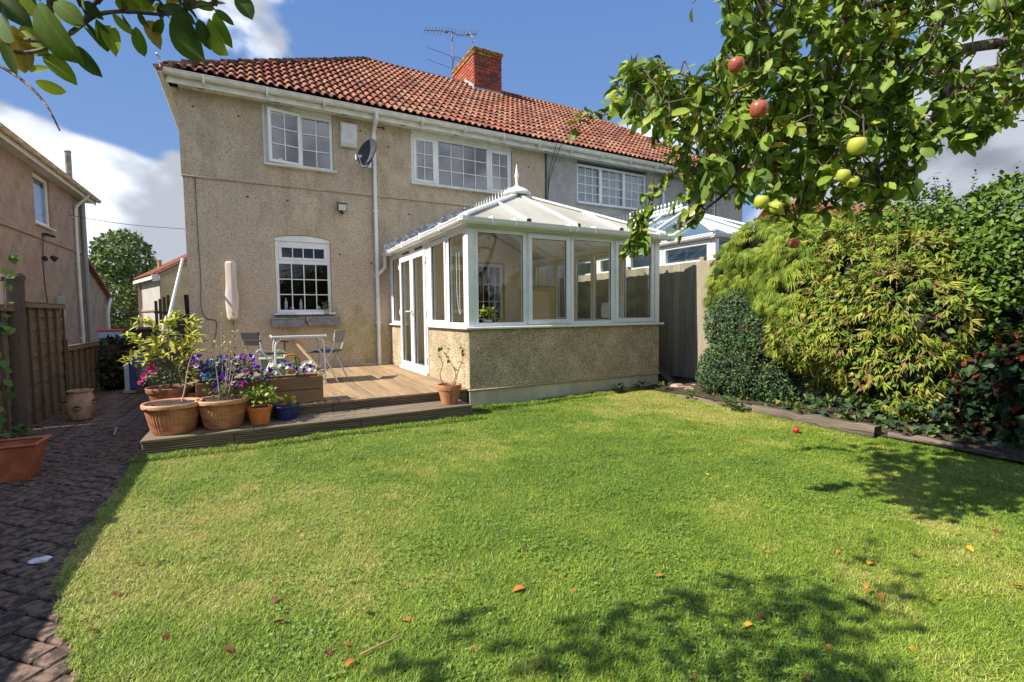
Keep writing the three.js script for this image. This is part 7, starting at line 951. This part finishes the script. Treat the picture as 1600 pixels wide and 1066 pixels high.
// ---------------------------------------------------------------- lawn blades and fallen leaves
{
  const r = rng(601), blades = [];
  for (let i = 0; i < 6; i++) { const a = i * 1.05 + r(), lean = 0.25 + r() * 0.75, h = 0.017 + r() * 0.019; const g = new THREE.BufferGeometry(), w = 0.0017 + r() * 0.0014, P = [], ring = []; for (let k = 0; k <= 2; k++) { const t = k / 2, q = w * (1 - t * 0.9); ring.push([[-q, h * t * (1 - lean * 0.35 * t), lean * h * t * t], [q, h * t * (1 - lean * 0.35 * t), lean * h * t * t]]); } for (let k = 0; k < 2; k++) { const [A, B] = ring[k], [D, C] = ring[k + 1]; P.push(...A, ...B, ...C, ...A, ...C, ...D); } g.setAttribute('position', new THREE.BufferAttribute(new Float32Array(P), 3)); g.computeVertexNormals(); g.rotateY(a).translate((r() - 0.5) * 0.022, 0, (r() - 0.5) * 0.022); blades.push(clean(g)); }
  const tuft = mergeGeometries(blades), N = 420000, list = [];
  const m = phys({ roughness: 0.6, transmission: 0.25, thickness: 0 }), inst = [], col = [];
  let n = 0, tries = 0;
  const grassEdge = (z) => edgeX(z) + 0.01 + 0.09 * (fbm3(1, 3, z * 2.2, 3) - 0.5) + 0.04 * (noise3(4, 2, z * 14) - 0.5);
  const pos = new Float32Array(N * 3), K = []; 
  while (n < N && tries++ < 4e6) {
    const x = LAWN.x0 - 0.06 + r() * (LAWN.x1 - LAWN.x0 + 0.1), z = 3.98 + r() * 6.0; if (x < grassEdge(z) - 0.05 * r()) continue; if (z < 4.47 && x < 3.32) continue; if (z < 4.02 && x < 6.96) continue;
    const q = [(x - EYE.x) * FWD.x + (z - EYE.z) * FWD.z + 0.0745, 0]; if (q[0] < 1.2) continue; const px = 800 + F * ((x - EYE.x) * R0.x + (z - EYE.z) * R0.z) / q[0]; if (px < -250 || px > 1850) continue;
    if (r() > clamp(2.8 / q[0] + 0.35)) continue;                       // sparser where single blades merge
    K.push([x, z, q[0]]); n++;
  }
  const im = new THREE.InstancedMesh(tuft, m, K.length), M4 = new THREE.Matrix4(), qt = new THREE.Quaternion(), eu = new THREE.Euler(), c = new THREE.Color(); im.name = numbered('grass');
  K.forEach(([x, z, dd], i) => { const t = lawnTone(x, z), edge = (z < 4.62 && x < 3.4) || (z < 4.2) ? 1.7 : 1, s = (0.7 + 0.55 * r() + 0.35 * step(0.55, 0.75, fbm3(x * 4, 3, z * 4, 2))) * mixn(1.15, 0.72, t) * edge * (1 + 0.04 * Math.max(0, dd - 3)), y = groundY(x, z); M4.compose(V(x, y, z), qt.setFromEuler(eu.set((r() - 0.5) * 0.3, r() * 6.28, (r() - 0.5) * 0.3)), V(s * 1.15, s * (0.85 + 0.3 * r()), s * 1.15)); im.setMatrixAt(i, M4); const tt = clamp(t + (r() - 0.5) * 0.7 + 0.5 * (fbm3(x * 7, 8, z * 7, 2) - 0.5)), g = lerp3([0.165, 0.275, 0.015], lerp3([0.32, 0.415, 0.032], [0.54, 0.485, 0.15], step(0.62, 1.0, tt)), step(0.1, 0.7, tt)), k = 0.55 + 0.8 * r(); im.setColorAt(i, c.setRGB(g[0] * k, g[1] * k, g[2] * k)); });
  tag(stuff(im), 'short green lawn grass with straw-coloured patches', 'grass'); scene.add(im);
  // clover and small broad-leaved weeds in the turf
  { const one = leafGeo(0.011, 0.011, { n: 3, pow: 0.5, tip: 0.7, fold: 0.2, curl: 0.2 }), tri = mergeGeometries([0, 2.09, 4.19].map(a => clean(one.clone()).rotateX(-1.3).rotateY(a).translate(0, 0.03, 0))), CL = [];
    for (let i = 0; i < 120000 && CL.length < 9000; i++) { const x = 0.2 + r() * 6, z = 4.6 + r() * 4.9; if (fbm3(x * 0.8 + 9, 4, z * 0.8, 3) < 0.52 || fbm3(x * 3, 6, z * 3, 2) < 0.5 || x < edgeX(z)) continue; CL.push([x, z]); }
    const cm = new THREE.InstancedMesh(tri, m, CL.length); cm.name = 'clover'; CL.forEach(([x, z], i) => { const s = 0.5 + r() * 0.5; M4.compose(V(x, groundY(x, z), z), qt.setFromEuler(eu.set((r() - 0.5) * 0.6, r() * 6.28, (r() - 0.5) * 0.6)), V(s, 0.8 + 0.5 * r(), s)); cm.setMatrixAt(i, M4); cm.setColorAt(i, c.setRGB(...pick(r, [[0.14, 0.27, 0.03], [0.2, 0.33, 0.05]]))); }); tag(stuff(cm), 'patches of clover growing through the lawn', 'clover'); scene.add(cm); }
  // moss and grass tufts in the path joints
  const pm = new THREE.InstancedMesh(tuft, m, 1500); pm.name = numbered('path_weeds'); for (let i = 0; i < 1500; i++) { let x, z; do { x = -1.5 + r() * 1.5; z = 1.5 + r() * 7; } while (fbm3(x * 2.4, 7, z * 2.4, 3) < 0.54); const s = 0.5 + r() * 0.6; M4.compose(V(x, -0.012, z), qt.setFromEuler(eu.set(0, r() * 6.28, 0)), V(s, s, s)); pm.setMatrixAt(i, M4); pm.setColorAt(i, c.setRGB(...pick(r, [[0.1, 0.17, 0.03], [0.07, 0.13, 0.025]]))); }
  tag(stuff(pm), 'moss and small grass growing in the joints of the brick path', 'weeds'); scene.add(pm);
  // fallen leaves
  const kinds = { yellow: ['yellow fallen leaf lying on the lawn', [0.62, 0.4, 0.04]], orange: ['orange-brown fallen leaf lying on the lawn', [0.52, 0.22, 0.05]], brown: ['dark reddish-brown fallen leaf lying on the lawn', [0.2, 0.07, 0.035]] };
  const lg = [leafGeo(0.07, 0.042, { n: 5, fold: 0.5, curl: 0.35, pow: 0.6 }), leafGeo(0.062, 0.03, { n: 5, fold: 0.9, curl: -0.3, pow: 0.6 }), leafGeo(0.055, 0.042, { n: 5, fold: 0.3, curl: 0.7, pow: 0.55 })];
  const fm = Object.fromEntries(Object.entries(kinds).map(([k, v]) => [k, leafMat({ color: new THREE.Color().setRGB(...v[1]), transmission: 0.15, roughness: 0.6 })])), first = {};
  const S = { yellow: [[1030, 825, 0.7], [1184, 904, 0.8], [1357, 880, 1], [1503, 834, 0.8], [1510, 853, 0.8], [1581, 913, 0.9], [1466, 934, 0.8], [1420, 1007, 0.9], [1107, 742, 0.9], [1255, 752, 0.8], [847, 1034, 1.2], [1176, 972, 0.9], [1287, 783, 0.6], [1371, 703, 0.7], [1348, 834, 0.5], [1045, 706, 0.5], [1108, 711, 0.5], [1502, 787, 0.5], [1299, 687, 0.5], [1243, 685, 0.5]], orange: [[565, 950, 1.1], [640, 969, 1.0], [820, 919, 1.1], [900, 920, 0.7], [882, 855, 0.5], [1023, 900, 0.9], [1127, 739, 1.1], [1350, 738, 0.8], [1352, 717, 0.7], [535, 1004, 0.9], [688, 852, 0.6], [680, 802, 0.5], [554, 1028, 0.8], [1204, 862, 0.7], [1372, 923, 0.7], [1353, 920, 0.7], [1315, 770, 0.5], [1356, 910, 0.5], [905, 695, 0.5], [1386, 701, 0.7], [1254, 1051, 0.8], [1291, 1003, 0.7], [1312, 859, 0.5], [745, 1010, 1.0]], brown: [[435, 930, 0.9], [427, 970, 0.9], [506, 1013, 0.8], [546, 801, 0.6], [1348, 936, 1.1], [1555, 827, 0.8], [1434, 869, 0.8], [347, 1012, 0.9], [257, 989, 0.8], [208, 879, 0.8], [183, 921, 0.8], [1080, 1049, 1.0], [135, 987, 0.7], [1086, 720, 0.6], [1028, 752, 0.6], [994, 1002, 0.8], [1194, 964, 0.8], [820, 858, 0.5], [1462, 718, 0.9]] };
  let idx = 0; const ORD = ['first', 'second', 'third', 'fourth', 'fifth', 'sixth', 'seventh', 'eighth', 'ninth', 'tenth', 'eleventh', 'twelfth', 'thirteenth', 'fourteenth', 'fifteenth', 'sixteenth', 'seventeenth', 'eighteenth', 'nineteenth', 'twentieth', 'twenty-first', 'twenty-second', 'twenty-third', 'twenty-fourth'];
  for (const [k, arr] of Object.entries(S)) arr.sort((a, b) => a[0] - b[0]).forEach(([x, y, s], nth) => { const where = (y > 930 ? 'near the edge' : y < 730 ? 'on the far lawn' : x > 1200 ? 'right of the middle' : 'in the middle of the lawn'); const p = on(x, y, 'y', 0.035); p.y = groundY(p.x, p.z) + (p.x > 0.05 ? 0.031 : 0.012); let o; if (!first[k]) { o = first[k] = single('fallen_leaf', lg[0], fm[k], kinds[k][0], 'leaf', k + ' fallen leaves scattered on the lawn'); } else { o = copyOf(first[k]); o.geometry = lg[idx % 3]; } o.userData.label = `${k} fallen leaf ${where}, ${ORD[nth]} ${k} one from the left`; o.position.copy(p); o.rotation.set(-Math.PI / 2 + (r() - 0.5) * 0.7, (r() - 0.5) * 0.6, r() * 6.28); o.scale.setScalar(s * 0.8); idx++; });
  const fa = single('windfall_apple', lathe([[0.001, 0], [0.02, 0.003], [0.033, 0.03], [0.025, 0.056], [0.001, 0.05]], 18), std({ rgb: [0.5, 0.04, 0.04], roughness: 0.4 }), 'small red windfall on the grass in front of the sleeper', 'apple'); fa.position.copy(on(1244, 676, 'y', 0.03));
  const st = on(562, 1023, 'y', 0.03); single('twig', tube([st, st.clone().add(V(0.08, 0.005, -0.01)), st.clone().add(V(0.16, 0, -0.03))], 0.004, 5, 4), std({ rgb: [0.5, 0.36, 0.14] }), 'pale straw-coloured stalk lying on the lawn near the bottom edge', 'twig');
  const wp = on(61, 876, 'y', 0.01); single('litter_scrap', blob(0.03, 1.6, 0.4, 1, 0.5, 3, 2).translate(wp.x, 0.012, wp.z), M.white, 'crumpled white scrap on the shaded brick path', 'litter');
  const w2 = on(182, 668, 'y', 0.02), w3 = on(178, 680, 'y', 0.01); single('wood_chip', beam(w2, w3, 0.025, 0.012), M.greyWood, 'pale wood splinter lying on the shaded path', 'wood splinter');
}
// ---------------------------------------------------------------- renderer
scene.traverse(o => { if (o.isMesh) { o.castShadow = o.receiveShadow = true; } });
const renderer = new THREE.WebGLRenderer({ antialias: true });
renderer.setSize(1024, 682);
renderer.toneMapping = THREE.LinearToneMapping; renderer.toneMappingExposure = EXPOSURE;
renderer.shadowMap.enabled = true; renderer.shadowMap.type = THREE.PCFSoftShadowMap;
renderer.render(scene, camera);
